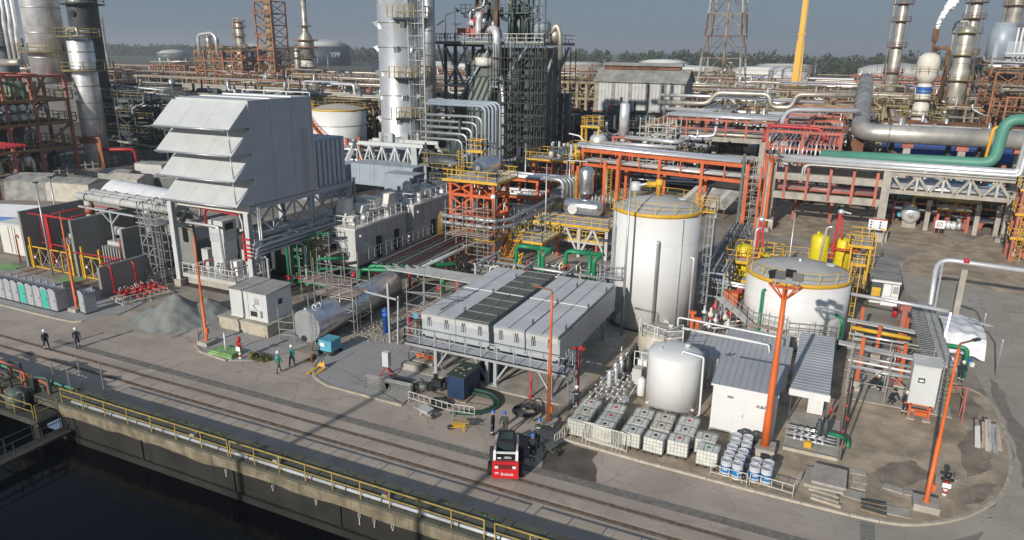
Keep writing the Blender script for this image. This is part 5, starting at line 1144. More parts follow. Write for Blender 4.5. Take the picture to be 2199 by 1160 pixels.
b=MB();ladder_mb(b,-38.75,43.75,.1,3.2,1,0,.45);b.part('ladder','zinc',root)
b=MB();b.lathe([(.28,0),(.28,.15)],(-39.9,43.85,.55),12,'y');b.part('manway','black',root)
b=MB();rail_mb(b,[(-40.3,45.2,3.0),(-40.3,49.5,3.0)],1.1,.8,.05)
for y in (44.7,45.3):b.tube([(-39.4,y,3.0),(-39.4,y,3.45),(-39.1,y,3.5),(-38.9,y,3.1)],.08,8)
b.lathe([(.2,0),(.2,.2)],(-39.8,44.3,3.05),12);b.part('top_fittings','zinc',root)
root=T('scaffold','scaffold with worn planks straddling the silver vessel','scaffold',(-38.5,49,0));scaffold(root,-41.6,47.6,-37.4,50.2,0,4.6,2,3,1,(3.4,));b=MB();ladder_mb(b,-37.3,48.2,0,3.6,0,1,.5);b.part('ladder','scaf',root)
root=T('scaffold','scaffold with long rails over the green pump pipes','scaffold',(-45,54,0));scaffold(root,-47.6,52.6,-42.5,55.2,0,4.2,2,3,1,(2.0,))
root=T('scaffold','scaffold deck at the front of the switch room','scaffold',(-52,59,0));scaffold(root,-53.8,58.4,-48.6,60.4,0,5.6,2,3,1,(3.0,))
root=T('scaffold','scaffold at the rear left corner of the cooler','scaffold',(-29,46,0));scaffold(root,-29.6,44.4,-26.5,47.0,0,6.6,2,2,1,(4.6,))
for i,(x,y,m,lb) in enumerate(((-35.1,49.2,'royal','royal blue upright filter cylinder right of the silver vessel'),(-35.7,50.0,'blue','darker blue cylinder just behind the royal blue one'))):
    b=MB();b.lathe([(.28,0),(.28,1.7),(.36,1.72),(.36,1.82),(.2,1.95),(.06,2.1)],(x,y,0),16);b.thing('filter_cylinder',m,lb,'filter',(x,y,0))
root=T('pump_motor','sky blue pump and motor on the ground behind the blue cylinders','pump',(-33.8,53,0))
b=MB();b.lathe([(.3,-.8),(.5,-.7),(.5,.5),(.3,.7)],(-33.9,53,.8),16,'y');b.lathe([(.3,-.4),(.35,.4)],(-33.7,54.4,.9),12,'y');b.box(-34.3,53.8,.9,-33.2,54.5,1.6);b.part('motor','sky_blue',root);b=MB();b.box(-34.6,51.8,0,-33,55.2,.3);b.part('base','rust',root)
# dark pumps + clutter between vessel and cooler
root=T('pump_row','row of dark pumps with grey and red piping left of the cooler','pumps',(-31,53,0))
for k in range(9):
    x=-32.5+random.uniform(0,4);y=49+k*1.1;b=MB();b.lathe([(.3,0),(.35,.6),(.2,.7),(.2,1.3),(.3,1.35),(.05,1.5)],(x,y,.1),10);b.part('pump',random.choice(['dark_steel','green_steel','teal','clad']),root)
    b=MB();b.tube([(x,y,1.3),(x,y,1.8+.3*(k % 3)),(x+1.5,y+.8,1.8+.3*(k % 3)),(x+1.5,y+.8,.2)],.07,7);b.part('pipe',random.choice(['zinc','red','clad','green']),root)
b=MB();b.tube([(-31.5,47.5,.1),(-31.5,47.5,3),(-31.0,48.5,3.4),(-31,51,3.4)],.11,8);b.thing('fire_pipe','red','red hooped pipe left of the scaffolded cooler corner','pipe',(-31.5,48,0))
b=MB();b.bar((-33.4,47.3,.1),(-33.4,47.3,5.6),.16);b.bar((-32.6,47.3,.1),(-32.6,47.6,4.4),.12);b.bar((-35.5,46.9,4.6),(-32.6,47.3,4.2),.14);b.thing('pipe_support','steel_grey','grey double post with a white crossarm beside the cooler walkway','post',(-33.2,47.3,0))
# green cooling water pipes
root=T('green_risers','five tall green cooling water risers with elbows by the intake house','pipes',(-51,56.7,0))
for k in range(5):x=-51.9+k*.5;b=MB();b.tube([(x,55.6+.25*k,.4),(x,55.6+.25*k,5.2+.12*(k % 2)),(x-.2,57.0+.3*k,5.4),(x+1.4,57.6+.3*k,5.4)],.14,10);b.part('riser','green',root);b=MB();b.lathe([(.24,0),(.24,.06),(.16,.08),(.2,.3),(.24,.32),(.24,.38)],(x,55.6+.25*k,.8),12);b.tube(arc(x,55.3+.25*k,.2,0,330,8,1.2),.03,5);b.part('valve','clad' if k % 2 else 'red',root)
root=T('green_loops','green pipe loops and headers behind the silver vessel','pipes',(-45,58,0))
for P,r in (([(-49.2,57,.3),(-49.2,57,3.0),(-46.4,58.8,3.0)],.17),([(-48.4,56.3,.3),(-48.4,56.3,2.2),(-45.2,58,2.2)],.13),([(-44.9,58.6,.2),(-44.9,58.6,2.0),(-41.5,59.6,2.1),(-37,61.5,2.3)],.22),([(-44.4,59.6,.2),(-44.4,59.6,2.2),(-41.5,60.4,2.3),(-36,63.5,2.5)],.22),([(-51.5,56.0,.5),(-45,56.2,.6)],.2),([(-39.5,60.5,2.2),(-27,60.5,2.2),(-20.5,60.5,2.2)],.3),([(-38,61.4,2.1),(-20,61.4,2.1)],.3),([(-36,60.8,2.2),(-36,60.8,.2)],.22),([(-30.5,60.8,2.2),(-30.5,60.8,.2)],.22)):b=MB();b.tube(P,r,12);b.part('pipe','green',root)
for k in range(9):b=MB();b.lathe([(.22,0),(.3,.1),(.3,.3),(.12,.35),(.12,.6)],(-46+k*2.6,59+.4*(k % 3),.9),10);b.part('valve_body','red',root)
for k,(x0,y0) in enumerate(((-28.4,66),(-23.0,66.5))):
    root=T('green_hoop',f'green pipe hoop standing behind the cooler roof, {("left", "right")[k]} one','pipe',(x0,y0,0))
    for P in ([(x0-1.6,y0,0),(x0-1.6,y0,4.7),(x0+1.0,y0,4.7)],[(x0-1.2,y0+.3,4.72),(x0+2.3,y0+.2,4.7)],[(x0+1.0,y0,4.7),(x0+1.0,y0,0)],[(x0+2.3,y0+.5,4.7),(x0+1.6,y0-.4,4.4),(x0+1.6,y0-.4,0)]):b=MB();b.tube(P,.21,10);b.part('pipe','green',root)
# cable trays
root=T('cable_tray','wide light grey curved cable trays passing behind the cooler','cable tray',(-36,58.5,3))
for k in range(5):
    y=57.2+k*.5;x0=-41.2+k*.9
    b=MB();b.sheet((x0+1.0,y,3.1),(-21,y-.2,3.1),(-21,y+.25,3.1),(x0+1.0,y+.45,3.1),.12);b.part('cover_plate','container',root)
    for j in range(2):b=MB();b.sheet((x0+.5*j,y+.25*(2-j)**1.5,3.1),(x0+.52+.5*j,y+.25*(1-j),3.1),(x0+.52+.5*j,y+.45+.25*(1-j),3.1),(x0+.5*j,y+.55+.25*(2-j)**1.5,3.1),.1);b.part('bend_plate','container',root)
for x in (-38.5,-33,-27):b=MB();b.bar((x,58.4,0),(x,58.4,3.0),.18);b.part('post','red',root)
root=T('cable_ladder','bundle of dark cable ladders running back beside the switch room','cable tray',(-39,62,3))
for k in range(7):
    x=-43.2+k*.72;b=MB();y0=58.6+k*.15
    b.sheet((x,y0,3.05),(x+.6,y0,3.05),(x+1.0,73,3.4),(x+.4,73,3.4),.08);b.part('tray','dark_steel' if k % 3 else 'zinc',root)
    b=MB()
    for j in range(26):t=j/26;b.box(x+.02+.4*t,y0+.4+t*(72.5-y0),3.1+.35*t,x+.55+.4*t,y0+.52+t*(72.5-y0),3.14+.35*t)
    b.part('rung',('zinc','red','scaf','concrete')[k % 4],root)
    b=MB()
    for j in range(3):b.tube([(x+.12+.16*j,y0,3.13),(x+.5+.16*j,73,3.5)],.04,5)
    b.part('cable','black',root)
b=MB();b.tube([(-38.2,58.8,2.7),(-37.3,74,3.0)],.22,10);b.part('pipe','clad',root)
b=MB();rail_mb(b,[(-43.9,59,3.2),(-43.3,71,3.4)],1.1,1.0,.05);b.part('railing','zinc',root)
for y in (60,65,70):
    for x in (-43,-38.5):b=MB();b.bar((x,y,0),(x,y,3.0),.16);b.part('post','steel_grey',root)
def room(name,label,x0,y0,x1,y1,z0,z1):
    root=T(name,label,'building',((x0+x1)/2,y0,0))
    b=MB();b.box(x0+.1,y0+.1,0,x1-.1,y1-.1,z0);b.part('base','dark_steel',root)
    b=MB();b.box(x0,y0,z0,x1,y1,z1);b.part('wall','container',root)
    b=MB();b.box(x0-.15,y0-.15,z1,x1+.15,y1+.1,z1+.22);b.part('roof','cream',root)
    for y in [y0+(y1-y0)*k/5 for k in range(1,5)]:b=MB();b.box(x1,y-.04,z0+.1,x1+.03,y+.04,z1-.05);b.part('wall_joint','panel_joint',root)
    for k,y in enumerate((y0+(y1-y0)*.38,y0+(y1-y0)*.74)):b=MB();b.box(x1,y,z0+.05,x1+.04,y+1.0,z0+2.6);b.part('doorway','black',root);b=MB();b.box(x1+.02,y+1.0,z0+.05,x1+.7,y+1.05,z0+2.6);b.part('door','container',root)
    b=MB();b.box(x1,y0+1.0,z0+1.2,x1+.08,y0+2.6,z0+2.4);w=b.part('panel','panel_grey',root)
    b=MB();b.cb((x1+.15,y0+.8,z1-.7),(.25,.3,.2));b.part('lamp','white',root)
    return root
sr=room('switch_room','pale switch room container with railed roof full of air ducts',-53.2,61,-47.1,71,1.3,5.4)
b=MB();b.box(-50.6,60.96,2.9,-49.7,61,3.6);b.box(-50.5,60.96,4.4,-49.8,61,4.8);b.part('window','glass',sr)
text('H3',.8,'ink',sr,(8-6.2,-.03,2.6),(R(90),0,0))
b=MB();rail_mb(b,[(-52.8,66,5.65),(-52.8,61.5,5.65),(-47.4,61.5,5.65),(-47.4,70.6,5.65)],1.1,1.2,.07);b.part('roof_railing','white_steel',sr)
for k,(x,y,w,d,h_) in enumerate(((-50.2,63.6,1.5,1.4,1.2),(-50.2,63.6,1.1,1.1,2.6),(-49.8,66,1.6,1.3,1.6),(-50.0,68.3,2.2,1.6,2.0),(-51.8,65,1.2,1.2,1.3),(-48.6,69.6,1.4,1.2,2.4),(-48.5,62.8,.8,.8,1.0),(-51.6,69.2,1.2,1.5,1.8))):b=MB();b.box(x-w/2,y-d/2,5.62,x+w/2,y+d/2,5.62+h_);b.hexa([(x-w/2,y-d/2-.5,5.6+h_*.5),(x+w/2,y-d/2-.5,5.6+h_*.5),(x+w/2,y-d/2,5.6+h_*.4),(x-w/2,y-d/2,5.6+h_*.4)],[(x-w/2,y-d/2-.1,5.6+h_),(x+w/2,y-d/2-.1,5.6+h_),(x+w/2,y-d/2,5.6+h_),(x-w/2,y-d/2,5.6+h_)]);b.part('air_duct','cream',sr)
for k in range(5):b=MB();b.lathe([(.45,-.3),(.5,0),(.45,.3)],(-52+k*.9,62.8+k*1.5,6.5+.3*(k % 2)),16,'y');b.part('fan','white_steel',sr)
b=MB();b.lathe([(.14,0),(.14,3.4),(.22,3.5),(.22,3.6)],(-51.0,66.4,6.5),10);b.part('vent_stack','zinc',sr)
b=MB();b.lathe([(1.2,0),(1.2,.12)],(-49.2,67.3,6.6),24);rail_mb(b,[(-50.2,66.3,6.7),(-48.2,66.3,6.7)],1,.5,.05);b.part('round_deck','container',sr)
sr2=room('switch_room','second grey container room further back with fans on its roof',-52.5,72,-46.6,82.5,1.0,6.0)
b=MB();rail_mb(b,[(-52.2,72.4,6.3),(-46.9,72.4,6.3),(-46.9,82,6.3),(-52.2,82,6.3)],1.2,1.3,.08);b.part('roof_railing','white_steel',sr2)
for k in range(6):b=MB();b.lathe([(.5,-.35),(.62,0),(.5,.35)],(-51.4+(k % 3)*1.7,74+k*1.35,7.0+.3*(k % 2)),16,'y');b.box(-51.8+(k % 3)*1.7,74.3+k*1.35,6.3,-50.9+(k % 3)*1.7,75.1+k*1.35,7.2);b.part('fan','cream',sr2)
# exhaust duct and boxes behind
root=T('exhaust_duct','blue grey exhaust duct with angled end before the silver stack','duct',(-70,100,0))
b=MB();b.box(-76.5,99,2.0,-66.2,104,5.6);b.part('duct','duct_blue',root)
b=MB();b.hexa([(-66.2,99,2.4),(-64.6,99,4.2),(-64.6,104,4.2),(-66.2,104,2.4)],[(-66.2,99,5.6),(-63.8,99,5.6),(-63.8,104,5.6),(-66.2,104,5.6)]);b.part('angled_mouth','duct_blue',root)
b=MB();b.hexa([(-62,88,4.2),(-57.5,88,4.2),(-57.5,91,4.2),(-62,91,4.2)],[(-62,88,6.6),(-56.6,88,6.6),(-56.6,91,6.6),(-62,91,6.6)]);b.part('inlet_box','duct_blue',root)
b=MB();b.box(-90,92,0,-78,104,5);b.part('enclosure','duct_blue',root)
for x in (-88,-84,-80,-75,-72,-69):b=MB();b.box(x,98.9,2.2,x+.2,99,5.6);b.part('stiffener','panel_shade',root)

rg=random.Random(21)
for rt,x0,x1,y0,y1,z in ((sr,-52.6,-47.8,61.8,70.4,5.62),(sr2,-52,-47,72.6,82,6.22)):
    for k in range(26):
        x=rg.uniform(x0,x1);y=rg.uniform(y0,y1);w=rg.uniform(.25,.8);h_=rg.uniform(.3,1.5);b=MB()
        if k % 3 == 0:b.tube([(x,y,z),(x,y,z+h_),(x+rg.uniform(-1,1),y+rg.uniform(-1.5,1.5),z+h_)],.09,7)
        elif k % 3 == 1:b.cb((x,y,z+h_/2),(w,w*.7,h_),rg.random()*.3)
        else:b.lathe([(w*.5,-.15),(w*.6,0),(w*.5,.15)],(x,y,z+w*.6),14,'x' if k % 2 else 'y')
        b.part('roof_unit',rg.choice(['cream','white_steel','panel_grey','zinc']),rt)
root=T('pipe_rack','bed of grey pipes and valves behind the two green hoops','pipe rack',(-26,65,0))
for k in range(14):
    y=62.6+.42*k;z=1.2+.5*(k % 4);b=MB();b.tube([(-34,y,z),(-19.2,y-.3,z)],rg.uniform(.09,.2),8);b.part('pipe',rg.choice(['zinc','aluminium','clad','scaf','white_steel']),root)
for k in range(22):
    x=rg.uniform(-33,-20);y=rg.uniform(61.8,68);b=MB();b.tube([(x,y,.1),(x,y,rg.uniform(1.5,3.6)),(x+rg.uniform(-1,1),y+.6,3.4),(x+rg.uniform(-.5,.5),y+.8,.5)],.08,6);b.lathe([(.16,0),(.22,.12),(.16,.24)],(x,y,1.4),9);b.part('riser',rg.choice(['zinc','clad','red','white_steel','yellow','scaf']),root)
for x in (-33,-28,-23.5,-19.6):b=MB();b.bar((x,62.4,0),(x,62.4,3.2),.2);b.bar((x,68.2,0),(x,68.2,3.2),.2);b.bar((x,62.4,3.1),(x,68.2,3.1),.2);b.part('frame','steel_grey',root)
def shed(label,x0,y0,x1,y1,h,slope=.9,z0=.1,lettered=False,eave=.12):
    root=T('equipment_shed',label,'shed',((x0+x1)/2,y0,z0))
    b=MB();b.hexa([(x0,y0,z0+.12),(x1,y0,z0+.12),(x1,y1,z0+.12),(x0,y1,z0+.12)],[(x0,y0,z0+h),(x1,y0,z0+h),(x1,y1,z0+h+slope),(x0,y1,z0+h+slope)]);b.part('wall','white',root)
    b=MB();b.box(x0-.03,y0-.03,z0,x1+.03,y1+.03,z0+.12);b.part('base','crumb' if 'crumb' in K else 'beige_tank',root)
    a,c=(x0-eave,y0-eave*2,z0+h+.02),(x1+eave,y1+eave,z0+h+slope+.08);n=max(2,round((x1-x0)/.42))
    for i in range(n):
        xa=a[0]+(c[0]-a[0])*i/n;xb=a[0]+(c[0]-a[0])*(i+1)/n
        b=MB();b.sheet((xa+.006,a[1],a[2]),(xb-.006,a[1],a[2]),(xb-.006,c[1],c[2]),(xa+.006,c[1],c[2]),.06);b.bar((xa+.03,a[1],a[2]+.025),(xa+.03,c[1],c[2]+.025),.045);b.part('roof_sheet','roof_sheet',root)
    b=MB();b.box(a[0],a[1]-.02,a[2]-.12,c[0],a[1],a[2]+.0);b.part('gutter','white_steel',root)
    m=(x0+x1)/2+.1
    b=MB();b.box(x0+.12,y0-.03,z0+.25,m-.01,y0,z0+h*.78);d1=b.part('door','white',root);b=MB();b.box(m+.01,y0-.03,z0+.25,x1-.12,y0,z0+h*.78);d2=b.part('door','white',root)
    b=MB();b.cb((m-.07,y0-.045,z0+h*.42),(.03,.03,.2));b.part('handle','dark_steel',d1)
    return root,d1,d2
s1,d1,d2=shed('white metal shed with grey ribbed roof and double doors behind the blue drums',-5.75,44.6,-1.75,47.4,3.45,.75)
text('A&P',.30,'ink',s1,(3.05-2+.1,-.05,2.35),(R(90),0,0),sx=1.3)
b=MB();b.cb((-4.6,44.55,2.75),(.42,.02,.2));b.part('notice','container',s1);b=MB()
for k in range(3):b.cb((-4.6,44.535,2.7+.05*k),(.34,.012,.02))
b.part('notice_print','ink',s1)
for k in range(2):b=MB();b.cb((-3.0+1.0*k,44.56,1.9),(.55,.04,.1));b.part('vent','white_steel',s1)
s2,_,_=shed('long low white shed with grey ribbed roof between the white tanks',-9.2,52.3,-1.6,55.0,1.9,.7)
s3,_,_=shed('small white shed with ribbed roof tucked against the wide tank',-6.6,55.6,-2.0,58.2,1.7,.6)
b=MB();b.tube([(-6.7,50.3,.3),(-6.7,50.3,2.6),(-6.0,51.8,2.6)],.07,7);b.tube([(-6.4,50.3,.3),(-6.4,50.3,2.8),(-5.7,51.8,2.8)],.07,7);b.tube([(-8.9,51.2,3.0),(-7.2,51.2,3.0),(-7.1,50.2,.3)],.08,7);b.thing('conduit_bank','scaf','grey conduit pipes looping between the sheds and the plump tank','pipes',(-6.5,50.5,0))
# canopy with blue grey roof
root=T('canopy','long blue grey ribbed canopy roof over a white panel','canopy',(.1,52,0))
ya,yb2,za,zb3=47.9,56.3,2.65,3.75;n=22
for i in range(n):
    t0,t1_=i/n,(i+1)/n-.002
    b=MB();f=lambda t,x:(x,ya+(yb2-ya)*t,za+(zb3-za)*t);b.sheet(f(t0,-1.15),f(t0,1.35),f(t1_,1.35),f(t1_,-1.15),.05)
    b.bar((-1.15,ya+(yb2-ya)*(t0+.012),za+(zb3-za)*(t0+.012)+.005),(1.35,ya+(yb2-ya)*(t0+.012),za+(zb3-za)*(t0+.012)+.005),.025);b.part('roof_sheet','roof_sheet',root)
b=MB();b.box(-1.2,ya-.06,za-.45,1.4,ya,za+.02);b.part('fascia','white',root)
for x in (-1.0,1.25):
    for y in (48.1,56):b=MB();b.bar((x,y,.1),(x,y,za+(zb3-za)*((y-ya)/(yb2-ya))-.05),.1);b.part('post','dark_steel',root)
b=MB();b.box(.1,50.0,.1,1.1,50.3,2.6);b.part('white_panel','white',root)
root=T('pump_skid','shiny chemical dosing pump skid on a concrete pad under the canopy','pump skid',(.8,45.8,0))
b=MB();b.box(-1.0,44.1,.1,2.3,49.6,.2);b.part('pad','concrete',root);b=MB();b.box(-1.0,44.0,.1,2.2,44.1,.32);b.part('pad_edge','bare_kerb',root)
for k in range(5):y=44.9+k*.42;b=MB();b.tube([(-1.0,y,.6+.1*(k % 2)),(.9,y,.6+.1*(k % 2)),(2.0,y,.6)],.05,7);b.part('pipe','aluminium',root)
for k in range(14):b=MB();x=-.4+(k % 5)*.42;y=44.9+(k//5)*.5;b.lathe([(.1,-.1),(.13,0),(.1,.1)],(x,y,.62),10,'x');b.lathe([(.04,0),(.04,.2),(.1,.22),(.1,.25)],(x,y,.68),8);b.part('valve','aluminium',root)
for k in range(2):b=MB();b.lathe([(.16,0),(.2,.1),(.2,.9),(.12,1.0),(.12,1.25)],(.95+.4*k,46.0+.2*k,.5),12);b.part('pump_head','dark_steel',root)
b=MB();b.box(.2,44.5,.3,.65,44.8,.7);b.part('motor','yellow',root)
b=MB();b.tube([(1.5,46.4,.7),(2.4,46.2,.75),(2.75,45.8,.7),(2.8,45.6,.3)],.12,10);b.part('green_pipe','green',root)
b=MB();b.lathe([(.09,0),(.09,.45),(.04,.5),(.04,.6)],(1.6,48.6,1.0),10);b.thing('fire_extinguisher','red','small red fire extinguisher on the pole by the pump skid','extinguisher',(1.6,48.6,1))
for k,(x,y) in enumerate(((2.45,44.3),(2.6,48.5),(2.35,46.2))):
    b=MB();b.bar((x,y,.1),(x,y,(5.2,4.6,4.9)[k]),.09);o=b.thing('striped_pole','black','black pole with red bands by the pump pad, %s' % ('front','rear','middle')[k],'pole',(x,y,0));b=MB();b.bar((x,y,1.0),(x,y,1.2),.1);b.bar((x,y,2.9),(x,y,3.1),.1);b.part('band','red',o)
# chemical piping left of plump tank
root=T('dosing_skid','rows of shiny chemical pipes and black pumps left of the plump white tank','pump skid',(-12.8,48,0))
b=MB();b.box(-15.3,43.6,.1,-11.2,44.0,.25);b.part('kerb','concrete',root)
for k in range(7):x=-14.3+k*.42;b=MB();b.tube([(x,44.3,.5),(x,52.5-.3*k,.5+.1*(k % 2)),(x,52.5-.3*k,1.4)],.055,7);b.part('pipe',('aluminium','clad','zinc')[k % 3],root)
for k in range(30):x=-14.3+(k % 6)*.42;y=44.7+(k//6)*1.3+.2*(k % 2);b=MB();b.lathe([(.09,-.12),(.13,0),(.09,.12)],(x,y,.55),10,'y');b.lathe([(.04,0),(.04,.25),(.11,.27),(.11,.31)],(x,y,.6),8);b.part('valve','aluminium',root)
for k in range(6):y=47+k*.75;b=MB();b.lathe([(.15,0),(.17,.1),(.17,1.3),(.1,1.45)],(-13.6+.25*(k % 2),y,.3),12);b.part('damper_cylinder','aluminium',root)
for k in range(5):y=49.6+k*.6;b=MB();b.lathe([(.25,0),(.3,.2),(.3,.8),(.2,.9),(.2,1.3),(.1,1.35)],(-12.9,y,.8),12);b.part('pump_head','black',root)
for k in range(3):b=MB();b.box(-12.2+.1*k,48.2+k*1.1,.5,-11.5+.1*k,48.9+k*1.1,1.7+.3*k);b.part('control_box',('container','white_steel','zinc')[k],root)
b=MB();rail_mb(b,[(-12.3,49,1.6),(-11.2,49,1.6),(-11.2,51,1.6)],1.2,.6,.05);b.part('railing','white_steel',root)
b=MB();b.lathe([(.02,0),(.38,.02),(.4,.08),(.3,.12)],(0,0,0),20);d=b.thing('dish_reflector','zinc','round shiny dish leaning by the chemical pipes','dish',(0,0,0));d.location=(-11.9,45.2,.55);d.rotation_euler=(R(70),0,R(40))
b=MB();b.lathe([(.28,0),(.3,.05),(.3,1.3),(.1,1.45)],(-11.2,47.2,.2),16);b.thing('dosing_drum','white','small white cylinder between the chemical pipes and the plump tank','vessel',(-11.2,47.2,.2))
# horizontal pipes from tank area to right
root=T('white_pipes','pair of white pipes on orange stands running right of the tall tank','pipes',(-8,55,0))
for P,r in (([(-10.6,56,1.0),(-10.6,56,3.4),(-2.6,55.2,3.4),(-2.4,55.2,2.6)],.08),([(-10.2,54.4,3.1),(-3.2,54.0,3.1),(-3.1,54.0,2.4)],.07),([(-10,54.9,3.0),(-3.8,54.5,3.0)],.05)):b=MB();b.tube(P,r,8);b.part('pipe','white_steel',root)
for x,y in ((-9.9,58.6),(-9.2,57.2)):b=MB();b.bar((x,y,.1),(x,y,3.0),.28);b.box(x-.3,y-.15,3.0,x+.3,y+.15,3.2);b.part('stand','orange',root)
# walkway scaffold wrapping tank 2
root=T('walkway_scaffold','grey scaffold walkway stairs wrapping the front of the wide tank','scaffold',(-3,59.5,0))
for P in ([(-8.6,62.5,3.4),(-5.6,60.3,2.2)],[(-5.6,60.3,2.2),(-2.6,59.6,2.2)],[(-2.4,59.7,1.9),(1.6,60.6,1.9)]):
    p,q=map(Vector,P);d_=(q-p).normalized();nn=Vector((-d_.y,d_.x,0))*.8
    n_=3
    for k in range(n_):b=MB();b.sheet(p+nn*(k/n_),q+nn*(k/n_),q+nn*((k+.95)/n_),p+nn*((k+.95)/n_),.06);b.part('plank','plank' if P[0][0] == -5.6 else 'container',root)
    b=MB();rail_mb(b,[p,q],1.2,.9,.05);b.bar(p+Vector((0,0,.8)),q+Vector((0,0,.8)),.04);b.part('railing','scaf',root)
    b=MB()
    for t in (0,.5,1):
        w_=p+(q-p)*t;b.bar((w_.x,w_.y,.1),(w_.x,w_.y,w_.z+1.5),.06);b.bar((w_.x+nn.x,w_.y+nn.y,.1),(w_.x+nn.x,w_.y+nn.y,w_.z),.06)
    b.bar((p.x,p.y,.3),(q.x,q.y,q.z),.05);b.bar((q.x,q.y,.3),(p.x,p.y,p.z),.05);b.part('standard','scaf',root)
# rack at right with trays
root=T('pipe_rack','right hand pipe rack with orange posts, trays and scaffold tubes','pipe rack',(5.5,58,0))
for x,y,h_ in ((3.2,55.4,4.4),(6.05,56.0,4.2),(6.9,66.0,3.0),(4.6,61.5,3.4),(3.4,66.5,3.2)):b=MB();b.bar((x,y,.6),(x,y,h_),.26);b.part('post','orange',root);b=MB();b.box(x-.35,y-.3,.1,x+.35,y+.3,.95);b.part('footing','concrete',root)
for k in range(3):b=MB();y=55.8+.25*k;b.sheet((1.6,y,3.5),(8.8,y-.9,3.4),(8.8,y-.68,3.4),(1.6,y+.22,3.5),.12);b.part('tray_cover','container',root)
for k in range(2):b=MB();y=62.8+.4*k;b.sheet((2.2,y,3.0),(7.2,y-.6,3.0),(7.2,y-.25,3.0),(2.2,y+.35,3.0),.1);b.part('tray_cover','container',root)
for k,(y,z,m) in enumerate(((55.0,2.6,'white_steel'),(55.3,2.9,'zinc'),(54.7,2.2,'zinc'),(61.6,2.3,'aluminium'),(60.2,1.6,'white_steel'),(54.5,2.4,'clad'))):b=MB();b.tube([(2.4,y,z),(7.6,y-.4,z)],.09,8);b.part('pipe',m,root)
b=MB();b.tube([(2.6,62.3,2.6),(6.9,61.8,2.6)],.17,10);b.part('pipe','yellow',root)
for k in range(4):
    x=7.3+.5*k;b=MB();b.sheet((x,56.0,3.1),(x+.42,56.0,3.1),(x+.30,70.5,3.0),(x-.12,70.5,3.0),.08);b.part('tray','dark_steel' if k < 2 else 'zinc',root)
    b=MB()
    for j in range(34):y=56.2+j*.42;b.box(x-.1*(y-56)/14+.02,y,3.11,x+.4-.1*(y-56)/14,y+.1,3.15)
    for e in (0,.42):b.bar((x+e,56,3.15),(x-.12+e,70.5,3.05),.05,.12)
    b.part('rung','scaf',root)
b=MB()
for x in (2.55,5.1,7.9):
    for y in (54.0,55.9):b.bar((x,y,.1),(x,y,4.4),.06)
for z in (1.4,2.5,3.2,4.0):
    for y in (54.0,55.9):b.bar((2.3,y,z),(8.2,y,z),.05)
b.bar((2.55,54,.3),(5.1,54,3),.05);b.bar((8,54,.3),(5.1,54,2.5),.05);b.part('scaffold_tube','scaf',root)
b=MB();ladder_mb(b,8.7,53.9,.1,4.2,1,0,.6);b.part('ladder','scaf',root)
for k in range(14):b=MB();x=5.2+random.random()*3;y=57+random.random()*6;b.tube([(x,y,.1),(x,y,.8),(x+.5,y+.5,1.1)],.06,6);b.lathe([(.12,-.1),(.16,0),(.12,.1)],(x,y,.9),8);b.part('valve',random.choice(['aluminium','red','zinc','orange']),root)
b=MB();b.box(2.8,53.6,.1,9.4,60.5,.16);b.part('slab','concrete',root)
b=MB();b.tube([(1.8,66.0,4.4),(9.6,64.8,4.4)],.16,10);b.thing('pipeline','aluminium','shiny pipe from the wide tank passing over the right rack','pipe',(5,65.4,4))
b=MB();b.bar((6.5,65.3,.1),(6.5,65.3,4.1),.42);b.box(6.1,65.0,3.9,6.9,65.6,4.25);b.thing('pipe_support','faded_red','concrete post with red saddle under the shiny pipe','post',(6.5,65.3,0))
root=T('control_cabinet','tall pale grey control cabinet with small screen on a red frame','cabinet',(7.2,52.5,0))
b=MB();b.box(6.35,52.2,1.3,8.0,53.4,4.2);b.part('cabinet','panel_grey',root)
b=MB();b.box(6.38,52.15,1.35,7.38,52.2,4.15);dd=b.part('door','panel_grey',root);b=MB();b.box(6.75,52.12,2.95,7.15,52.15,3.3);b.part('screen_frame','black',dd);b=MB();b.box(6.82,52.105,3.04,7.08,52.12,3.2);b.part('screen','lens',dd)
b=MB();b.hexa([(6.3,52.1,4.2),(8.05,52.1,4.2),(8.05,53.5,4.2),(6.3,53.5,4.2)],[(6.3,52.1,4.24),(8.05,52.1,4.24),(8.05,53.5,4.5),(6.3,53.5,4.5)]);b.part('roof','container',root)
for x in (6.6,7.8):
    for y in (52.4,53.2):b=MB();b.bar((x,y,.2),(x,y,1.3),.12);b.part('leg','orange',root)
b=MB();b.bar((6.5,52.4,.8),(8.0,52.4,.8),.1);b.bar((6.2,52.4,1.2),(8.0,52.4,1.2),.12);b.box(6.9,52.3,.4,7.7,52.4,.7);b.part('frame','orange',root)
for x in (6.7,7.7):b=MB();b.box(x-.25,52.1,.1,x+.25,52.7,.2);b.part('foot','concrete',root)
root=T('green_standpipe','bent green pipe and valves beside the white sheet at the right','pipe',(10.6,60,0));b=MB();b.tube([(9.0,61.6,2.6),(10.8,61.3,2.7),(10.9,61.2,.3)],.17,10);b.part('pipe','green',root)
for k in range(9):b=MB();x=9.4+random.random()*2.2;y=60.6+random.random()*3;b.cb((x,y,.4+random.random()*.8),(.3,.25,.35),random.random());b.part('fitting',random.choice(['royal','white_steel','aluminium','faded_red']),root)
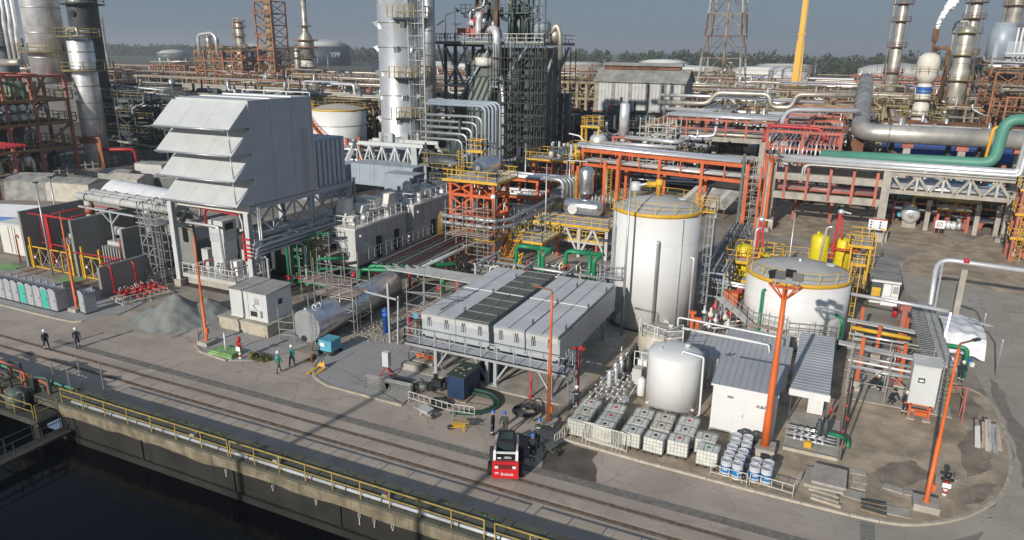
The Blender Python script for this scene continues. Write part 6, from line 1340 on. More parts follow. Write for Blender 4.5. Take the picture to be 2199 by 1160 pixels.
# tarps over a frame
b=MB();n=16;vs=[]
for i in range(n+1):
    for j in range(n+1):
        u,v=i/n,j/n;x=9.5+3.0*u+.3*v*u;y=63.6+6.4*v
        z=2.75-.5*abs(v-.45)**1.3-5*max(0,.16-v)**1.0*1.6-.9*max(0,u-.7)+.06*math.sin(u*19+v*4)+.04*math.sin(v*23+u*6)+.05*noise.noise((u*6,v*6,0));vs.append((x,y,max(.25,z)))
b.add(vs,[(i*(n+1)+j,(i+1)*(n+1)+j,(i+1)*(n+1)+j+1,i*(n+1)+j+1) for i in range(n) for j in range(n)],False)
for i in range(n):pass
b.thing('tarpaulin','tarp_white','white wrinkled sheet draped over equipment by the side road','tarpaulin',(11,68,0))
b=MB()
for P in ([(12.1,73.2,3.1),(13.0,72.4,3.2),(13.1,70,3.1),(13.1,69.8,.1)],[(11.9,66.8,3.1),(13.2,66.2,3.2),(13.4,63.6,3.1),(13.4,63.4,.1)]):b.tube(P,.07,8)
b.bar((11.8,73.6,3.1),(12.8,72.6,3.2),.2);b.bar((11.4,67.2,3.1),(12.9,66.3,3.2),.2);b.thing('street_lamp','zinc','pair of bent grey lamp arms over the white sheet','lamp',(13,68,0))
# arch pipe & square posts
root=T('overhead_pipe','shiny pipe rising from the ground and crossing over the side road','pipe',(9.5,77,0));b=MB();b.tube([(9.3,73.0,.0),(9.6,77.5,5.6),(30,76.6,5.2)],.24,12,br=1.3);b.part('pipe','aluminium',root)
b=MB();b.lathe([(.32,0),(.2,.3),(.05,.4)],(12.0,77.3,5.6),10);b.part('marker','red',root)
b=MB();b.box(11.6,76.2,0,12.1,76.7,5.1);b.part('concrete_post','concrete',root)
b=MB();b.bar((9.1,68.5,.1),(9.6,73.5,6.2),.17);b.bar((8.95,60.8,.1),(9.4,62.6,5.0),.13);b.thing('slanted_poles','zinc','two grey poles rising beside the cable trays at the right','poles',(9,67,0))
# generator container
root=T('generator_container','open ended diesel generator box with dark dirty roof','generator',(5.6,79,0))
b=MB();b.box(4.3,78.3,.3,7.0,87.5,2.5);b.part('body','dark_steel',root);b=MB();b.box(4.2,78.2,2.5,7.1,87.6,2.6);b.part('roof','roof_old',root)
for k in range(3):b=MB();b.box(4.2,78.2+k*3.1,2.6,7.1,78.26+k*3.1,2.64);b.part('roof_seam','dark_steel',root)
for k,(x0,x1,z0_,z1_) in enumerate(((5.5,6.25,.5,2.2),(6.3,6.95,.5,2.2))):b=MB();b.box(x0,78.15,z0_,x1,78.3,z1_);b.part('door','white',root)
b=MB();b.box(4.25,78.15,2.3,7.05,78.3,2.5);b.box(4.3,78.1,.1,7.0,78.3,.3);b.part('trim','white',root);b=MB()
for k in range(7):b.box(6.4,78.13,1.3+k*.11,6.9,78.15,1.35+k*.11)
b.part('louvre','ink',root);b=MB();b.box(4.5,78.2,.8,5.3,78.4,1.7);b.part('engine','yellow',root)
b=MB();b.hexa([(5.4,77.3,.2),(6.9,77.3,.2),(6.9,77.6,.2),(5.4,77.6,.2)],[(5.4,77.4,1.1),(6.9,77.4,1.1),(6.9,77.7,1.1),(5.4,77.7,1.1)]);b.part('leaning_panel','white',root)
b=MB();b.lathe([(.25,0),(.25,.7),(.15,.8),(.3,.85),(.3,.95)],(6.6,74.5,.1),12);b.thing('hydrant','red','small red hydrant in front of the generator box','hydrant',(6.6,74.5,0))
# yellow tanks
for k,(x,y,r,h_,lb) in enumerate(((-1.0,82.5,.95,5.6,'tall yellow cylindrical tank behind the wide tank, left of the pair'),(1.35,83.2,.85,5.3,'tall yellow cylindrical tank behind the wide tank, right of the pair'),(-7.9,74.5,.95,5.5,'yellow cylindrical tank standing apart at the left behind the wide tank'),(-5.9,75.0,.8,4.6,'shorter yellow tank mostly hidden behind the wide tank rim'))):
    root=T('yellow_tank',lb,'storage tank',(x,y,0),'yellow upright tanks');b=MB();b.lathe([(r,0),(r,h_-.35),(r*.85,h_-.1),(r*.4,h_+.05),(.02,h_+.08)],(x,y,0),28);b.part('shell','tank_yellow',root)
    b=MB();b.bar((x+.1,y-r-.05,.3),(x+.1,y-r-.05,h_-.6),.07);b.lathe([(.14,0),(.14,.3)],(x-.3,y,h_),10);b.part('pipe','tank_yellow',root)
    if k in (1,2):
        b=MB();ring_rail(b,(x+.2,y),r+.7,h_-.9,-90,120 if k == 1 else 200,n=8,w=.07);b.part('railing','yellow',root);b=MB();b.lathe([(r+.75,0),(r+.75,.15),(r,.15)],(x+.2,y,h_-1.1),20);b.part('platform','orange',root)
for x,y in ((.3,82.0),(-6.9,74.2)):
    root=T('loading_arm','red and silver jib with shiny pipe beside the %s yellow tank' % ('right hand' if x > 0 else 'left hand'),'jib',(x,y,0));b=MB();b.bar((x,y,3.2),(x+.25,y,8.2),.5,.3);b.bar((x+.7,y,5.5),(x+.5,y,7.8),.2);b.part('post','red',root);b=MB();b.lathe([(.2,-.3),(.3,0),(.2,.3)],(x+.3,y,8.4),10,'x');b.bar((x+.3,y,8.5),(x+1.3,y,8.3),.14);b.part('head','aluminium',root)
root=T('pipe_track','low rack of pink pipes and concrete sleepers behind the wide tank','pipe rack',(-2,86,0))
for k in range(4):b=MB();b.tube([(-9,86+k*.6,.9),(3,85.4+k*.6,.9)],.13,8);b.part('pipe',('faded_red','aluminium','faded_red','clad')[k],root)
for k in range(6):b=MB();b.box(-8.6+k*2.1,85.3,0,-8.2+k*2.1,88.4,1.0+.3*(k % 2));b.part('sleeper','concrete',root)
root=T('dark_frame','dark grey steel lattice walkway frame right of the tall tank','frame',(-9.5,76,0))
b=MB()
for i in range(8):
    y=66+i*2.6;z=4.6+.1*i
    for x in (-10.6,-8.6):b.bar((x,y,0),(x,y,z),.18)
    b.bar((-10.6,y,z),(-8.6,y,z),.16);b.bar((-10.6,y,z*.5),(-8.6,y,z*.5),.12)
for x in (-10.6,-9.6,-8.6):b.bar((x,66,4.6),(x,84.2,5.3),.16)
b.bar((-10.6,66,2.3),(-10.6,84.2,2.6),.12);b.bar((-8.6,66,2.3),(-8.6,84.2,2.6),.12);b.part('frame','duct_blue',root)
for k in range(5):b=MB();b.tube([(-10.4+.4*k,66,4.9),(-10.4+.4*k,84,5.6)],.08,7);b.part('pipe','dark_steel' if k % 2 else 'zinc',root)
root=T('tie_pipes','pair of bright silver pipes between the tall and the wide tank','pipes',(-9,69,0))
for k in range(2):b=MB();b.tube([(-10.6,68.6+k*.6,3.2-.4*k),(-5.6,67.8+k*.4,3.2-.4*k)],.15,10);b.part('pipe','aluminium',root)
b=MB();b.box(-7.6,67.7,2.2,-7.0,68.6,2.7);b.bar((-7.3,68.1,0),(-7.3,68.1,2.2),.2);b.part('saddle','red',root)
root=T('valve_station','red valve cluster with light tubes between the two white tanks','valves',(-7.8,62.5,0))
for k in range(10):x=-9.4+random.random()*2.4;y=60.5+random.random()*4;b=MB();b.lathe([(.15,0),(.25,.15),(.25,.4),(.1,.5),(.1,.9)],(x,y,.4+random.random()*1.8),10);b.tube([(x,y,.1),(x,y,1.0),(x+.9,y,1.2)],.07,6);b.part('valve',random.choice(['red','red','cream','aluminium']),root)
b=MB();b.box(-8.2,63.2,2.6,-6.9,64.2,3.8);b.part('panel','orange',root)
def frame(root,xs,ys,zs,m='orange',pw=.35,bw=.3,z0=0,brace=False,ztop=None,parts=True):
    zt=ztop or zs[-1]
    if parts:
        proto=None
        for x in xs:
            for y in ys:
                if proto is None:b=MB();b.box(x-pw/2,y-pw/2,z0,x+pw/2,y+pw/2,zt);proto=b.part('post',m,root)
                else:same(proto,root,loc=(x-xs[0],y-ys[0],0))
    else:
        b=MB()
        for x in xs:
            for y in ys:b.box(x-pw/2,y-pw/2,z0,x+pw/2,y+pw/2,zt)
        b.part('posts',m,root)
    for z in zs:
        b=MB()
        for y in ys:b.box(xs[0],y-bw/2+.01,z-bw,xs[-1],y+bw/2-.01,z)
        b.part('beam',m,root);b=MB()
        for x in xs:b.box(x-bw/2+.01,ys[0],z-bw*.9,x+bw/2-.01,ys[-1],z+.01)
        b.part('beam',m,root)
    if brace:
        zz=[z0]+list(zs);b=MB()
        for a,c in zip(zz,zz[1:]):
            for y in (ys[0],ys[-1]):
                for k,(xa_,xb_) in enumerate(zip(xs,xs[1:])):
                    if k % 2 == 0:b.bar((xa_,y,a),(xb_,y,c-bw),bw*.6);b.bar((xb_,y,a),(xa_,y,c-bw),bw*.6)
            b.bar((xs[-1],ys[0],a),(xs[-1],ys[-1],c-bw),bw*.6)
        b.part('brace',m,root)
def deck(root,x0,y0,x1,y1,z,m='yellow',dmat='container',h=1.1,sp=1.1,w=.08,kick=True):
    b=MB();b.box(x0,y0,z-.06,x1,y1,z);b.part('deck',dmat,root)
    b=MB();rail_mb(b,[(x0,y0,z),(x1,y0,z),(x1,y1,z),(x0,y1,z),(x0,y0,z)],h,sp,w)
    if kick:b.box(x0-.06,y0-.06,z-.25,x1+.06,y0,z+.05);b.box(x1,y0,z-.25,x1+.06,y1,z+.05)
    b.part('railing',m,root)
def pipes_along(root,axis,a0,a1,offs,z,rs,ms,n=8):
    for k,o in enumerate(offs):
        r=rs[k % len(rs)];b=MB();P=[(a0,o,z+r),(a1,o,z+r)] if axis == 'x' else [(o,a0,z+r),(o,a1,z+r)];b.tube(P,r,n);b.part('pipe',ms[k % len(ms)],root)
root=T('knockout_tower','orange and yellow steel tower carrying a silver drum left of the cooler','steel tower',(-38.2,72,0))
frame(root,[-41.2,-38.4,-35.6],[71.8,75.5],[3.2,6.0,8.4,10.0],'orange',.36,.34,brace=True)
deck(root,-41.8,71.0,-34.8,76.6,10.1)
b=MB();b.lathe([(.3,-2.3),(.85,-2.0),(1.05,-1.6),(1.05,1.6),(.85,2.0),(.3,2.3)],(-37.6,74,11.5),24,'y');b.part('drum','polished',root)
b=MB();b.box(-39.8,73.6,10.1,-38.6,75.0,13.6) if False else ladder_mb(b,-40.0,72.2,10.1,13.4,1,0,.7,True);b.part('ladder','yellow',root)
deck(root,-40.6,74.8,-38.6,76.2,13.0,h=1.2)
deck(root,-41.2,71.4,-35.4,75.8,3.3,h=1.1)
for k in range(16):b=MB();x=-41+random.random()*5.4;y=72+random.random()*3;z=random.choice([.3,3.4,6.1]);b.tube([(x,y,z),(x,y,z+1.2),(x+random.uniform(-1,1),y,z+1.6),(x+random.uniform(-1,1),y,z+2.6)],.09,6);b.part('pipe',random.choice(['zinc','clad','orange','white_steel','red']),root)
for x in (-41.9,-35.2):b=MB();b.cb((x,70.9,8.6),(.45,.3,.4));b.part('floodlight','lens',root)
b=MB()
for k in range(5):b.tube([(-42.2+.14*k,71.0,6.2),(-42.3+.14*k,70.7,5.6),(-42.4+.14*k,70.6,3.2)],.03,6)
b.part('cable_drop','yellow',root)
for z in (5.9,5.1):b=MB();b.tube([(-42.2,71.3,z),(-41.6,70.3,z),(-34.8,70.3,z),(-33.6,72,z),(-33.0,84,z+.6)],.22,10);b.part('header','zinc',root)
root=T('scaffold','tall tube scaffold in front of the orange tower','scaffold',(-37,69,0));scaffold(root,-40.0,68.4,-34.6,70.0,0,8.0,2,4,1,(4.4,))
root=T('yellow_stair','yellow railed gangway and stair right of the orange tower','stair',(-32,76,0))
deck(root,-34.2,74,-30.4,80,3.0);deck(root,-33,80.5,-25,82.5,2.2)
for s in (0,1.1):b=MB();b.bar((-34.2+s,74,3.0),(-34.2+s,70.2,.2),.14,.3);rail_mb(b,[(-34.2+s,70.2,.2),(-34.2+s,74,3.0)],1.1,.8,.07);b.part('stringer','yellow',root)
for k in range(10):b=MB();b.box(-34.2,70.5+k*.36,.35+k*.27,-33.1,70.8+k*.36,.4+k*.27);b.part('step','orange',root)
for x,y in ((-34,79.5),(-30.6,79.5),(-30.6,74.4),(-26,81)):b=MB();b.bar((x,y,0),(x,y,2.9),.24);b.part('post','orange',root)
# container with corrugated roof and AC units
root=T('analyser_container','long container with tan corrugated roof and two air conditioners on its end','container',(-37.2,86,0));corr_box(root,-39.3,86.2,-35.1,103,.9,4.2,'cream','roof_old',.35)
for k in range(2):b=MB();b.box(-38.4,85.7,1.0+1.6*k,-37.3,86.15,2.2+1.6*k);w=b.part('air_conditioner','white',root);b=MB();b.lathe([(.4,-.02),(.4,0)],(-37.95,85.7,1.6+1.6*k),18,'y');b.part('fan_grille','black',w)
b=MB()
for p,q in (((-40.6,85,0),(-40.6,85,4.8)),((-39.0,85,0),(-39.0,85,4.8)),((-40.6,85,.3),(-39,85,2.4)),((-39,85,.3),(-40.6,85,2.4)),((-40.6,85,2.4),(-39,85,4.6)),((-39,85,2.4),(-40.6,85,4.6)),((-40.6,85,2.4),(-36,85,2.4)),((-40.6,85,4.7),(-36,85,4.7)),((-36,85,0),(-36,85,4.8))):b.bar(p,q,.12)
b.part('cage_frame','white_steel',root)
root=T('reboiler_platform','grey braced platform with yellow rails carrying silver vessels','platform',(-28,82,0))
frame(root,[-31.6,-28.1,-24.6],[80.4,85.6],[4.0],'container',.36,.4,brace=False)
b=MB()
for xa_ in (-31.6,-28.1):b.bar((xa_,80.4,.2),(xa_+1.75,80.4,3.7),.26);b.bar((xa_+3.5,80.4,.2),(xa_+1.75,80.4,3.7),.26);b.bar((xa_,80.4,1.9),(xa_+3.5,80.4,1.9),.22)
b.part('brace','container',root)
deck(root,-34.0,79.8,-24.2,86.2,4.1)
b=MB();b.lathe([(.3,-2.6),(.75,-2.4),(.95,-2.0),(.95,2.0),(.75,2.4),(.3,2.6)],(-28.8,83.4,5.7),24,'x');b.part('horizontal_drum','polished',root)
b=MB();b.lathe([(.62,0),(.62,.15)],(-29.8,82.2,5.5),20,'y');b.tube([(-29.8,82.3,5.5),(-29.8,83.4,5.6)],.5,16);b.part('manway','clad',root)
b=MB();b.lathe([(.3,0),(.75,.2),(.95,.5),(.95,3.1),(.75,3.5),(.25,3.7)],(-28.9,84.6,6.9),24);b.part('vertical_drum','polished',root)
b=MB()
for k in range(7):b.tube([(-27.6+k*.45,83.3,6.4),(-27.6+k*.45,83.3,7.2+.2*(k % 2))],.09,6)
b.tube([(-28.9,84.6,10.4),(-28.9,84.6,11.2),(-31.5,84.4,11.2),(-31.5,84.4,4.2)],.07,6);b.tube([(-26.6,85.6,4.2),(-26.6,85.6,10)],.06,6);b.part('pipework','zinc',root)
b=MB();ladder_mb(b,-26.4,86.0,4.1,10.4,1,0,.7,True);ladder_mb(b,-30.6,86.2,4.1,9.6,1,0,.7,True);b.part('ladder','yellow',root)
for x,h_ in ((-25.6,11.5),(-30.9,10.2),(-27.3,11.0)):b=MB();b.bar((x,87,0),(x,87,h_),.4);b.part('mast','orange',root)
# slim light poles
for k,(x,y,h_) in enumerate(((-39.6,80,12.5),(-31.9,78.6,11.5),(-15.9,58.0,14.3),(-44.5,84,10),(-33.2,90,11.6),(-40.6,92,12),(-3.5,73.5,9.5),(-11.0,73.5,10.5))):
    root=T('slim_pole',['slim grey pole left of the tan roofed container','slim grey pole at the corner of the yellow railed platform','slim grey pole standing against the tall white tank','slim grey pole beside the dark furnace base','slim grey pole behind the silver vertical drum','slim grey pole behind the tan roofed container','slim grey pole behind the wide white tank','slim grey pole between the two big white tanks'][k],'pole',(x,y,0));b=MB();b.lathe([(.13,0),(.11,h_*.5),(.07,h_)],(x,y,0),8);b.part('pole','zinc',root);b=MB();b.lathe([(.25,0),(.25,.05)],(x,y,0),8);b.part('base_plate','zinc',root)
# pipe bundle turning down + horizontal bundle
root=T('pipe_bundle','bundle of silver pipes dropping down before the dark furnace','pipes',(-47,88,0))
for k in range(10):x=-48.8+k*.62 if k < 5 else -45.9+(k-5)*.42;z=12.2+.8*k if k < 5 else 16.3+.12*k;b=MB();b.tube([(-55.5,88.4+.3*k,z),(x,88.4+.3*k,z),(x,88.4+.3*k,5.5)],.17+.02*(k % 3),8,br=1.0);b.part('pipe','zinc' if k < 5 else 'duct_blue',root)  # partial shade on the bundle put into its duller, blue-grey pipe colours
b=MB()
for z in (8,12):b.bar((-49.3,88.6,z),(-43.6,88.6,z),.2)
b.bar((-49.4,88.8,0),(-49.4,88.8,15),.3);b.bar((-43.5,88.8,0),(-43.5,88.8,16.5),.3);b.part('support','dark_steel',root)
root=T('pipe_rack','orange rack with silver headers left of the tan roofed container','pipe rack',(-38,90,0))
frame(root,[-46,-41.5,-37],[88,92],[5.2,7.6],'orange',.35,.32)
pipes_along(root,'x',-47,-34,[88.3,88.9,89.5,90.1,90.7,91.3],7.6,[.2,.26,.16],['zinc','aluminium','clad'])
for k in range(6):y=88.3+k*.6;b=MB();b.tube([(-35.5+.3*k,y,7.9),(-33.4+.25*k,y,7.9),(-33.3+.25*k,y,2.5)],.3,9,br=.9);b.part('down_pipe','zinc',root)
pipes_along(root,'x',-47,-37,[88.5,89.4,90.3,91.4],5.2,[.15,.2],['aluminium','white_steel'])
root=T('pump_structure','orange two level pump structure with yellow rails left of the long orange rack','steel structure',(-43,112,0))
frame(root,[-47,-43.5,-40],[110,116],[3.6,7.0],'orange',.4,.4,brace=False)
deck(root,-48.5,109.4,-39.6,117,7.1);deck(root,-45,118,-37,124,7.6);deck(root,-47.5,109.7,-40,111,4.4,'faded_red','plank')
for k in range(14):b=MB();x=-46+random.random()*6;y=111+random.random()*5;b.lathe([(.3,0),(.45,.3),(.45,.9),(.2,1.2),(.2,1.8+random.random()*.8)],(x,y,7.2),10);b.part('equipment',random.choice(['clad','cream','zinc','aluminium','yellow']),root)
b=MB();b.tube([(-40.5,117,9.4),(-41.5,117,10.4),(-43.5,117,10.7)],.14,6);b.part('lamp_arm','white_steel',root)
# long orange pipe rack
root=T('pipe_rack','long bright orange pipe rack full of silver pipes behind the tall tank','pipe rack',(-26,110,0))
def lerp(p,q,t):return tuple(p[i]+(q[i]-p[i])*t for i in range(len(p)))
A,B_=(-39.3,112.6),(-12.3,107.9)
for k in range(5):
    for dy in (0,4.2):
        x,y=lerp(A,B_,k/4);b=MB();b.box(x-.22,y+dy-.2,0,x+.22,y+dy+.2,8.9);b.part('post','orange',root)
for z in (8.9,6.6):
    for dy in (0,4.2):b=MB();b.bar((*[A[0],A[1]+dy],z-.25),(B_[0],B_[1]+dy,z-.25),.3,.5);b.part('beam','orange',root)
b=MB()
for k in range(9):
    x,y=lerp(A,B_,k/8);b.bar((x,y,8.8),(x,y+4.2,8.8),.25,.3);b.bar((x,y,6.6),(x,y+4.2,6.6),.25,.3);b.bar((x,y,6.6),(x,y,8.7),.2)
b.part('cross_beam','orange',root)
for k in range(8):o=.25+k*.5;b=MB();b.tube([(A[0]-2,A[1]+o+.3,9.15+.1*(k % 2)),(A[0],A[1]+o,9.15+.1*(k % 2)),(B_[0]+(-1.0 if k < 3 else .4),B_[1]+o,9.15)],.2+.06*(k % 3),9);b.part('pipe',('aluminium','clad','aluminium','zinc')[k % 4],root)
for k in range(7):o=.3+k*.55;b=MB();b.tube([(A[0],A[1]+o,6.95),(B_[0]+2.5,B_[1]+o,6.95)],.17+.05*(k % 2),8);b.part('pipe',('aluminium','white_steel','clad')[k % 3],root)
for k in range(7):o=.3+k*.5;b=MB();b.tube([(A[0]+.4,A[1]+o,9.3),(A[0]-2.2,A[1]+o+1,9.2),(A[0]-3.2-.3*k,A[1]+o-1.5,8.2),(A[0]-3.3-.3*k,A[1]+o-1.6,3.5)],.2,8,br=1);b.part('drop_pipe','zinc',root)
# pale rubble wall strip between
root=T('tent_shelter','weathered grey white pitched roof shelter under the orange rack','shelter',(-17,113,0))
for s,(p,q,r_,t_) in enumerate((((-22.5,111.5,2.1),(-15.2,109.9,1.5),(-13.2,113.6,3.9),(-20.6,114.6,4.1)),((-20.6,114.6,4.1),(-13.2,113.6,3.9),(-13.4,118,2.2),(-20.8,119,2.2)))):
    for k in range(9):
        a0,a1=k/9,(k+.96)/9;b=MB();b.sheet(lerp(p,q,a0),lerp(p,q,a1),lerp(t_,r_,a1),lerp(t_,r_,a0),.08);b.part('roof_sheet','tarp_grey' if k % 3 else 'container',root)
for x,y in ((-22,111.8),(-15.4,110.3),(-13.5,117.6)):b=MB();b.bar((x,y,0),(x,y,2),.15);b.part('post','rust',root)
# concrete pipe bridge, front
root=T('concrete_rack','big pale concrete pipe rack with silver and green pipes at the right','pipe rack',(5,107.5,0))
for x in (-9.0,5.75,21.5):
    for y in (107.2,114.5):b=MB();b.box(x-.5,y-.4,0,x+.5,y+.4,10.2 if x < 0 or y > 110 else 9.6);b.part('column','concrete',root);b=MB();b.box(x-1.1,y-.9,0,x+1.1,y+.9,1.6 if x < 15 else .5);b.part('footing','concrete',root)
for z in (5.6,8.3):
    b=MB();b.box(-8.5,107.0,z-.95,5.25,107.7,z);b.part('beam','concrete',root);b=MB();b.box(-8.5,114.2,z-.95,5.25,114.9,z);b.part('beam','concrete',root)
for k in range(5):x=-7+k*2.9;b=MB();b.bar((x,107.0,4.6),(x,107.0,9.2),.35,.3);b.part('steel_post','faded_red',root);b=MB();b.box(x-.15,107.7,8.3,x+.15,114.2,8.6);b.part('cross_beam','faded_red',root)
b=MB();b.bar((5.75,107.2,6.9),(21.5,107.2,6.9),.55,.55);b.bar((6.2,107.2,9.3),(21.5,107.2,9.3),.3,.35);b.bar((5.75,114.5,6.9),(21.5,114.5,6.9),.55,.55);b.part('truss_chord','concrete',root)
for k in range(10):
    x0_=6.3+k*1.5;z0_,z1_=(7.1,9.2) if k % 2 else (9.2,7.1);b=MB();b.bar((x0_,107.1,z0_),(x0_+1.5,107.1,z1_),.42,.3);b.part('truss_diagonal','concrete',root)
    if k % 2:b=MB();b.bar((x0_+1.5,107.1,7.0),(x0_+1.5,107.1,9.2),.28);b.part('truss_post','container',root)
for k,(y,r_,m,z) in enumerate(((107.5,.30,'aluminium',9.7),(108.5,.48,'aluminium',9.8),(107.0,.12,'cream',9.5),(106.7,.1,'cream',9.6),(109.6,.2,'aluminium',9.7))):
    x0_,x1_=(-8.6,19.6) if k < 2 else (-5.5+.3*k,22)
    b=MB();b.tube([(x0_,y+.3,z-1.6),(x0_,y,z+r_),(x1_,y,z+r_*.6)],r_,12,br=.9) if k in (2,3,4) else b.tube([(x0_,y,z+r_),(x1_-.5,y,z+r_),(x1_+.8,y,z+r_),(x1_+1.2,y+.4,z+7),(x1_+12,y+.8,z+7.5)],r_,14,br=1.6);b.part('pipe',m,root)
b=MB();b.tube([(-3.0,111.2,10.6),(18.0,111.2,10.9),(18.3,111.2,16.6),(34,112,17.4)],.72,18,br=1.5);b.part('green_main','jade',root)
for k in range(6):y=107.9+k*.9;b=MB();b.tube([(6,y,7.4),(20,y,7.4)],.17,8);b.part('lower_pipe','aluminium',root)
for k in range(5):y=108.4+k*1.0;b=MB();b.tube([(-8,y,5.9),(5,y,5.9)],.2,8);b.part('lower_pipe',('faded_red','zinc')[k % 2],root)
for k in range(5):x=20.6+.75*k;b=MB();b.tube([(x,107.8,9.6),(x+.2,107.9,16.2-.5*k),(x+10,108.2,17-.5*k)],.25-.03*k,10,br=1.1);b.part('riser_pipe',('aluminium','cream','aluminium')[k % 3],root)
b=MB();b.bar((-9.7,107.1,0),(-9.7,107.1,12.5),.25);b.bar((-10.3,106.5,0),(-10.3,106.5,9),.3);b.part('edge_post','orange',root)
root=T('stair_tower','green and grey ladder scaffold at the left end of the concrete rack','scaffold',(-11,109,0));scaffold(root,-12.6,107.8,-10.4,110.6,0,9,2,2,1,(3.1,6.0),'scaf');b=MB();b.bar((-12.9,107.4,0),(-12.9,107.4,10.5),.35);b.part('green_post','green_plate',root)
# items below rack
root=T('silver_drum','round ended silver drum on a concrete saddle under the concrete rack','vessel',(10,118,0));b=MB();b.lathe([(.05,-.55),(.7,-.42),(1.1,-.15),(1.25,.2),(1.25,5),(.8,5.5)],(10.1,117,2.0),28,'y');b.part('shell','clad',root);b=MB();b.box(9.2,117.6,0,11,118.4,1.1);b.part('saddle','concrete',root)
root=T('yellow_line','yellow pipe with railed orange platform beneath the concrete rack','pipe',(15,118,0));b=MB();b.tube([(10.2,117.5,3.1),(10.2,117.5,4.9),(18.5,117.2,4.6)],.22,10,br=.7);b.part('pipe','rail_yellow',root)
frame(root,[13.6,17.4],[117.6,120],[3.2],'faded_red',.35,.3);deck(root,13.4,117.3,17.6,120.2,3.3,'rail_yellow')
for k in range(6):b=MB();b.lathe([(.3,0),(.4,.4),(.3,1.2)],(13.8+.7*k,118.4,.2),10);b.part('pump',random.choice(['clad','faded_red','zinc']),root)
for k,x in enumerate((12.2,18.3,20.8,22.6)):
    b=MB();b.box(x-.3,116.6,0,x+.3,117.2,4.4);b.thing('concrete_post','concrete',['first','second','third','fourth'][k]+' slim concrete post from the left under the truss','post',(x,117,0),'slim concrete posts under the truss')
root=T('notice_board','large white safety notice board with blue symbols by the concrete column','sign',(5.4,104.6,0));b=MB();b.box(4.3,104.4,2.0,6.5,104.5,3.5);b.part('board','ink_white',root);b=MB();b.box(4.3,104.36,3.35,6.5,104.4,3.5);b.part('red_strip','red',root)
for k in range(6):b=MB();b.lathe([(.13,-.02),(.13,0)],(4.6+.0*(k//3)+(k//3)*1.1,104.39,2.3+(k % 3)*.38),12,'y');b.part('symbol','ink_blue',root)
b=MB();b.box(5.8,104.36,2.05,6.45,104.4,2.25);b.part('yellow_label','yellow',root);b=MB();b.box(4.5,104.5,0,4.65,104.6,2.0);b.box(6.2,104.5,0,6.35,104.6,2.0);b.part('legs','concrete',root)
root=T('prohibition_sign','small white square sign with a round prohibition symbol','sign',(13.4,112,0));b=MB();b.box(12.8,111.9,1.5,14.0,112,2.6);b.part('board','ink_white',root);b=MB();b.tube(arc(0,0,.32,0,360,16),.035,5);q=b.part('symbol','ink',root,local=True);q.location=(0,-.13,2.05);q.rotation_euler=(R(90),0,0);b=MB();b.bar((13.2,111.87,1.85),(13.6,111.87,2.25),.05);b.part('slash','ink',root);b=MB();b.bar((13.4,112,0),(13.4,112,1.5),.08);b.part('post','faded_red',root)
root=T('yellow_stair_tower','yellow caged stair tower on red legs at the right edge','stair tower',(21.5,104,0));frame(root,[20.4,22.4],[103.2,106],[3.0,6.0,9.0],'faded_red',.3,.26,brace=True)
for z in (3.1,6.1,9.1):deck(root,20.0,102.9,22.8,106.2,z,'yellow')
b=MB();ladder_mb(b,21.0,102.8,0,11,1,0,.7,True);b.part('ladder','yellow',root)
# rear concrete rack (second)
root=T('concrete_rack','grey concrete rack with red beams and silver pipes behind the orange rack','pipe rack',(-26,150,0))
for x in (-33,-25,-14.5):
    for y in (148,156):b=MB();b.box(x-.6,y-.5,0,x+.6,y+.5,8.0);b.part('column','concrete',root)
for z in (4.8,8.2):b=MB();b.box(-33.5,147.7,z-.9,-6,148.5,z);b.part('beam','concrete',root)
for z in (9.9,11.6):
    b=MB();b.box(-33.8,147.8,z-.35,-6,148.2,z);b.box(-33.8,156,z-.35,-6,156.3,z);b.part('beam','faded_red',root)
b=MB()
for k in range(8):x=-33.6+k*3.9;b.bar((x,148,8),(x,148,11.6),.35);b.bar((x,148,11.5),(x,156,11.5),.3)
b.part('steel_post','faded_red',root)
for k in range(8):y=148.3+k*.95;b=MB();b.tube([(-34+k*.1,y,12.1),(-7,y,12.0)],.3+.12*(k % 2),9);b.part('pipe',('aluminium','clad','zinc')[k % 3],root)
for k in range(6):y=148.3+k*1.2;b=MB();b.tube([(-33,y,8.7),(-8,y,8.7)],.35,9);b.part('pipe',('dull_clad','green_plate','aluminium')[k % 3],root)
root=T('red_rack','bright red steel rack crowded with thin silver pipes beside the green main','pipe rack',(-5,130,0))
frame(root,[-10.8,-5.8,-.6],[115.2,126,137,148],[11.0,13.4],'faded_red',.42,.4)
for k in range(16):x=-10.4+k*.6;b=MB();b.tube([(x,114.6,9.8+.1*(k % 3)),(x,115.4,11.4),(x,147+.3*(k % 4),11.8)],.07+.035*(k % 3),7,br=.6);b.part('pipe',('aluminium','clad','zinc','white_steel')[k % 4],root)
for k in range(9):b=MB();y=118+k*3.4;b.box(-5.2,y,11.1,-.7,y+1.3,11.35);b.part('plate','orange' if k % 2 else 'faded_red',root)
for k in range(2):b=MB();y=132+k*2;b.tube([(-10.6,y-14,11.6),(-10.4,y-2,12.2),(-9.8,y,15.2),(1.5,y+2,15.4)],.4-.08*k,9,br=1.6);b.part('loop_pipe','aluminium',root)
b=MB();b.tube([(-11.6,118,11.2),(-11.4,120,13.5),(-3.6,120,13.4),(-2.6,119.5,11.4)],.26,10,br=1);b.part('red_pipe','red',root)
b=MB();rail_mb(b,[(-9,139,13.5),(.6,139,13.5),(.6,148,13.5)],2.0,1.6,.14);b.part('pink_lattice','faded_red',root)
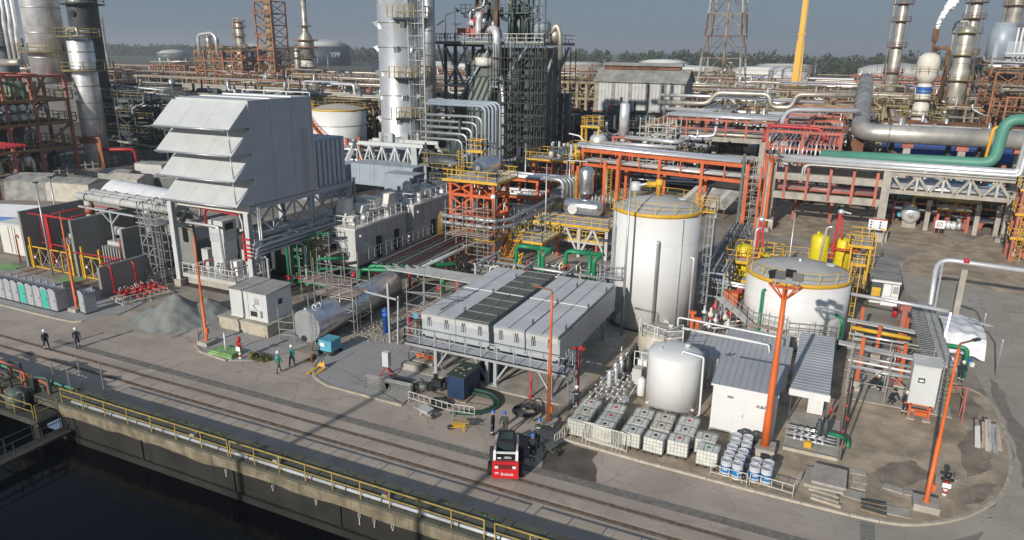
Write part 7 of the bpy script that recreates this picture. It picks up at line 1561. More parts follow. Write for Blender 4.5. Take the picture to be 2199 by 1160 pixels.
# big grey flue pipe
root=T('flue_main','very thick weathered grey main pipe with a right angle bend','pipe',(3,140,0));b=MB();b.tube([(34,129,12.4),(3.6,130,12.3),(1.9,131.5,12.5),(2.2,172,18.4),(2.3,176,19)],1.42,22,br=3);b.part('pipe','flue',root)
for k in range(6):b=MB();x=6+k*4.4;b.tube([(x,129.9-.03*k,12.3),(x+.25,129.9-.03*k,12.3)],1.49,22);b.part('joint_band','scaf',root)
for k in range(7):b=MB();y=136+k*5;z=13.0+k*.75;b.tube([(2.0,y,z),(2.0,y+.25,z+.03)],1.49,22);b.part('joint_band','dark_steel',root)
for x in (9.0,16.5,24):b=MB();b.box(x-.5,129.4,0,x+.5,130.4,10.3);b.part('column','concrete',root);b=MB();b.box(x-.8,129.2,10.3,x+.8,130.6,10.9);b.part('saddle','faded_red',root)
b=MB();b.bar((2.0,133,0),(2.0,133,11.2),1.6,1.2);b.bar((-2,133,2),(1.5,134,11),.6);b.part('leg','rust',root)
b=MB();b.box(6,137,3.5,34,146,9.4);b.thing('blue_building','royal','long bright blue walled building behind the thick grey main','building',(20,140,0));
root=T('pipe_rack','low white piped rack in front of the blue building','pipe rack',(20,134,0))
for k in range(7):b=MB();b.tube([(6,132.5+.5*k,5.2+.2*(k % 2)),(34,132+.5*k,5.2)],.22,8);b.part('pipe',('white_steel','aluminium','faded_red')[k % 3],root)
b=MB();b.tube([(19.3,128,6),(19.8,128,14.2),(21,128.2,14.4),(21.6,128.4,12.8)],.22,9,br=.8);b.thing('vent_hook','crane_yellow','yellow hooked vent pipe in front of the thick grey main','pipe',(19.5,128,6))
# little stacks behind orange rack
root=T('small_column','short silver column on a red braced base behind the orange rack','column',(-37,128,0));b=MB();b.lathe([(.9,0),(.9,5.6),(.6,5.9),(.1,6.0)],(-37,128,9.6),20);b.part('shell','clad',root);frame(root,[-38.6,-35.4],[127,129.6],[4,9.6],'faded_red',.4,.35,brace=True)
b=MB();b.lathe([(.9,0),(.3,-1.6)],(-37,128,9.6),16);b.part('cone','clad',root)
b=MB();b.lathe([(1.6,0),(1.6,2.4),(1.3,2.9),(.6,3.3),(.1,3.4)],(-41.4,127,6.6),26);b.thing('silver_drum','clad','dumpy silver domed vessel left of the short column','vessel',(-41.4,127,6))
root=T('caged_platform','bright yellow caged ladder platform beside the domed vessel','ladder',(-44,128,0));b=MB();ladder_mb(b,-44.2,126.6,4,12.6,1,0,.9,True);b.part('ladder','yellow',root);deck(root,-44.6,126,-41,129,11.2,'yellow',h=1.6)
frame(root,[-44.4,-41.2],[126.2,128.8],[8.0,11.1],'yellow',.3,.25)
root=T('scaffold','open tube scaffold right of the short red based column','scaffold',(-31,130,0));scaffold(root,-34,128,-27.5,132,4,12.5,2.4,4,1,(),'scaf',.14)
b=MB();b.tube([(-36,126,9.6),(-27,125,9.4),(-26,126,9.4),(-26.4,131,9.4)],.38,10,br=1.2);b.tube([(-40,124,8.6),(-26,122.5,8.8)],.34,10);b.thing('silver_headers','aluminium','silver header pipes looping above the orange rack','pipes',(-32,125,8))

for (x0,y0,x1,y1,z,lb) in ((-9.4,71.6,-4.2,76.2,4.5,'yellow railed platform round the left hand yellow tanks'),(1.9,81,4.1,85,5.2,'yellow railed platform round the right hand yellow tanks')):
    root=T('yellow_platform',lb,'platform',(x0,y0,0));deck(root,x0,y0,x1,y1,z,'yellow',h=1.1);deck(root,x0+.4,y0+.4,x1-.4,y1-.2,z-2.1,'yellow',h=1.1)
    for x in (x0+.2,x1-.2):
        for y in (y0+.2,y1-.2):b=MB();b.bar((x,y,0),(x,y,z),.18);b.part('post','yellow',root)
    b=MB();ladder_mb(b,x1+.3,y0+.8,.1,z+1.1,0,1,.6,True);b.bar((x0,y0,.3),(x0,y1,z-2.2),.12);b.part('ladder','yellow',root)
root=T('exhaust_stack','huge smooth silver exhaust stack rising out of the frame','stack',(-75.3,113.3,0))
c=(-75.3,113.3);r=3.75
b=MB();b.lathe([(r+.25,8.8),(r,9.2),(r,46)],(*c,0),64);b.part('shell','stack_paint',root)
b=MB();b.lathe([(r*.75,2.0),(r+.2,6.8),(r+.25,8.8)],(*c,0),40);b.part('base_cone','duct_blue',root)
for k in range(9):
    z=12.2+k*4.15;b=MB();b.lathe([(r+.01,-.1),(r+.16,-.08),(r+.16,.08),(r+.01,.1)],(*c,z),64,caps=False);b.part('ring','zinc',root)
    for a in (-160,-65,-20,20):
        an=R(a+17*(k % 3));u=Vector((math.cos(an),math.sin(an),0));t=Vector((-u.y,u.x,0));p=Vector((*c,z))+u*r
        b=MB();b.add([p-t*.4+Vector((0,0,-1.0)),p+t*.4+Vector((0,0,-1.0)),p+u*.95+t*.35,p+u*.95-t*.35,p+t*.4+Vector((0,0,.25)),p-t*.4+Vector((0,0,.25))],[(0,1,2,3),(3,2,4,5),(0,3,5),(1,4,2)]);b.part('lug','stack_paint',root)
    an=R((-68,-112,-40)[k % 3]);b=MB();b.bar((c[0]+(r+.01)*math.cos(an),c[1]+(r+.01)*math.sin(an),z),(c[0]+(r+.01)*math.cos(an),c[1]+(r+.01)*math.sin(an),z+4.1),.05);b.part('seam','scaf',root)
for a in (-120,-85,-50,-10):an=R(a);b=MB();b.cb((c[0]+(r+.35)*math.cos(an),c[1]+(r+.35)*math.sin(an),8.9),(.9,.9,1.6),an);b.part('bracket','container',root)
for z,s in ((19.5,1),(29.5,1),(12.5,.8)):
    n=12;P=arc(*c,r+2.2*s,-75,15,n,z);Q=arc(*c,r+.1,-75,15,n,z)
    b=MB();b.add(P+Q,[(i,i+1,n+2+i,n+1+i) for i in range(n)]);b.part('platform','dark_steel',root)
    b=MB();ring_rail(b,c,r+2.2*s,z,-75,15,1.9,7,.14);b.part('railing','rail_yellow',root)
b=MB();ladder_mb(b,c[0]+4.0,c[1]-2.6,4,45,1,0,.9,True);ladder_mb(b,c[0]+5.6,c[1]-1.6,4,45,1,0,.9,True);b.part('caged_ladder','zinc',root)
b=MB()
for dx in (3.4,6.6):b.bar((c[0]+dx,c[1]-2.2,2),(c[0]+dx,c[1]-2.2,45),.22)
for k in range(20):b.bar((c[0]+3.4,c[1]-2.2,4+k*2.05),(c[0]+6.6,c[1]-2.2,4+k*2.05),.12)
b.part('ladder_frame','zinc',root)
b=MB();b.lathe([(1.1,8),(1.1,46)],(c[0]+5.2,c[1]+1.8,0),20);b.part('side_duct','zinc',root)
root=T('stack_support','pale grey trestle with slanting legs and lattice before the silver stack','steel frame',(-72,104,0))
b=MB();b.bar((-80.5,105,8.2),(-65.5,105,8.4),.6,.6);b.bar((-79.5,110,8.2),(-65.5,110,8.4),.6,.6);b.part('top_beam','panel_grey',root)
for P in ([(-80,105,8),(-82.3,101.5,.3)],[(-67.6,105,8),(-61.5,96.0,-.1)],[(-80,110,8),(-82,113,.3)],[(-66,110,8),(-62.5,112,.3)]):b=MB();b.bar(P[0],P[1],.95,.6);b.part('leg','panel_grey',root)
b=MB()
for k in range(5):x=-79.5+k*2.7;b.bar((x,105,8),(x+1.35,104.8,4.4),.26);b.bar((x+2.7,105,8),(x+1.35,104.8,4.4),.26);b.bar((x,105,8),(x,104.7,3),.16)
b.part('lattice','panel_grey',root)
b=MB();b.bar((-90.2,100.5,9.3),(-79.5,104.5,8.7),1.5,.35);b.part('walkway','container',root)
for k in range(6):x=-89.5+k*1.9;b=MB();b.bar((x,101+.35*k,7.9),(x,101+.35*k,9.1),.5);b.part('red_block','orange',root)
root=T('pipe_rack','stack of white pipes with orange posts left of the silver stack','pipe rack',(-85,110,0))
for k in range(6):z=1.6+k*1.0;b=MB();b.tube([(-96,112,z),(-80,113,z)],.28,8);b.part('pipe',('white_steel','aluminium','clad')[k % 3],root)
for x in (-94,-89,-84):b=MB();b.bar((x,111.5,0),(x,111.7,8.2),.5);b.part('post','orange',root)
b=MB();b.box(-100,112.8,0,-93,118,5.5);b.thing('white_cabin','white','white cabin wall behind the white pipe stack','cabin',(-96,113,0))
root=T('side_platform','dim yellow railed round platform and cone right of the stack legs','platform',(-60,104,0));deck(root,-63.5,101,-56.5,106,6.2,'olive_steel','dark_steel',h=1.8,w=.14)
b=MB();b.lathe([(1.8,0),(.6,3.0),(.6,3.6)],(-59.5,106,7),20);b.lathe([(.8,0),(.8,2)],(-57.6,103,6.2),14);b.tube([(-62,104,10.5),(-58,104,11),(-56.5,104,9)],.35,8);b.part('equipment','green_steel',root)
frame(root,[-63,-57],[101.5,105.5],[6.1],'duct_blue',.5,.4)
wt=flat_tank('storage_tank','white tank with yellow rim rail and orange spiral stair behind the intake house',(-98.0,123.5),5.75,12.2,rise=.9,z0=0,nrail=20)
b=MB();pr_=None
for k in range(28):
    a=-143+k*3.1;z=12.1-k*.27;p=on((-98,123.5),6.2,a,z);b.cb(p,(.9,.9,.12),R(a))
    if pr_:b.bar(pr_,p,.22);b.bar((pr_[0],pr_[1],pr_[2]+1.3),(p[0],p[1],p[2]+1.3),.1)
    if k % 2 == 0:b.bar(p,(p[0],p[1],p[2]+1.3),.08)
    pr_=p
b.part('spiral_stair','orange',wt)
b=MB();b.box(-99.2,117.6,6.6,-97.2,117.72,7.0) if False else b.lathe([(5.775,8.8),(5.785,8.9),(5.775,9.0)],(-98,123.5,0),50,caps=False);b.part('stripe','scaf',wt)
deck(wt,-103.6,118.4,-101,120.4,12.4,'yellow',h=1.3,w=.12)
b=MB();b.box(-112,128,0,-104,136,9.5);b.thing('blue_building','blue','dark blue block seen between the intake house and the white tank','building',(-108,128,0))
# ---- furnace / reactor structure
root=T('reformer_furnace','massive dark green reformer tower with sloping ducts and a wide high platform','furnace',(-64,130,0))
X0,X1,Y0,Y1=-71.5,-57.0,126,140
b=MB();b.hexa([(-69.5,124.5,8.5),(-63.2,124.5,8.5),(-62.0,131,8.5),(-68.5,131,8.5)],[(-70.0,124.6,13.0),(-63.4,124.6,13.0),(-62,131,13),(-68.6,131,13)]);b.part('lower_duct','green_plate',root)
b=MB();b.hexa([(-70.2,124.5,13.2),(-63.6,124.5,13.2),(-61.4,130,13.2),(-68.0,130,13.2)],[(-67.4,126.0,19.4),(-61.8,126.0,19.4),(-60.8,131,19.4),(-66.4,131,19.4)]);b.part('sloping_duct','green_plate',root)
b=MB();b.box(-68.3,126,19.6,-60.9,131,21.4);b.part('transition_box','green_plate',root)
b=MB();b.hexa([(-67.8,126,21.6),(-61,126,21.6),(-61,131,21.6),(-67.8,131,21.6)],[(-66.2,127,24.4),(-62,127,24.4),(-62,130,24.4),(-66.2,130,24.4)]);b.part('upper_duct','green_plate',root)
for k in range(6):
    t=k/5;xa_=-70.2+6.6*t;xb_=-67.4+5.6*t;b=MB();b.bar((xa_,124.35,13.2),(xb_,125.85,19.4),.22,.3);b.part('stiffener','green_steel',root)
    b=MB();b.bar((-69.7+6.3*t,124.3,8.5),(-70+6.6*t,124.4,13.0),.2,.3);b.bar((-67.8+6.8*t,125.85,21.6),(-66.2+4.2*t,126.85,24.4),.16);b.part('stiffener','green_steel',root)
for z in (13.1,19.5,21.5):b=MB();b.box(-70.6 if z < 14 else -68.6,124.2 if z < 14 else 125.7,z-.12,-60.8,131.1,z+.12);b.part('flange','green_steel',root)
frame(root,[-60.5,-57.2,-54.0],[126,132,138],[4,8,12,16,20,24],'green_steel',.6,.45,brace=False)
b=MB();b.box(-62.2,127,2,-53.4,138,24.8);b.part('convection_box','green_steel',root)
frame(root,[-72.8,-70.6],[125.5,137],[17.8,25.3],'green_steel',.5,.4,z0=9)
b=MB()
for xx in (-72.8,-68):b.bar((xx,125.5,19),(xx-(.8 if xx < -70 else 0),124.2,25.2),.3);b.bar((xx,125.5,17.5),(xx+4.8,125.5,24.8),.32)
b.bar((-60.5,125.6,18),(-55,124.5,25),.4);b.bar((-54,130,18),(-51.5,130,25),.4);b.bar((-54,136,18),(-51.2,136,25),.4);b.part('knee_brace','duct_blue',root)
b=MB();b.prism([(-74.2,122.8),(-62,122.8),(-60.5,124),(-51.5,124),(-51.5,140),(-74.2,140)],25.3,25.7);b.part('deck','green_plate',root)
b=MB();rail_mb(b,[(-74.2,130,25.7),(-74.2,122.8,25.7),(-62,122.8,25.7),(-60.5,124,25.7),(-51.5,124,25.7),(-51.5,140,25.7)],1.5,1.7,.12,kick=True);b.part('railing','scaf',root)
b=MB();rail_mb(b,[(-72.8,125.2,17.8),(-68,125.2,17.8)],1.5,1,.1);rail_mb(b,[(-63,125.4,17.8),(-57,125.4,17.8)],1.5,1.2,.12);b.box(-73,125.2,17.5,-68,129,17.8);b.box(-63,125.3,17.5,-57,127,17.8);rail_mb(b,[(-70,124,13.3),(-64,124,13.3)],1.4,1,.1);b.part('platform','duct_blue',root)
b=MB();b.bar((-72.6,125,24.9),(-68.6,125,18.2),.9,.2);b.bar((-67.8,125,17.8),(-69.6,125,13.6),.9,.2);b.part('stair','duct_blue',root)
for (x0,x1,m) in ((-64.2,-62.8,'green_steel'),(-60.2,-58.8,'green_steel'),(-57.4,-56.2,'green_steel')):b=MB();b.bar(((x0+x1)/2,128,25.5),((x0+x1)/2,128,46),.9);b.part('column',m,root)
b=MB();b.lathe([(3.2,0),(3.2,3.6),(2.6,4.4),(.4,4.8)],(-58.5,131,26),28);b.part('burner_drum','green_plate',root)
b=MB();b.lathe([(1.6,0),(1.6,2.6),(1.0,3.3),(.2,3.4)],(-54.0,129,26.6),20);b.part('pale_drum','duct_blue',root)
b=MB();b.lathe([(1.6,0),(2.0,.4),(2.0,1.6),(1.4,1.7)],(-64.6,126.6,21.3),20);b.part('dish','cream',root)
for k in range(26):
    x=-67.5+random.random()*12;y=125+random.random()*5;z=26+random.random()*1.5;h_=3+random.random()*10;xx=x+random.uniform(-3,3)
    b=MB();b.tube([(x,y,z),(x,y,z+h_*.5),(xx,y+1,z+h_*.6),(xx,y+1,z+h_)],random.uniform(.14,.42),8);b.part('pipe',random.choice(['faded_red','rust','dark_steel','dark_steel','zinc','green_steel','green_steel']),root)
for k in range(14):b=MB();x=-68.5+random.random()*5;z=26+random.random()*5;b.lathe([(.3,0),(.5,.3),(.5,.8),(.2,1.1)],(x,124.6+random.random()*2,z),9);b.part('valve',random.choice(['white_steel','red','cream','zinc']),root)
b=MB();b.box(-69.6,124.4,27.0,-64.2,125.4,28.2);b.part('red_header','faded_red',root)
b=MB();b.tube([(-62.8,124.6,27.6),(-61.4,123.6,28.2),(-60.4,122.8,27.2),(-60.4,123,20)],.75,14,br=1.6);b.tube([(-60.0,123.6,20),(-59.2,123.4,15),(-59.0,123.4,3)],.42,12);b.tube([(-64.8,124,26),(-64.8,124,29),(-64.4,124,31)],.6,12);b.part('silver_pipe','clad',root)
for (px,py,w_) in ((-66.5,127,5),(-59,128,7)):
    b=MB()
    for z in (31,34.5,38,41.5):rail_mb(b,[(px-w_/2,py-2,z),(px+w_/2,py-2,z)],1.4,1.1,.1);b.box(px-w_/2,py-2,z-.25,px+w_/2,py+1,z)
    b.part('upper_platform','green_steel',root)
b=MB();ladder_mb(b,-53.2,125,25.7,45,1,0,1.4,True);ladder_mb(b,-57.6,123.6,14,26.5,1,0,.8,True);ladder_mb(b,-71.6,124.6,9,17,1,0,.8,True)
b.part('ladder','duct_blue',root)
b=MB()
for k in range(13):b.bar((-54.2,124.6,26+k*1.5),(-51.6,124.6,26+k*1.5),.12)
for x in (-54.2,-52.9,-51.6):b.bar((x,124.6,0),(x,124.6,45),.18)
b.part('scaffold_tube','green_steel',root)
b=MB();b.tube([(-51.6,127,27),(-50.4,127,29.0),(-49.6,127,27.5),(-49.5,127,22.8)],.45,10,br=1.2);b.lathe([(1.0,0),(1.2,1.5),(.6,2.6)],(-51.0,128,25.8),14);b.part('curved_duct','dull_clad',root)
b=MB();b.tube([(-71.8,124,25.7),(-71.8,124,30.6),(-69.9,124,31.0)],.1,6);b.bar((-73.2,123.2,28.7),(-71.6,123.2,29.6),.25);b.bar((-73.6,123,25.7),(-73.6,123,28.6),.1);b.bar((-69.9,123.5,28.9),(-68.2,123.5,28.9),.2);b.bar((-69,123.5,25.7),(-69,123.5,28.9),.1);b.part('lamp_arm','white_steel',root)
b=MB();b.add([(-69.6,124,31.9),(-68.5,124,31.2),(-69.4,124,31.0)],[(0,1,2)]);b.add([(-69.6,124.02,31.9),(-69.4,124.02,31.0),(-68.5,124.02,31.2)],[(0,1,2)]);b.bar((-69.7,124,25.7),(-69.7,124,32),.08);b.part('windsock','rust_orange',root)
# scaffold shroud to its right (many thin tubes, dark)
root=T('scaffold','dense dark scaffold cladding the right side of the reformer tower','scaffold',(-55,125,0))
b=MB()
for i in range(9):
    for j in range(2):x=-61.5+i*1.35;y=121.5+j*1.4;b.bar((x,y,0),(x,y,25+random.random()),.13)
for k in range(12):
    z=1+k*2.0
    for j in range(2):b.bar((-61.8,121.5+j*1.4,z),(-50.4,121.5+j*1.4,z),.12)
    b.box(-61.5,121.6,z-.1,-50.6,122.8,z-.03) if k % 2 else None
    b.bar((-61.5+1.35*(k % 6),121.45,z),(-61.5+1.35*(k % 6)+2.7,121.45,z+2),.1)
for i in range(6):
    y=122.9+i*3;b.bar((-50.4,y,0),(-50.4,y,25),.14)
    for k in range(12):b.bar((-50.4,122.9,1+k*2.0),(-50.4,138,1+k*2.0),.12) if i == 0 else None
b.part('tubes','black',root)
b=MB();b.lathe([(1.7,0),(1.7,14)],(-53.4,139.5,2),18);b.thing('dark_column','dark_steel','dark cylindrical vessel behind the scaffold of the reformer tower','column',(-53.4,139.5,0))
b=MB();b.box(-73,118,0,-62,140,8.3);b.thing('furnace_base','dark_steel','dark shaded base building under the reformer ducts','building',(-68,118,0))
# ---- warehouse on legs
root=T('coke_shed','pale corrugated shed with pitched roof and roof vent raised on dark legs','shed',(-60,212,0))
wx0,wx1,wy0,wy1,wz0,wz1=-68.5,-42.5,205,216,7.6,16.0
b=MB();b.box(wx0,wy0,wz0,wx1,wy1,wz1);b.add([(wx1+.02,wy0,wz1),(wx1+.02,wy1,wz1),(wx1+.02,(wy0+wy1)/2,wz1+3.6)],[(0,1,2)]);b.part('wall','roof_old',root)
for k in range(26):b=MB();x=wx0+k;b.box(x+.06,wy0-.12,wz0,x+.94,wy0,wz1);b.part('wall_sheet','container' if k % 5 else 'tarp_grey',root)
ym=(wy0+wy1)/2
for k in range(13):b=MB();x=wx0-.6+k*2.09;b.sheet((x,wy0-.8,wz1-.1),(x+2.04,wy0-.8,wz1-.1),(x+2.04,ym,wz1+3.6),(x,ym,wz1+3.6),.15);b.part('roof_sheet','roof_old',root)
b=MB();b.sheet((wx0-.6,ym,wz1+3.6),(wx1+.6,ym,wz1+3.6),(wx1+.6,wy1+.8,wz1-.1),(wx0-.6,wy1+.8,wz1-.1),.15);b.part('rear_roof','roof_old',root)
b=MB();b.box(wx0+1,ym-1,wz1+3.3,wx1-2.5,ym+1,wz1+4.3);b.part('vent_frame','rust',root);b=MB();b.hexa([(wx0+.6,ym-1.8,wz1+4.3),(wx1-2,ym-1.8,wz1+4.3),(wx1-2,ym+1.8,wz1+4.3),(wx0+.6,ym+1.8,wz1+4.3)],[(wx0+.6,ym-.1,wz1+5.2),(wx1-2,ym-.1,wz1+5.2),(wx1-2,ym+.1,wz1+5.2),(wx0+.6,ym+.1,wz1+5.2)]);b.part('vent_roof','roof_old',root)
frame(root,[wx0+.5,(wx0+wx1)/2,wx1-.5],[wy0+.5,wy1-.5],[3.5,wz0],'rust',.9,.6)
b=MB();b.bar((-56,200,4),(-62,188,2.5),1.8,1.8);b.bar((-56,200,4),(-50,212,7),1.6,1.6);b.thing('conveyor','dark_steel','dark slanting round conveyor duct under the raised shed','conveyor',(-56,200,3))
# ---- lattice mast
root=T('lattice_tower','tall grey steel lattice tower against the sky','tower',(-71,393,0))
def lattice(root,cx,cy,w0,w1,z0,z1,n,mats,t=.7):
    def cor(z,i):w=w0+(w1-w0)*(z-z0)/(z1-z0);return (cx+(w/2 if i in (1,2) else -w/2),cy+(w/2 if i > 1 else -w/2),z)
    for k in range(n):
        za_,zb_=z0+(z1-z0)*k/n,z0+(z1-z0)*(k+1)/n;b=MB()
        for i in range(4):b.bar(cor(za_,i),cor(zb_,i),t)
        b.part('leg_section',mats[k % len(mats)],root);b=MB()
        for i in range(4):
            j=(i+1) % 4;m=lerp(cor(zb_,i),cor(zb_,j),.5)
            b.bar(cor(za_,i),m,t*.45);b.bar(cor(za_,j),m,t*.45);b.bar(cor(zb_,i),cor(zb_,j),t*.45)
            q1=lerp(cor(za_,i),m,.5);q2=lerp(cor(za_,j),m,.5);b.bar(q1,lerp(cor(za_,i),cor(zb_,i),.5),t*.3);b.bar(q2,lerp(cor(za_,j),cor(zb_,j),.5),t*.3)
        b.part('bracing','tan_steel' if k % 2 else 'rust',root)
lattice(root,-62.5,392,22,12,0,75,7,['container','container','scaf','rust'],.62)
b=MB();b.lathe([(.6,0),(.6,75)],(-62.5,392,0),10);b.part('riser_pipe','tan_steel',root)
# ---- crane boom
root=T('crane','bright yellow telescopic crane boom standing vertical','crane',(-28.5,423,0))
b=MB();b.hexa([(-31,421.5,0),(-26,421.5,0),(-26,424.5,0),(-31,424.5,0)],[(-30.4,421.7,30),(-26.6,421.7,30),(-26.6,424.3,30),(-30.4,424.3,30)]);b.part('boom_base','crane_yellow',root)
b=MB();b.box(-30.0,421.9,30,-27.0,424.1,55);b.part('boom_section','crane_yellow',root);b=MB();b.box(-29.7,422.1,55,-27.3,423.9,85);b.part('boom_section','crane_yellow',root)
for z in (30,34,55):b=MB();b.box(-30.5,421.5,z-.4,-26.5,424.5,z+.4);b.part('collar','crane_yellow',root)
b=MB();b.box(-27.8,421.4,2,-26.9,421.7,80);b.part('cable_groove','rail_yellow',root);b=MB();b.box(-36,418,1.2,-22,428,5);b.part('carrier','crane_yellow',root)
# ---- generic process column
def column(label,x,y,r,h,m='dull_clad',plats=(),pm='olive_steel',r2=None,z0=0,pipe=True,rings=5,lad=True,pw=1.6):
    root=T('process_column',label,'column',(x,y,0))
    b=MB();r2_=r2 or r
    b.lathe([(r,z0),(r,h*.6),(r2_,h*.62),(r2_,h-.6*r2_),(r2_*.8,h-.2*r2_),(r2_*.3,h),(.02,h)],(x,y,0),28);b.part('shell',m,root)
    for k in range(rings):z=z0+(h-z0)*(k+1)/(rings+1);rr=r if z < h*.6 else r2_;b=MB();b.lathe([(rr+.02,-.15),(rr+.1,0),(rr+.02,.15)],(x,y,z),28,caps=False);b.part('ring','scaf',root)
    for k,z in enumerate(plats):
        rr=r if z < h*.6 else r2_
        b=MB();b.lathe([(rr,0),(rr+pw,0),(rr+pw,-.25),(rr,-.3)],(x,y,z),20,caps=False);b.part('platform',pm,root)
        b=MB();ring_rail(b,(x,y),rr+pw,z,0,360,1.5,10,.12);b.part('railing',pm,root)
    if lad:b=MB();ladder_mb(b,x+r+.6,y-.6,0,h,0,1,.9,False);b.part('ladder',pm,root)
    if pipe:b=MB();b.tube([(x,y-.1,h),(x,y-.1,h+1.2),(x-r-.7,y-.3,h+1.1),(x-r-.7,y-.3,z0+1)],.28+.04*r,8,br=1);b.part('overhead_pipe','dull_clad',root)
    return root
column('slender bright column, leftmost of the right hand group',12.5,310,2.2,43,'dull_clad',(18,27,36,42),'rust',1.7)
wv=column('white upright column with narrow waist',18.8,246,2.2,17,'cream',(7.5,12),'olive_steel',2.0,pipe=False)
b=MB();b.lathe([(2.0,16.5),(3.0,18.6),(3.0,22.6),(2.7,23.8),(1.7,24.7),(.4,25.0)],(18.8,246,0),28);b.part('bulb','bone',wv)
b=MB();b.lathe([(2.06,13.5),(2.06,15.4)],(18.8,246,0),24,caps=False);b.part('blue_band','ink_blue',wv);b=MB();ring_rail(b,(18.8,246),4.4,19.5,0,360,1.6,12,.14);b.part('railing','olive_steel',wv)
column('stout weathered column in the middle of the right hand group',29.2,267,2.8,33,'dull_clad',(9,17,24.5,31),'olive_steel',2.4)
column('tall column with lamp platform behind the stout one',33,290,2.0,42,'dull_clad',(25,36,41),'rust',1.8)
column('slim tall column rising out of the frame at the upper right',50,330,2.4,60,'dull_clad',(34,42,50),'rust',2.6)
root=T('flare_pot','rusty brown square chimney pot breathing white steam','vent',(21.5,250,0));b=MB();b.tube([(19.8,250,18),(19.6,250,28)],.4,8);b.box(18.8,249.2,28,20.4,250.8,31.6);b.part('pot','rust',root);b=MB();b.tube([(19.7,250,26.2),(23.0,250,26.4),(23.8,250,25.4),(23.6,250,12)],.5,9,br=2);b.part('side_pipe','rust',root)
root=T('blue_unit','slate blue unit with a row of white vertical pipes and round platforms','process unit',(45,300,0))
b=MB();b.box(41,296,22,56,310,29);b.lathe([(4.2,22),(4.2,33),(3.4,33.6),(3.4,35)],(43.5,300,0),24);b.part('body','duct_blue',root)
for k in range(9):b=MB();b.tube([(46.5+k*1.25,293,21.5),(46.5+k*1.25,293,33.2)],.32,8);b.part('white_pipe','white_steel',root)
b=MB();b.tube([(44,292.6,25),(60,292.6,25)],.35,8);b.part('white_pipe','white_steel',root)
deck(root,38,291,66,312,21.6,'rust','dark_steel',1.8,3,.25);frame(root,[39,48,57,66],[292,302,311],[7,14,21],'dark_steel',.8,.7,parts=False)
# left columns
column('giant silver cladded column at the upper left corner',-150,97.5,3.5,60,'clad',(23,40),'olive_steel',pipe=False,rings=8,z0=17)
big=None
root=T('riser_pipes','three silver riser pipes running up beside the giant column','pipes',(-158,92,0))
for k in range(3):b=MB();b.tube([(-157.5+1.6*k,94.5,20+.3*k),(-157.5+1.6*k,94.5,29-1.5*k),(-157.0+1.6*k,94.5,30.5-1.5*k),(-157.0+1.6*k,94.5,60)],.45,10,br=1);b.part('pipe','clad',root)
b=MB();b.tube([(-161,94,20.6),(-154,94.2,20.8)],.75,10);b.part('header','dull_clad',root)
column('silver column with dome top right of the giant column',-141.8,99,2.35,26.3,'clad',(19.5,26),'olive_steel',rings=7)
column('dark upper column rising behind, with stacked platforms',-176,125,3.5,62,'dark_steel',(34,38,42,46,50,54),'green_steel',rings=8)
column('blue grey column at the left edge of the picture',-171,101,2.7,62,'duct_blue',(24,40),'dark_steel',rings=6)
b=MB()
for k in range(7):z=27+k*4.6;b.lathe([(.75,0),(.75,.2)],(-175.0,121.4,z),14,'y')
b.thing('round_ports','black','column of round black openings on the dark left tower','ports',(-175,121.4,30))
# orange structure at left
root=T('reactor_structure','three storey faded orange steel structure full of exchangers at the left','steel structure',(-130,84,0))
xs=[-164,-157,-149.5,-142.6]
frame(root,xs,[76,82.8,88.1,95],[4.8,9.7,14.1,18.7],'faded_red',.5,.5,brace=False)
for z in (4.9,9.8,14.2):deck(root,-165,75.2,-142.0,95.8,z,'olive_steel','rust',1.5,1.8,.13)
for (p,q) in (((-142.4,88.3,4.8),(-142.4,94.6,9.2)),((-142.4,76,14.2),(-142.4,79,18.4)),((-142.4,88.1,14.2),(-142.4,91,18.4)),((-157,75.9,0),(-149.5,75.9,4.5))):b=MB();b.bar(p,q,.4);b.part('brace','rust_orange',root)
for z in (11.0,12.9):
    for k in range(7):b=MB();b.lathe([(.55,-3),(.65,-2.8),(.65,2.8),(.5,3.1)],(-145.5,77.5+k*1.7,z),14,'x');b.part('exchanger',random.choice(['clad','dull_clad','container']),root)
for z in (14.2,0.2,4.9):
    for k in range(9):x=-160+k*1.9;b=MB();b.lathe([(1.0,0),(1.1,.4),(1.1,2.6),(.4,3.2)],(x,77+random.random()*17,z+.1),12);b.part('vessel',random.choice(['dull_clad','green_steel','dark_steel','clad','green_plate','tan_steel']),root)
for k in range(34):
    x=-143.5-random.random()*5;z=random.choice([.2,5,9.9,14.3]);y=74+random.random()*21;b=MB();d=random.uniform(-3,3)
    b.tube([(x,y,z),(x,y,z+random.uniform(1.6,2.8)),(x,y+d,z+3.4),(x,y+d,z+random.uniform(.5,2))],random.uniform(.15,.38),7);b.part('pipe',random.choice(['green_plate','jade','clad','dull_clad','faded_red','zinc','rust']),root)
root=T('fire_pipe_rack','vivid red low pipe rack crossing at the left edge','pipe rack',(-124,70,0))
for k in range(5):b=MB();b.tube([(-150,66.5+k*.8,9.2+.2*(k % 2)),(-120.5,69+k*.8,8.6)],.22,8);b.part('pipe','red',root)
for x in (-133,-124):b=MB();b.bar((x,68.5,0),(x,68.5,8.8),.5);b.part('post','faded_red',root)
root=T('tan_portal','tan painted pipe portal at the foot of the left silver column','pipe',(-128,98,0))
for k in range(3):b=MB();b.tube([(-142.4,95.6+.3*k,6.2-.5*k),(-138.4-.4*k,97.6,6.2-.5*k),(-138.2-.4*k,97.7,0)],.24,8);b.part('pipe','rust_orange',root)
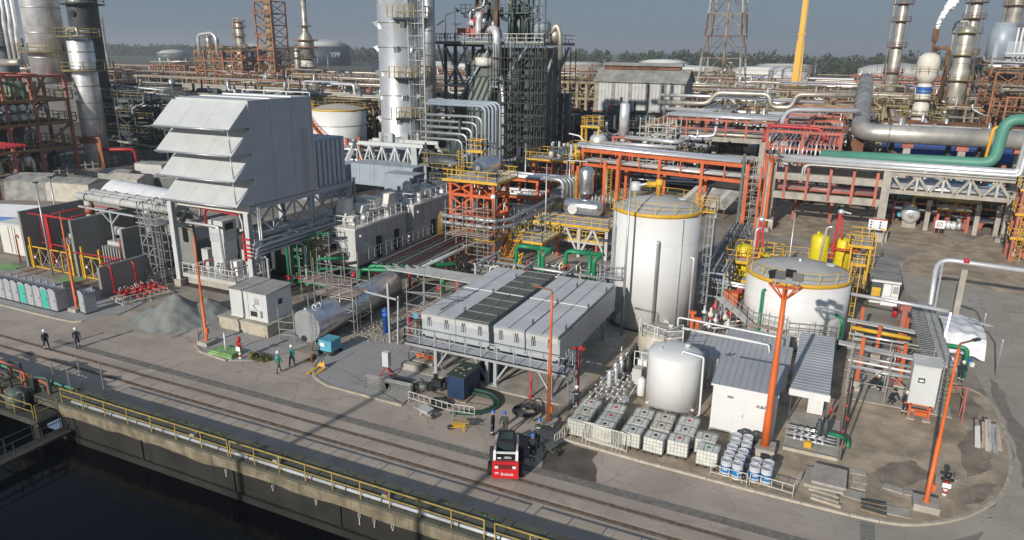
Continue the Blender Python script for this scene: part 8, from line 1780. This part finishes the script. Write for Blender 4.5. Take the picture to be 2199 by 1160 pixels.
# dark unit in shade behind
def unit(label,x0,y0,x1,y1,levels,m='rust',nx=4,ny=2,dens_=24,mats=('dull_clad','rust','tan_steel','clad','rust_orange'),rail=True,seed=1,vs=6,post=.45):
    rg=random.Random(seed);root=T('process_unit',label,'process unit',((x0+x1)/2,y0,0))
    xs=[x0+(x1-x0)*i/nx for i in range(nx+1)];ys=[y0+(y1-y0)*i/ny for i in range(ny+1)]
    frame(root,xs,ys,levels,m,post,post*.85,parts=False,brace=rg.random() < .5)
    zz=[0]+list(levels)
    b=MB()
    for z in levels:
        b.box(x0,y0,z-.12,x1,y1,z-.02)
    b.part('deck','dark_steel',root)
    if rail:
        b=MB()
        for z in levels:rail_mb(b,[(x0,y1,z),(x0,y0,z),(x1,y0,z),(x1,y1,z)],1.4,2.4,.14)
        b.part('railing','olive_steel',root)
    groups={}
    for k in range(dens_):
        mm=rg.choice(mats);b=groups.setdefault(mm,MB());z=rg.choice(zz);x=rg.uniform(x0,x1);y=rg.uniform(y0-.5,y0+(y1-y0)*.5);t=rg.random();rr=rg.uniform(.15,.42)
        if t < .5:x2=x+rg.uniform(-5,5);b.tube([(x,y,z),(x,y,z+rg.uniform(1,3.5)),(x2,y,z+3),(x2,y,z+rg.uniform(4,6.5))],rr,6)
        elif t < .8:b.tube([(x0-1,y,z+rg.uniform(.5,3)),(x1+1,y,z+rg.uniform(.5,3))],rr,6)
        else:b.tube([(x,y0-1,z+1.5),(x,y1,z+1.5)],rr,6)
    for mm,b in groups.items():b.part('pipework',mm,root)
    for k in range(vs):
        z=rg.choice(zz);x=rg.uniform(x0+1,x1-1);y=rg.uniform(y0+.5,y1);rr=rg.uniform(.7,1.3);hh=rg.uniform(2,4.2);b=MB()
        if rg.random() < .5:b.lathe([(rr*.8,0),(rr,.3),(rr,hh),(rr*.5,hh+.5)],(x,y,z),12)
        else:b.lathe([(rr*.6,-hh),(rr,-hh+.4),(rr,hh-.4),(rr*.6,hh)],(x,y,z+rr+.4),12,'x')
        b.part('vessel',rg.choice(mats),root)
    return root
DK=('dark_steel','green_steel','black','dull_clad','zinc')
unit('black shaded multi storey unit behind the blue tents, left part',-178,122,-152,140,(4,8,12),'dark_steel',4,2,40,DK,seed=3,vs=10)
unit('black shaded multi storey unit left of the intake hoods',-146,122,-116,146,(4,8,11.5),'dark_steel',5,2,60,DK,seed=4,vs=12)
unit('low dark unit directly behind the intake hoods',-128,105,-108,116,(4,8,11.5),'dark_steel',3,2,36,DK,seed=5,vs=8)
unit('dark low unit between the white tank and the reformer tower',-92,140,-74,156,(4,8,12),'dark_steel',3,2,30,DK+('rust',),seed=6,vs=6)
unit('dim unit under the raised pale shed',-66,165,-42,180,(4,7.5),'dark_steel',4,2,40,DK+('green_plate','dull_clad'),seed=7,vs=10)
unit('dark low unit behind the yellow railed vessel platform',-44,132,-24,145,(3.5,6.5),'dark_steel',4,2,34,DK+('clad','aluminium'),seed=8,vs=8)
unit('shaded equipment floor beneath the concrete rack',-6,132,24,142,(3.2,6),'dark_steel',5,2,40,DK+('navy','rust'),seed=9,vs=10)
unit('red steel pump house behind the concrete column at the right',8,120,30,127,(3.4,),'faded_red',5,1,26,('zinc','faded_red','dark_steel','sky_blue'),seed=10,vs=6,post=.35)
unit('low shaded machinery between the switch rooms and the orange pump structure',-60,98,-48,110,(3.2,5.5),'dark_steel',3,1,26,DK,seed=12,vs=6,post=.35)
unit('rusty two storey unit right of the stout column',36,246,66,270,(6,11,15.5,20),'rust_orange',5,2,60,seed=13,vs=12)
unit('brown scaffolded unit around the white waisted column',6,253,26,268,(3.5,6.5,9.5),'olive_steel',5,2,60,('dull_clad','olive_steel','rust','tan_steel','cream'),seed=14,vs=10)
unit('long tan low unit left of the slender bright column',-18,225,8,240,(4.5,8.5),'tan_steel',6,2,50,('clad','tan_steel','dull_clad','rust'),seed=15,vs=8)
unit('tan low unit in the centre right distance',-40,235,-20,248,(4,8),'tan_steel',6,2,44,('clad','tan_steel','dull_clad','rust'),seed=16,vs=6)
unit('ochre framed exchanger block left of the raised pale shed',-102,222,-74,236,(5,10,15),'tan_steel',9,2,50,('tan_steel','dull_clad','rust'),seed=17,vs=8,post=.9)
unit('rust orange open structure with railings, left distance',-330,296,-296,325,(6,12,17,22),'rust_orange',5,2,60,('rust_orange','dull_clad','rust','green_plate'),seed=18,vs=12,post=.8)
unit('brown low unit beneath the left distant columns',-300,282,-262,300,(5,9),'rust',5,2,60,seed=19,vs=10,post=.6)
unit('brown low unit at the far left by the leaning chimney',-400,262,-352,290,(5,10),'rust',6,2,60,seed=20,vs=8,post=.7)
unit('brown tangle of pipes left of the silver stack',-230,235,-190,250,(4,8),'rust',6,2,70,seed=21,vs=10,post=.5)
unit('rusty low unit behind the white spiral stair tank',-170,190,-135,204,(4,8),'rust',6,2,60,seed=22,vs=10,post=.5)
unit('pale brown unit right of the silver stack in the distance',-150,250,-110,264,(4,8,11),'rust',6,2,60,seed=23,vs=8,post=.5)
unit('far tan unit beyond the pale shed',-90,330,-40,350,(5,9),'tan_steel',8,2,60,seed=24,vs=8,post=.6)
unit('far tan unit beyond the yellow crane',-30,350,30,372,(5,9),'tan_steel',8,2,60,('clad','faded_red','tan_steel'),seed=25,vs=8,post=.6)
unit('far red brown unit right of the crane',0,430,60,455,(6,11),'faded_red',8,2,60,('faded_red','clad','rust'),seed=26,vs=8,post=.8)
unit('rust brown open unit at the right edge above the green bend',34,210,62,228,(5,10,15),'rust_orange',5,2,50,('rust','dull_clad','tan_steel'),seed=27,vs=10)
# long far pipe racks
def far_rack(label,p,q,z,n,mats,post='tan_steel',w=5,step=9,r=.35):
    root=T('pipe_rack',label,'pipe rack',(*p,0));p=Vector((*p,0));q=Vector((*q,0));d=(q-p);L=d.length;d.normalize();t=Vector((-d.y,d.x,0))
    b=MB();k=0
    while k*step < L:
        a=p+d*k*step
        for s in (0,w):b.bar(a+t*s,a+t*s+Vector((0,0,z)),.5)
        b.bar(a+Vector((0,0,z-.2)),a+t*w+Vector((0,0,z-.2)),.5);b.bar(a+Vector((0,0,z*.6)),a+t*w+Vector((0,0,z*.6)),.4);k += 1
    for s in (0,w):b.bar(p+t*s+Vector((0,0,z-.3)),q+t*s+Vector((0,0,z-.3)),.4)
    b.part('frame',post,root)
    for i in range(n):
        a=p+t*(.4+(w-.8)*i/max(1,n-1));rr=r*(.6+.8*((i*7) % 5)/5);zz=z+rr if i % 2 == 0 else z*.6+rr+.3
        e=q-p;pts=[a+Vector((0,0,zz)),a+e+Vector((0,0,zz))]
        if i % 3 == 1:
            m1=a+e*.45+Vector((0,0,zz));m2=a+e*.55+Vector((0,0,zz));u=Vector((0,0,3))
            pts=[pts[0],m1,m1+u,m2+u,m2,pts[1]]
        b=MB();b.tube(pts,rr,7);b.part('pipe',mats[i % len(mats)],root)
    return root
MS=('clad','dull_clad','rust','aluminium','tan_steel');MD=('dull_clad','tan_steel','concrete','rust','clad')
for a in (('long distant rack of silver pipes running right of the shed, nearest',(-44,188),(40,184),9,8,MS),('second distant rack of silver pipes right of the shed',(-46,206),(30,203),8,7,MS),('third distant rack of silver pipes right of the shed',(-40,262),(60,258),9,7,MS),('fourth distant rack of silver pipes right of the shed',(-60,300),(80,296),10,7,MS),('far rack of pale pipes before the white oil tanks',(-160,400),(60,380),10,6,MS),('farthest rack below the tree line on the right',(-160,470),(140,455),9,5,MS),
          ('long rack crossing between the stack and the white tank, upper',(-190,165),(-78,168),11,7,MD),('long rack crossing behind the white tank, second',(-230,186),(-70,188),10,8,MD),('long rack crossing behind the white tank, third',(-270,212),(-80,210),9,8,MD),('long rack crossing at the left, fourth',(-320,250),(-100,240),10,7,MS),('long rack crossing at the left, fifth',(-380,300),(-130,285),10,6,MS),('farthest left rack below the trees',(-520,380),(-160,350),10,5,MS),
          ('rack running away from the viewer right of the reformer',(-36,160),(-38,240),9,6,MS),('dark rack leading back behind the intake house',(-118,120),(-120,240),10,6,DK),('rack running away at the far right',(10,150),(12,240),9,6,MS),('rack with orange posts at the centre distance',(-70,186),(-46,186),7,6,('aluminium','faded_red','clad'))):
    far_rack(a[0],a[1],a[2],a[3],a[4],a[5])
def far_tower(label,x,y,w,h,m,n=8,col=True):
    root=T('steel_tower',label,'steel tower',(x,y,0));b=MB()
    for i,j in ((-1,-1),(1,-1),(1,1),(-1,1)):b.bar((x+i*w/2,y+j*w/2,0),(x+i*w/2,y+j*w/2,h),.7)
    for k in range(1,n+1):
        z=h*k/n
        for i,j,i2,j2 in ((-1,-1,1,-1),(1,-1,1,1),(1,1,-1,1),(-1,1,-1,-1)):b.bar((x+i*w/2,y+j*w/2,z),(x+i2*w/2,y+j2*w/2,z),.5);b.bar((x+i*w/2,y+j*w/2,z-h/n),(x+i2*w/2,y+j2*w/2,z),.35)
    b.part('frame',m,root);b=MB()
    for k in range(1,n+1,2):rail_mb(b,[(x-w/2-.5,y-w/2-.5,h*k/n),(x+w/2+.5,y-w/2-.5,h*k/n)],1.8,2,.25);b.box(x-w/2-.8,y-w/2-.8,h*k/n-.4,x+w/2+.8,y-w/2,h*k/n)
    b.part('platforms','rust_orange',root)
    if col:b=MB();b.lathe([(w*.22,0),(w*.22,h*1.02),(.1,h*1.05)],(x-w*.1,y,0),12);b.part('inner_column','tan_steel',root)
far_tower('tall rust orange braced tower with column inside, left distance',-287,310,11,47,'rust_orange')
column('rusty slender column with ringed head, left distance',-334,334,3.4,39,'dull_clad',(12,24,30,35,38),'rust_orange',2.4)
cc=column('heater stack with ringed platforms below a dark blue tank, left distance',-300,352,6.0,18,'cream',(8,13,18),'tan_steel',4.6,pipe=False)
b=MB();b.lathe([(4.6,18),(4.6,28),(2,33),(1.6,36),(1.6,62)],(-300,352,0),16);b.part('chimney','dull_clad',cc)
for z in (24,28,36,52,60):b=MB();b.lathe([(4.8,0),(7 if z < 30 else 3.6,0),(7 if z < 30 else 3.6,.6),(4.6 if z < 30 else 1.6,.6)],(-300,352,z),14);b.part('platform','rust_orange',cc)
root=T('cooling_structure','orange frame block topped by a hooped silver pipe, left distance','process unit',(-318,290,0));b=MB();b.tube([(-322,292,20),(-322,292,30),(-312,292,31),(-309,292,29),(-309,292,20)],.8,8,br=2.5);b.part('hoop_pipe','aluminium',root)
b=MB();b.lathe([(2.2,0),(1.5,40),(1.4,62)],(-1085,792,0),10);b.thing('chimney','dull_clad','thin pale far off chimney left of the tree line','chimney',(-1085,792,0));
root=T('burner_chimney','leaning looking pale pipe chimney at the left distance','chimney',(-364,270,0));b=MB();b.lathe([(1.6,0),(1.5,18),(.9,18.5),(.85,38)],(-364,268,0),12);b.part('pipe','dull_clad',root)
# ---- far storage tanks
def oil_tank(label,x,y,r,h,m,rise=2.5,txt=None,tm='ink_blue',roof='tank_roof',ang=0,ts=5):
    root=T('oil_tank',label,'storage tank',(x,y,0),'oil storage tanks in the distance');b=MB();b.lathe([(r,0),(r,h)],(x,y,0),48);b.part('shell',m,root)
    b=MB();b.lathe([(r*1.01,h),(r*.6,h+rise*.7),(.1,h+rise)],(x,y,0),40);b.part('roof',roof,root)
    b=MB();b.lathe([(r+.05,h-1),(r+.4,h-.9),(r+.4,h-.4),(r+.05,h-.3)],(x,y,0),48,caps=False);b.part('wind_girder',roof,root)
    if txt:
        d=Vector((-x,-y,0)).normalized();rot=math.atan2(d.y,d.x)+R(90)+R(ang);an=math.atan2(d.y,d.x)+R(ang)
        text(txt,ts,tm,root,((r+.5)*math.cos(an),(r+.5)*math.sin(an),h*.55),(R(90),0,rot),ext=.05)
    return root
oil_tank('clean white oil tank just left of the lattice tower',-176,740,24,14.5,'far_white',roof='far_white')
oil_tank('wide white oil tank behind the lattice tower legs, left one',-105,512,27,13.5,'far_white',2,'YPF','ink_blue','far_white',25,6)
oil_tank('wide white oil tank behind the lattice tower legs, right one',-55,545,25,13.5,'far_white',2,'YPF','ink_blue','far_white',-15,6)
oil_tank('rusty grey pink oil tank right of the lattice tower',-58,700,24,14,'far_rust',1.5)
oil_tank('rusty pinkish oil tank behind the pale raised shed',-232,640,28,13,'far_rust',1.5)
oil_tank('very flat dark roofed tank left of the pinkish one',-330,760,38,10,'far_rust',1.2,roof='rust')
oil_tank('pale grey oil tank seen under the furnace platform',-342,575,19,12.5,'far_white',1,roof='far_white');oil_tank('second pale oil tank lower under the furnace platform',-300,470,20,9.5,'far_white',1,roof='far_white')
oil_tank('dark navy oil tank with white letters in the left distance',-668,823,33,26,'far_navy',9,'YPF','ink_white','container',22,9)
oil_tank('second dark navy oil tank mostly behind the orange tower',-720,745,30,20,'far_navy',9,None,roof='container')
oil_tank('grey domed tank in front of the tree line at the left',-1060,905,26,12,'green_plate',6,roof='container')
oil_tank('low dark blue oil tank at the foot of the trees left of the stack',-420,640,34,9,'far_navy',.5,roof='far_navy');oil_tank('low rusty roofed tank at the far right behind the columns',35,760,42,8,'far_rust',9,roof='container')
b=MB();b.box(-470,700,0,-380,720,9);b.thing('far_warehouse','far_white','long white warehouse far behind the furnace platform','warehouse',(-425,700,0))
b=MB();b.box(-60,640,0,110,646,5.5);b.thing('far_warehouse','far_white','long thin white low building below the trees at the right','warehouse',(25,640,0))
for k in range(12):
    x=-560+k*58+random.uniform(-15,15);y=600+random.uniform(-60,60);b=MB();b.lathe([(.35,0),(.25,16)],(x,y,0),6);b.cb((x,y,16.3),(3,.5,.5),random.random()*3);b.thing('street_lamp','scaf','thin distant lamp mast among the far tanks, %s from the left' % ['first','second','third','fourth','fifth','sixth','seventh','eighth','ninth','tenth','eleventh','last'][k],'lamp post',(x,y,0),'thin distant lamp masts')
# ---- trees
def crown(b,c,rx,rz,n,s,rg):
    for i in range(n):
        while True:
            p=Vector((rg.uniform(-1,1),rg.uniform(-1,1),rg.uniform(-1,1)))
            if .25 < p.length < 1:break
        q=Vector(c)+Vector((p.x*rx,p.y*rx,p.z*rz));u=Vector((rg.uniform(-1,1),rg.uniform(-1,1),rg.uniform(-1,1))).normalized();w=u.orthogonal().normalized();k=s*rg.uniform(.5,1.3)
        b.poly([q-u*k,q+w*k*.8,q+u*k,q-w*k*.7])
rg=random.Random(5);b=MB()
for i in range(620):
    t=rg.random();x=-1750+t*2500;y=(1180 if t < .3 else 1020 if t < .6 else 930)+rg.uniform(-50,120)-(x+1750)*.0;hh=rg.uniform(19,31)*(.8+.5*abs(noise.noise((x*.008,1,0))))+(y-900)*.004;rx=rg.uniform(6,13)
    crown(b,(x,y,hh*.5),rx,hh*.52,80,2.4,rg)
b.struct('far_wood','leaf_far','stuff')['label']='belt of dark trees along the horizon'
trees=[(-470,760,24,'tallest tree of the clump left of the silver stack'),(-490,770,20,'round tree left of the tallest in the clump by the silver stack'),(-450,745,19,'tree right of the tallest in the clump by the silver stack'),(-520,800,17,'lower tree at the left end of the clump'),(-288,600,17,'olive tree just right of the furnace platform'),(-270,640,18,'second olive tree right of the furnace platform'),(-250,690,18,'third olive tree right of the furnace platform'),(-215,830,26,'pointed conifer standing above the centre tree line'),
         (-20,800,20,'dark tree left of the slender right column'),(20,790,22,'dark rounded tree beside the slender right column'),(-5,690,17,'dark bushy tree below the tree line right of the crane'),(-400,1000,24,'pale tree behind the dark clump'),(60,820,20,'dark tree behind the white waisted column')]
for x,y,h_,lb in trees:
    root=T('tree',lb,'tree',(x,y,0));b=MB();b.lathe([(.7,0),(.5,h_*.3),(.3,h_*.75)],(x,y,0),7)
    for k in range(5):a=rg.random()*6.28;b.bar((x,y,h_*.35+k),(x+math.cos(a)*h_*.25,y+math.sin(a)*h_*.25,h_*.6+k),.25)
    b.part('trunk','bark',root);b=MB()
    if 'conifer' in lb:
        for k in range(8):crown(b,(x,y,h_*(.25+.09*k)),h_*.2*(1-k/9),h_*.06,60,1.0,rg)
    else:
        for k in range(9):a=rg.random()*6.28;d=rg.random()*h_*.3;crown(b,(x+math.cos(a)*d,y+math.sin(a)*d,h_*rg.uniform(.4,.85)),h_*.2,h_*.16,80,1.3,rg)
    b.part('crown','leaf',root)
root=T('tree','bare leafless tree behind the white spiral stair tank','tree',(-92,150,0));b=MB()
def branch(b,p,d,L,r_,n):
    q=p+d*L;b.bar(p,q,r_)
    if n:
        for _ in range(3):branch(b,q,(d+Vector((rg.uniform(-.6,.6),rg.uniform(-.6,.6),rg.uniform(-.1,.5)))).normalized(),L*.72,r_*.6,n-1)
branch(b,Vector((-92,150,0)),Vector((0,0,1)),5.5,.5,5);b.part('branches','bark',root)
# ---- steam and haze
def steam(name,label,pts,dens_,seed):
    rg=random.Random(seed);b=MB()
    for (x,y,z,r_) in pts:
        vs,fs=[],[]
        n,m=10,7
        for j in range(m+1):
            for i in range(n):
                th=math.pi*j/m;ph=2*math.pi*i/n;k=r_*(1+.28*noise.noise((x+math.cos(ph)*1.3,z+math.sin(th)*1.3,j+seed)))
                vs.append((x+k*math.sin(th)*math.cos(ph),y+k*math.sin(th)*math.sin(ph),z+k*math.cos(th)))
        for j in range(m):
            for i in range(n):fs.append((j*n+i,(j+1)*n+i,(j+1)*n+(i+1) % n,j*n+(i+1) % n))
        b.add(vs,fs,True)
    m_=bpy.data.materials.new(name);m_.use_nodes=True;t=m_.node_tree;t.nodes.clear();o=t.nodes.new('ShaderNodeOutputMaterial');v=t.nodes.new('ShaderNodeVolumePrincipled');v.inputs['Color'].default_value=(.97,.97,.97,1);v.inputs['Density'].default_value=dens_;v.inputs['Anisotropy'].default_value=.3
    nz=t.nodes.new('ShaderNodeTexNoise');nz.inputs['Scale'].default_value=.35;nz.inputs['Detail'].default_value=4;g=t.nodes.new('ShaderNodeNewGeometry');t.links.new(g.outputs['Position'],nz.inputs['Vector'])
    mr=t.nodes.new('ShaderNodeMapRange');mr.inputs[1].default_value=.35;mr.inputs[2].default_value=.65;mr.inputs[3].default_value=0;mr.inputs[4].default_value=dens_*1.8;t.links.new(nz.outputs[0],mr.inputs[0]);t.links.new(mr.outputs[0],v.inputs['Density']);t.links.new(v.outputs[0],o.inputs['Volume'])
    K[name]=m_;ob=b.thing(name,name,label,'steam',pts[0][:3]);ob['kind']='stuff'
dm('steam_white',(.93,.93,.94),1.,var=.04,scale=.6,bump=.6,bscale=1.5,spec=0.)
b=MB();rg=random.Random(2)
for i in range(120):
    t=i/120;cx,cy,cz,rr=19.6+4*t*t+3*t,250+3*t,31.8+13*t,(.45+1.5*t)
    r_=rr*rg.uniform(.35,.75);px,py,pz=cx+rg.uniform(-1,1)*rr*.7,cy+rg.uniform(-1,1)*rr*.7,cz+rg.uniform(-1,1)*rr*.6
    vs=[];fs=[];n=9;m=6
    for j in range(m+1):
        for k in range(n):
            th=math.pi*j/m;ph=2*math.pi*k/n;kk=r_*(1+.3*noise.noise((px+math.cos(ph),pz+j*.5,k*.7)));vs.append((px+kk*math.sin(th)*math.cos(ph),py+kk*math.sin(th)*math.sin(ph),pz+kk*math.cos(th)))
    for j in range(m):
        for k in range(n):fs.append((j*n+k,(j+1)*n+k,(j+1)*n+(k+1) % n,j*n+(k+1) % n))
    b.add(vs,fs,True)
o=b.thing('steam_plume','steam_white','white steam plume blowing up and right from the rusty pot','steam',(21.5,250,37));o['kind']='stuff'
steam('steam_wisp','thin grey steam drifting past the left silver column',[(-134+3.2*i,102-.2*i,18.5-.75*i,.8+.22*i) for i in range(12)],.07,3)
hm=bpy.data.materials.new('haze');hm.use_nodes=True;t=hm.node_tree;t.nodes.clear();o=t.nodes.new('ShaderNodeOutputMaterial');v=t.nodes.new('ShaderNodeVolumePrincipled');v.inputs['Color'].default_value=(.86,.93,1.0,1);v.inputs['Density'].default_value=.0003;v.inputs['Anisotropy'].default_value=.2;t.links.new(v.outputs[0],o.inputs['Volume'])
K['haze']=hm
b=MB();b.box(-9500,-700,-7.5,5500,9500,92);o=b.struct('haze','haze','stuff')
for k in range(16):
    x=-36+(k % 8)*8.5;y=156+(k//8)*26+(k % 3)*5
    if abs(x-2) < 4:continue
    unit('low tangle of %s pipework between far racks, number %s in the %s row' % (('tan','rust','grey')[k % 3],('one','two','three','four','five','six','seven','eight')[k % 8],('near','rear')[k//8]),x,y,x+7.5,y+7,(3.2,5.8),('tan_steel','rust','scaf')[k % 3],3,1,26,('clad','tan_steel','dull_clad','rust','zinc'),seed=40+k,vs=4,post=.32)
root=T('loop_pipe','thick tan silver expansion loop pipe in the centre right distance','pipe',(-20,190,0))
b=MB();b.tube([(-46,190,11.6),(-33.4,190,11.8),(-31.2,190,14.6),(-18.6,190,14.6),(-17.8,190,11.6),(-13.2,190,11.6),(-12.2,190,14.8),(2,190,15.2)],.62,12,br=1.3);b.part('pipe','dull_clad',root)
b=MB();b.tube([(-46,192,13.4),(-34,192,13.5),(-6,192,13.0)],.4,10);b.tube([(-44,186,10.4),(-5,186,10.4)],.45,10);b.part('pipe','aluminium',root)
for x in (-42,-36,-28,-22,-9):b=MB();b.bar((x,191,0),(x,191,11.4),.5);b.part('post','tan_steel',root)
rg=random.Random(77)
for k in range(14):
    x=-68+k*5.1+rg.uniform(-1,1);y=183+rg.uniform(-4,30) if k > 5 else 236+rg.uniform(-6,6);z=rg.uniform(7,11)
    root=T('pipe_bridge','cross pipe bridge of %s pipes in the middle distance, %s from the left' % (rg.choice(['rusty','tan','silver']),['first','second','third','fourth','fifth','sixth','seventh','eighth','ninth','tenth','eleventh','twelfth','thirteenth','last'][k]),'pipe bridge',(x,y,0))
    b=MB()
    for j in range(5):b.tube([(x+.7*j,y-12,z+.1*j),(x+.7*j,y+22,z+.1*j)],rg.uniform(.15,.4),7)
    b.part('pipes',rg.choice(['clad','dull_clad','rust','aluminium','tan_steel']),root,stuff=True);b=MB()
    for j in range(6):
        for s in (0,3.2):b.bar((x+s,y-10+j*6,0),(x+s,y-10+j*6,z),.35)
        b.bar((x,y-10+j*6,z-.2),(x+3.2,y-10+j*6,z-.2),.3);b.bar((x,y-10+j*6,z*.5),(x+3.2,y-10+j*6,z*.5),.3)
    b.part('frame',rg.choice(['rust','tan_steel','faded_red']),root)

CL=('rust','tan_steel','rust_orange','dull_clad','clad')
FN=['first','second','third','fourth','fifth','sixth','seventh','eighth','ninth','tenth','eleventh','twelfth']
for k in range(12):
    x=-500+k*36+rg.uniform(-8,8);y=330+70*(k % 3)+rg.uniform(-12,12)-(0 if k > 4 else 40);h_=rg.uniform(5,8)
    unit('far rusty pipework unit on the left plain, %s from the left' % FN[k],x,y,x+34,y+16,(h_*.6,h_,h_*1.5) if k % 3 else (h_*.6,h_),rg.choice(['rust','tan_steel','rust_orange']),7,1,46,CL,seed=90+k,vs=9,post=.7)
for k in range(10):
    x=-215+k*14+rg.uniform(-3,3);y=168+(k % 3)*24;h_=rg.uniform(4,6)
    unit('rusty pipe tangle between the left racks, %s from the left' % FN[k],x,y,x+13,y+9,(h_*.6,h_,h_*1.5),rg.choice(['rust','tan_steel','dark_steel']),4,1,40,CL+('dark_steel',),seed=120+k,vs=6,post=.4)
for k,(x,y,r_,h_) in enumerate(((-262,300,1.6,24),(-420,420,2.2,30),(-205,330,1.4,20),(-560,520,2.6,34))):
    column('thin far rusty column among the left pipework, %s' % FN[k],x,y,r_,h_,'dull_clad',(h_*.5,h_*.8,h_*.95),'rust',pipe=False)
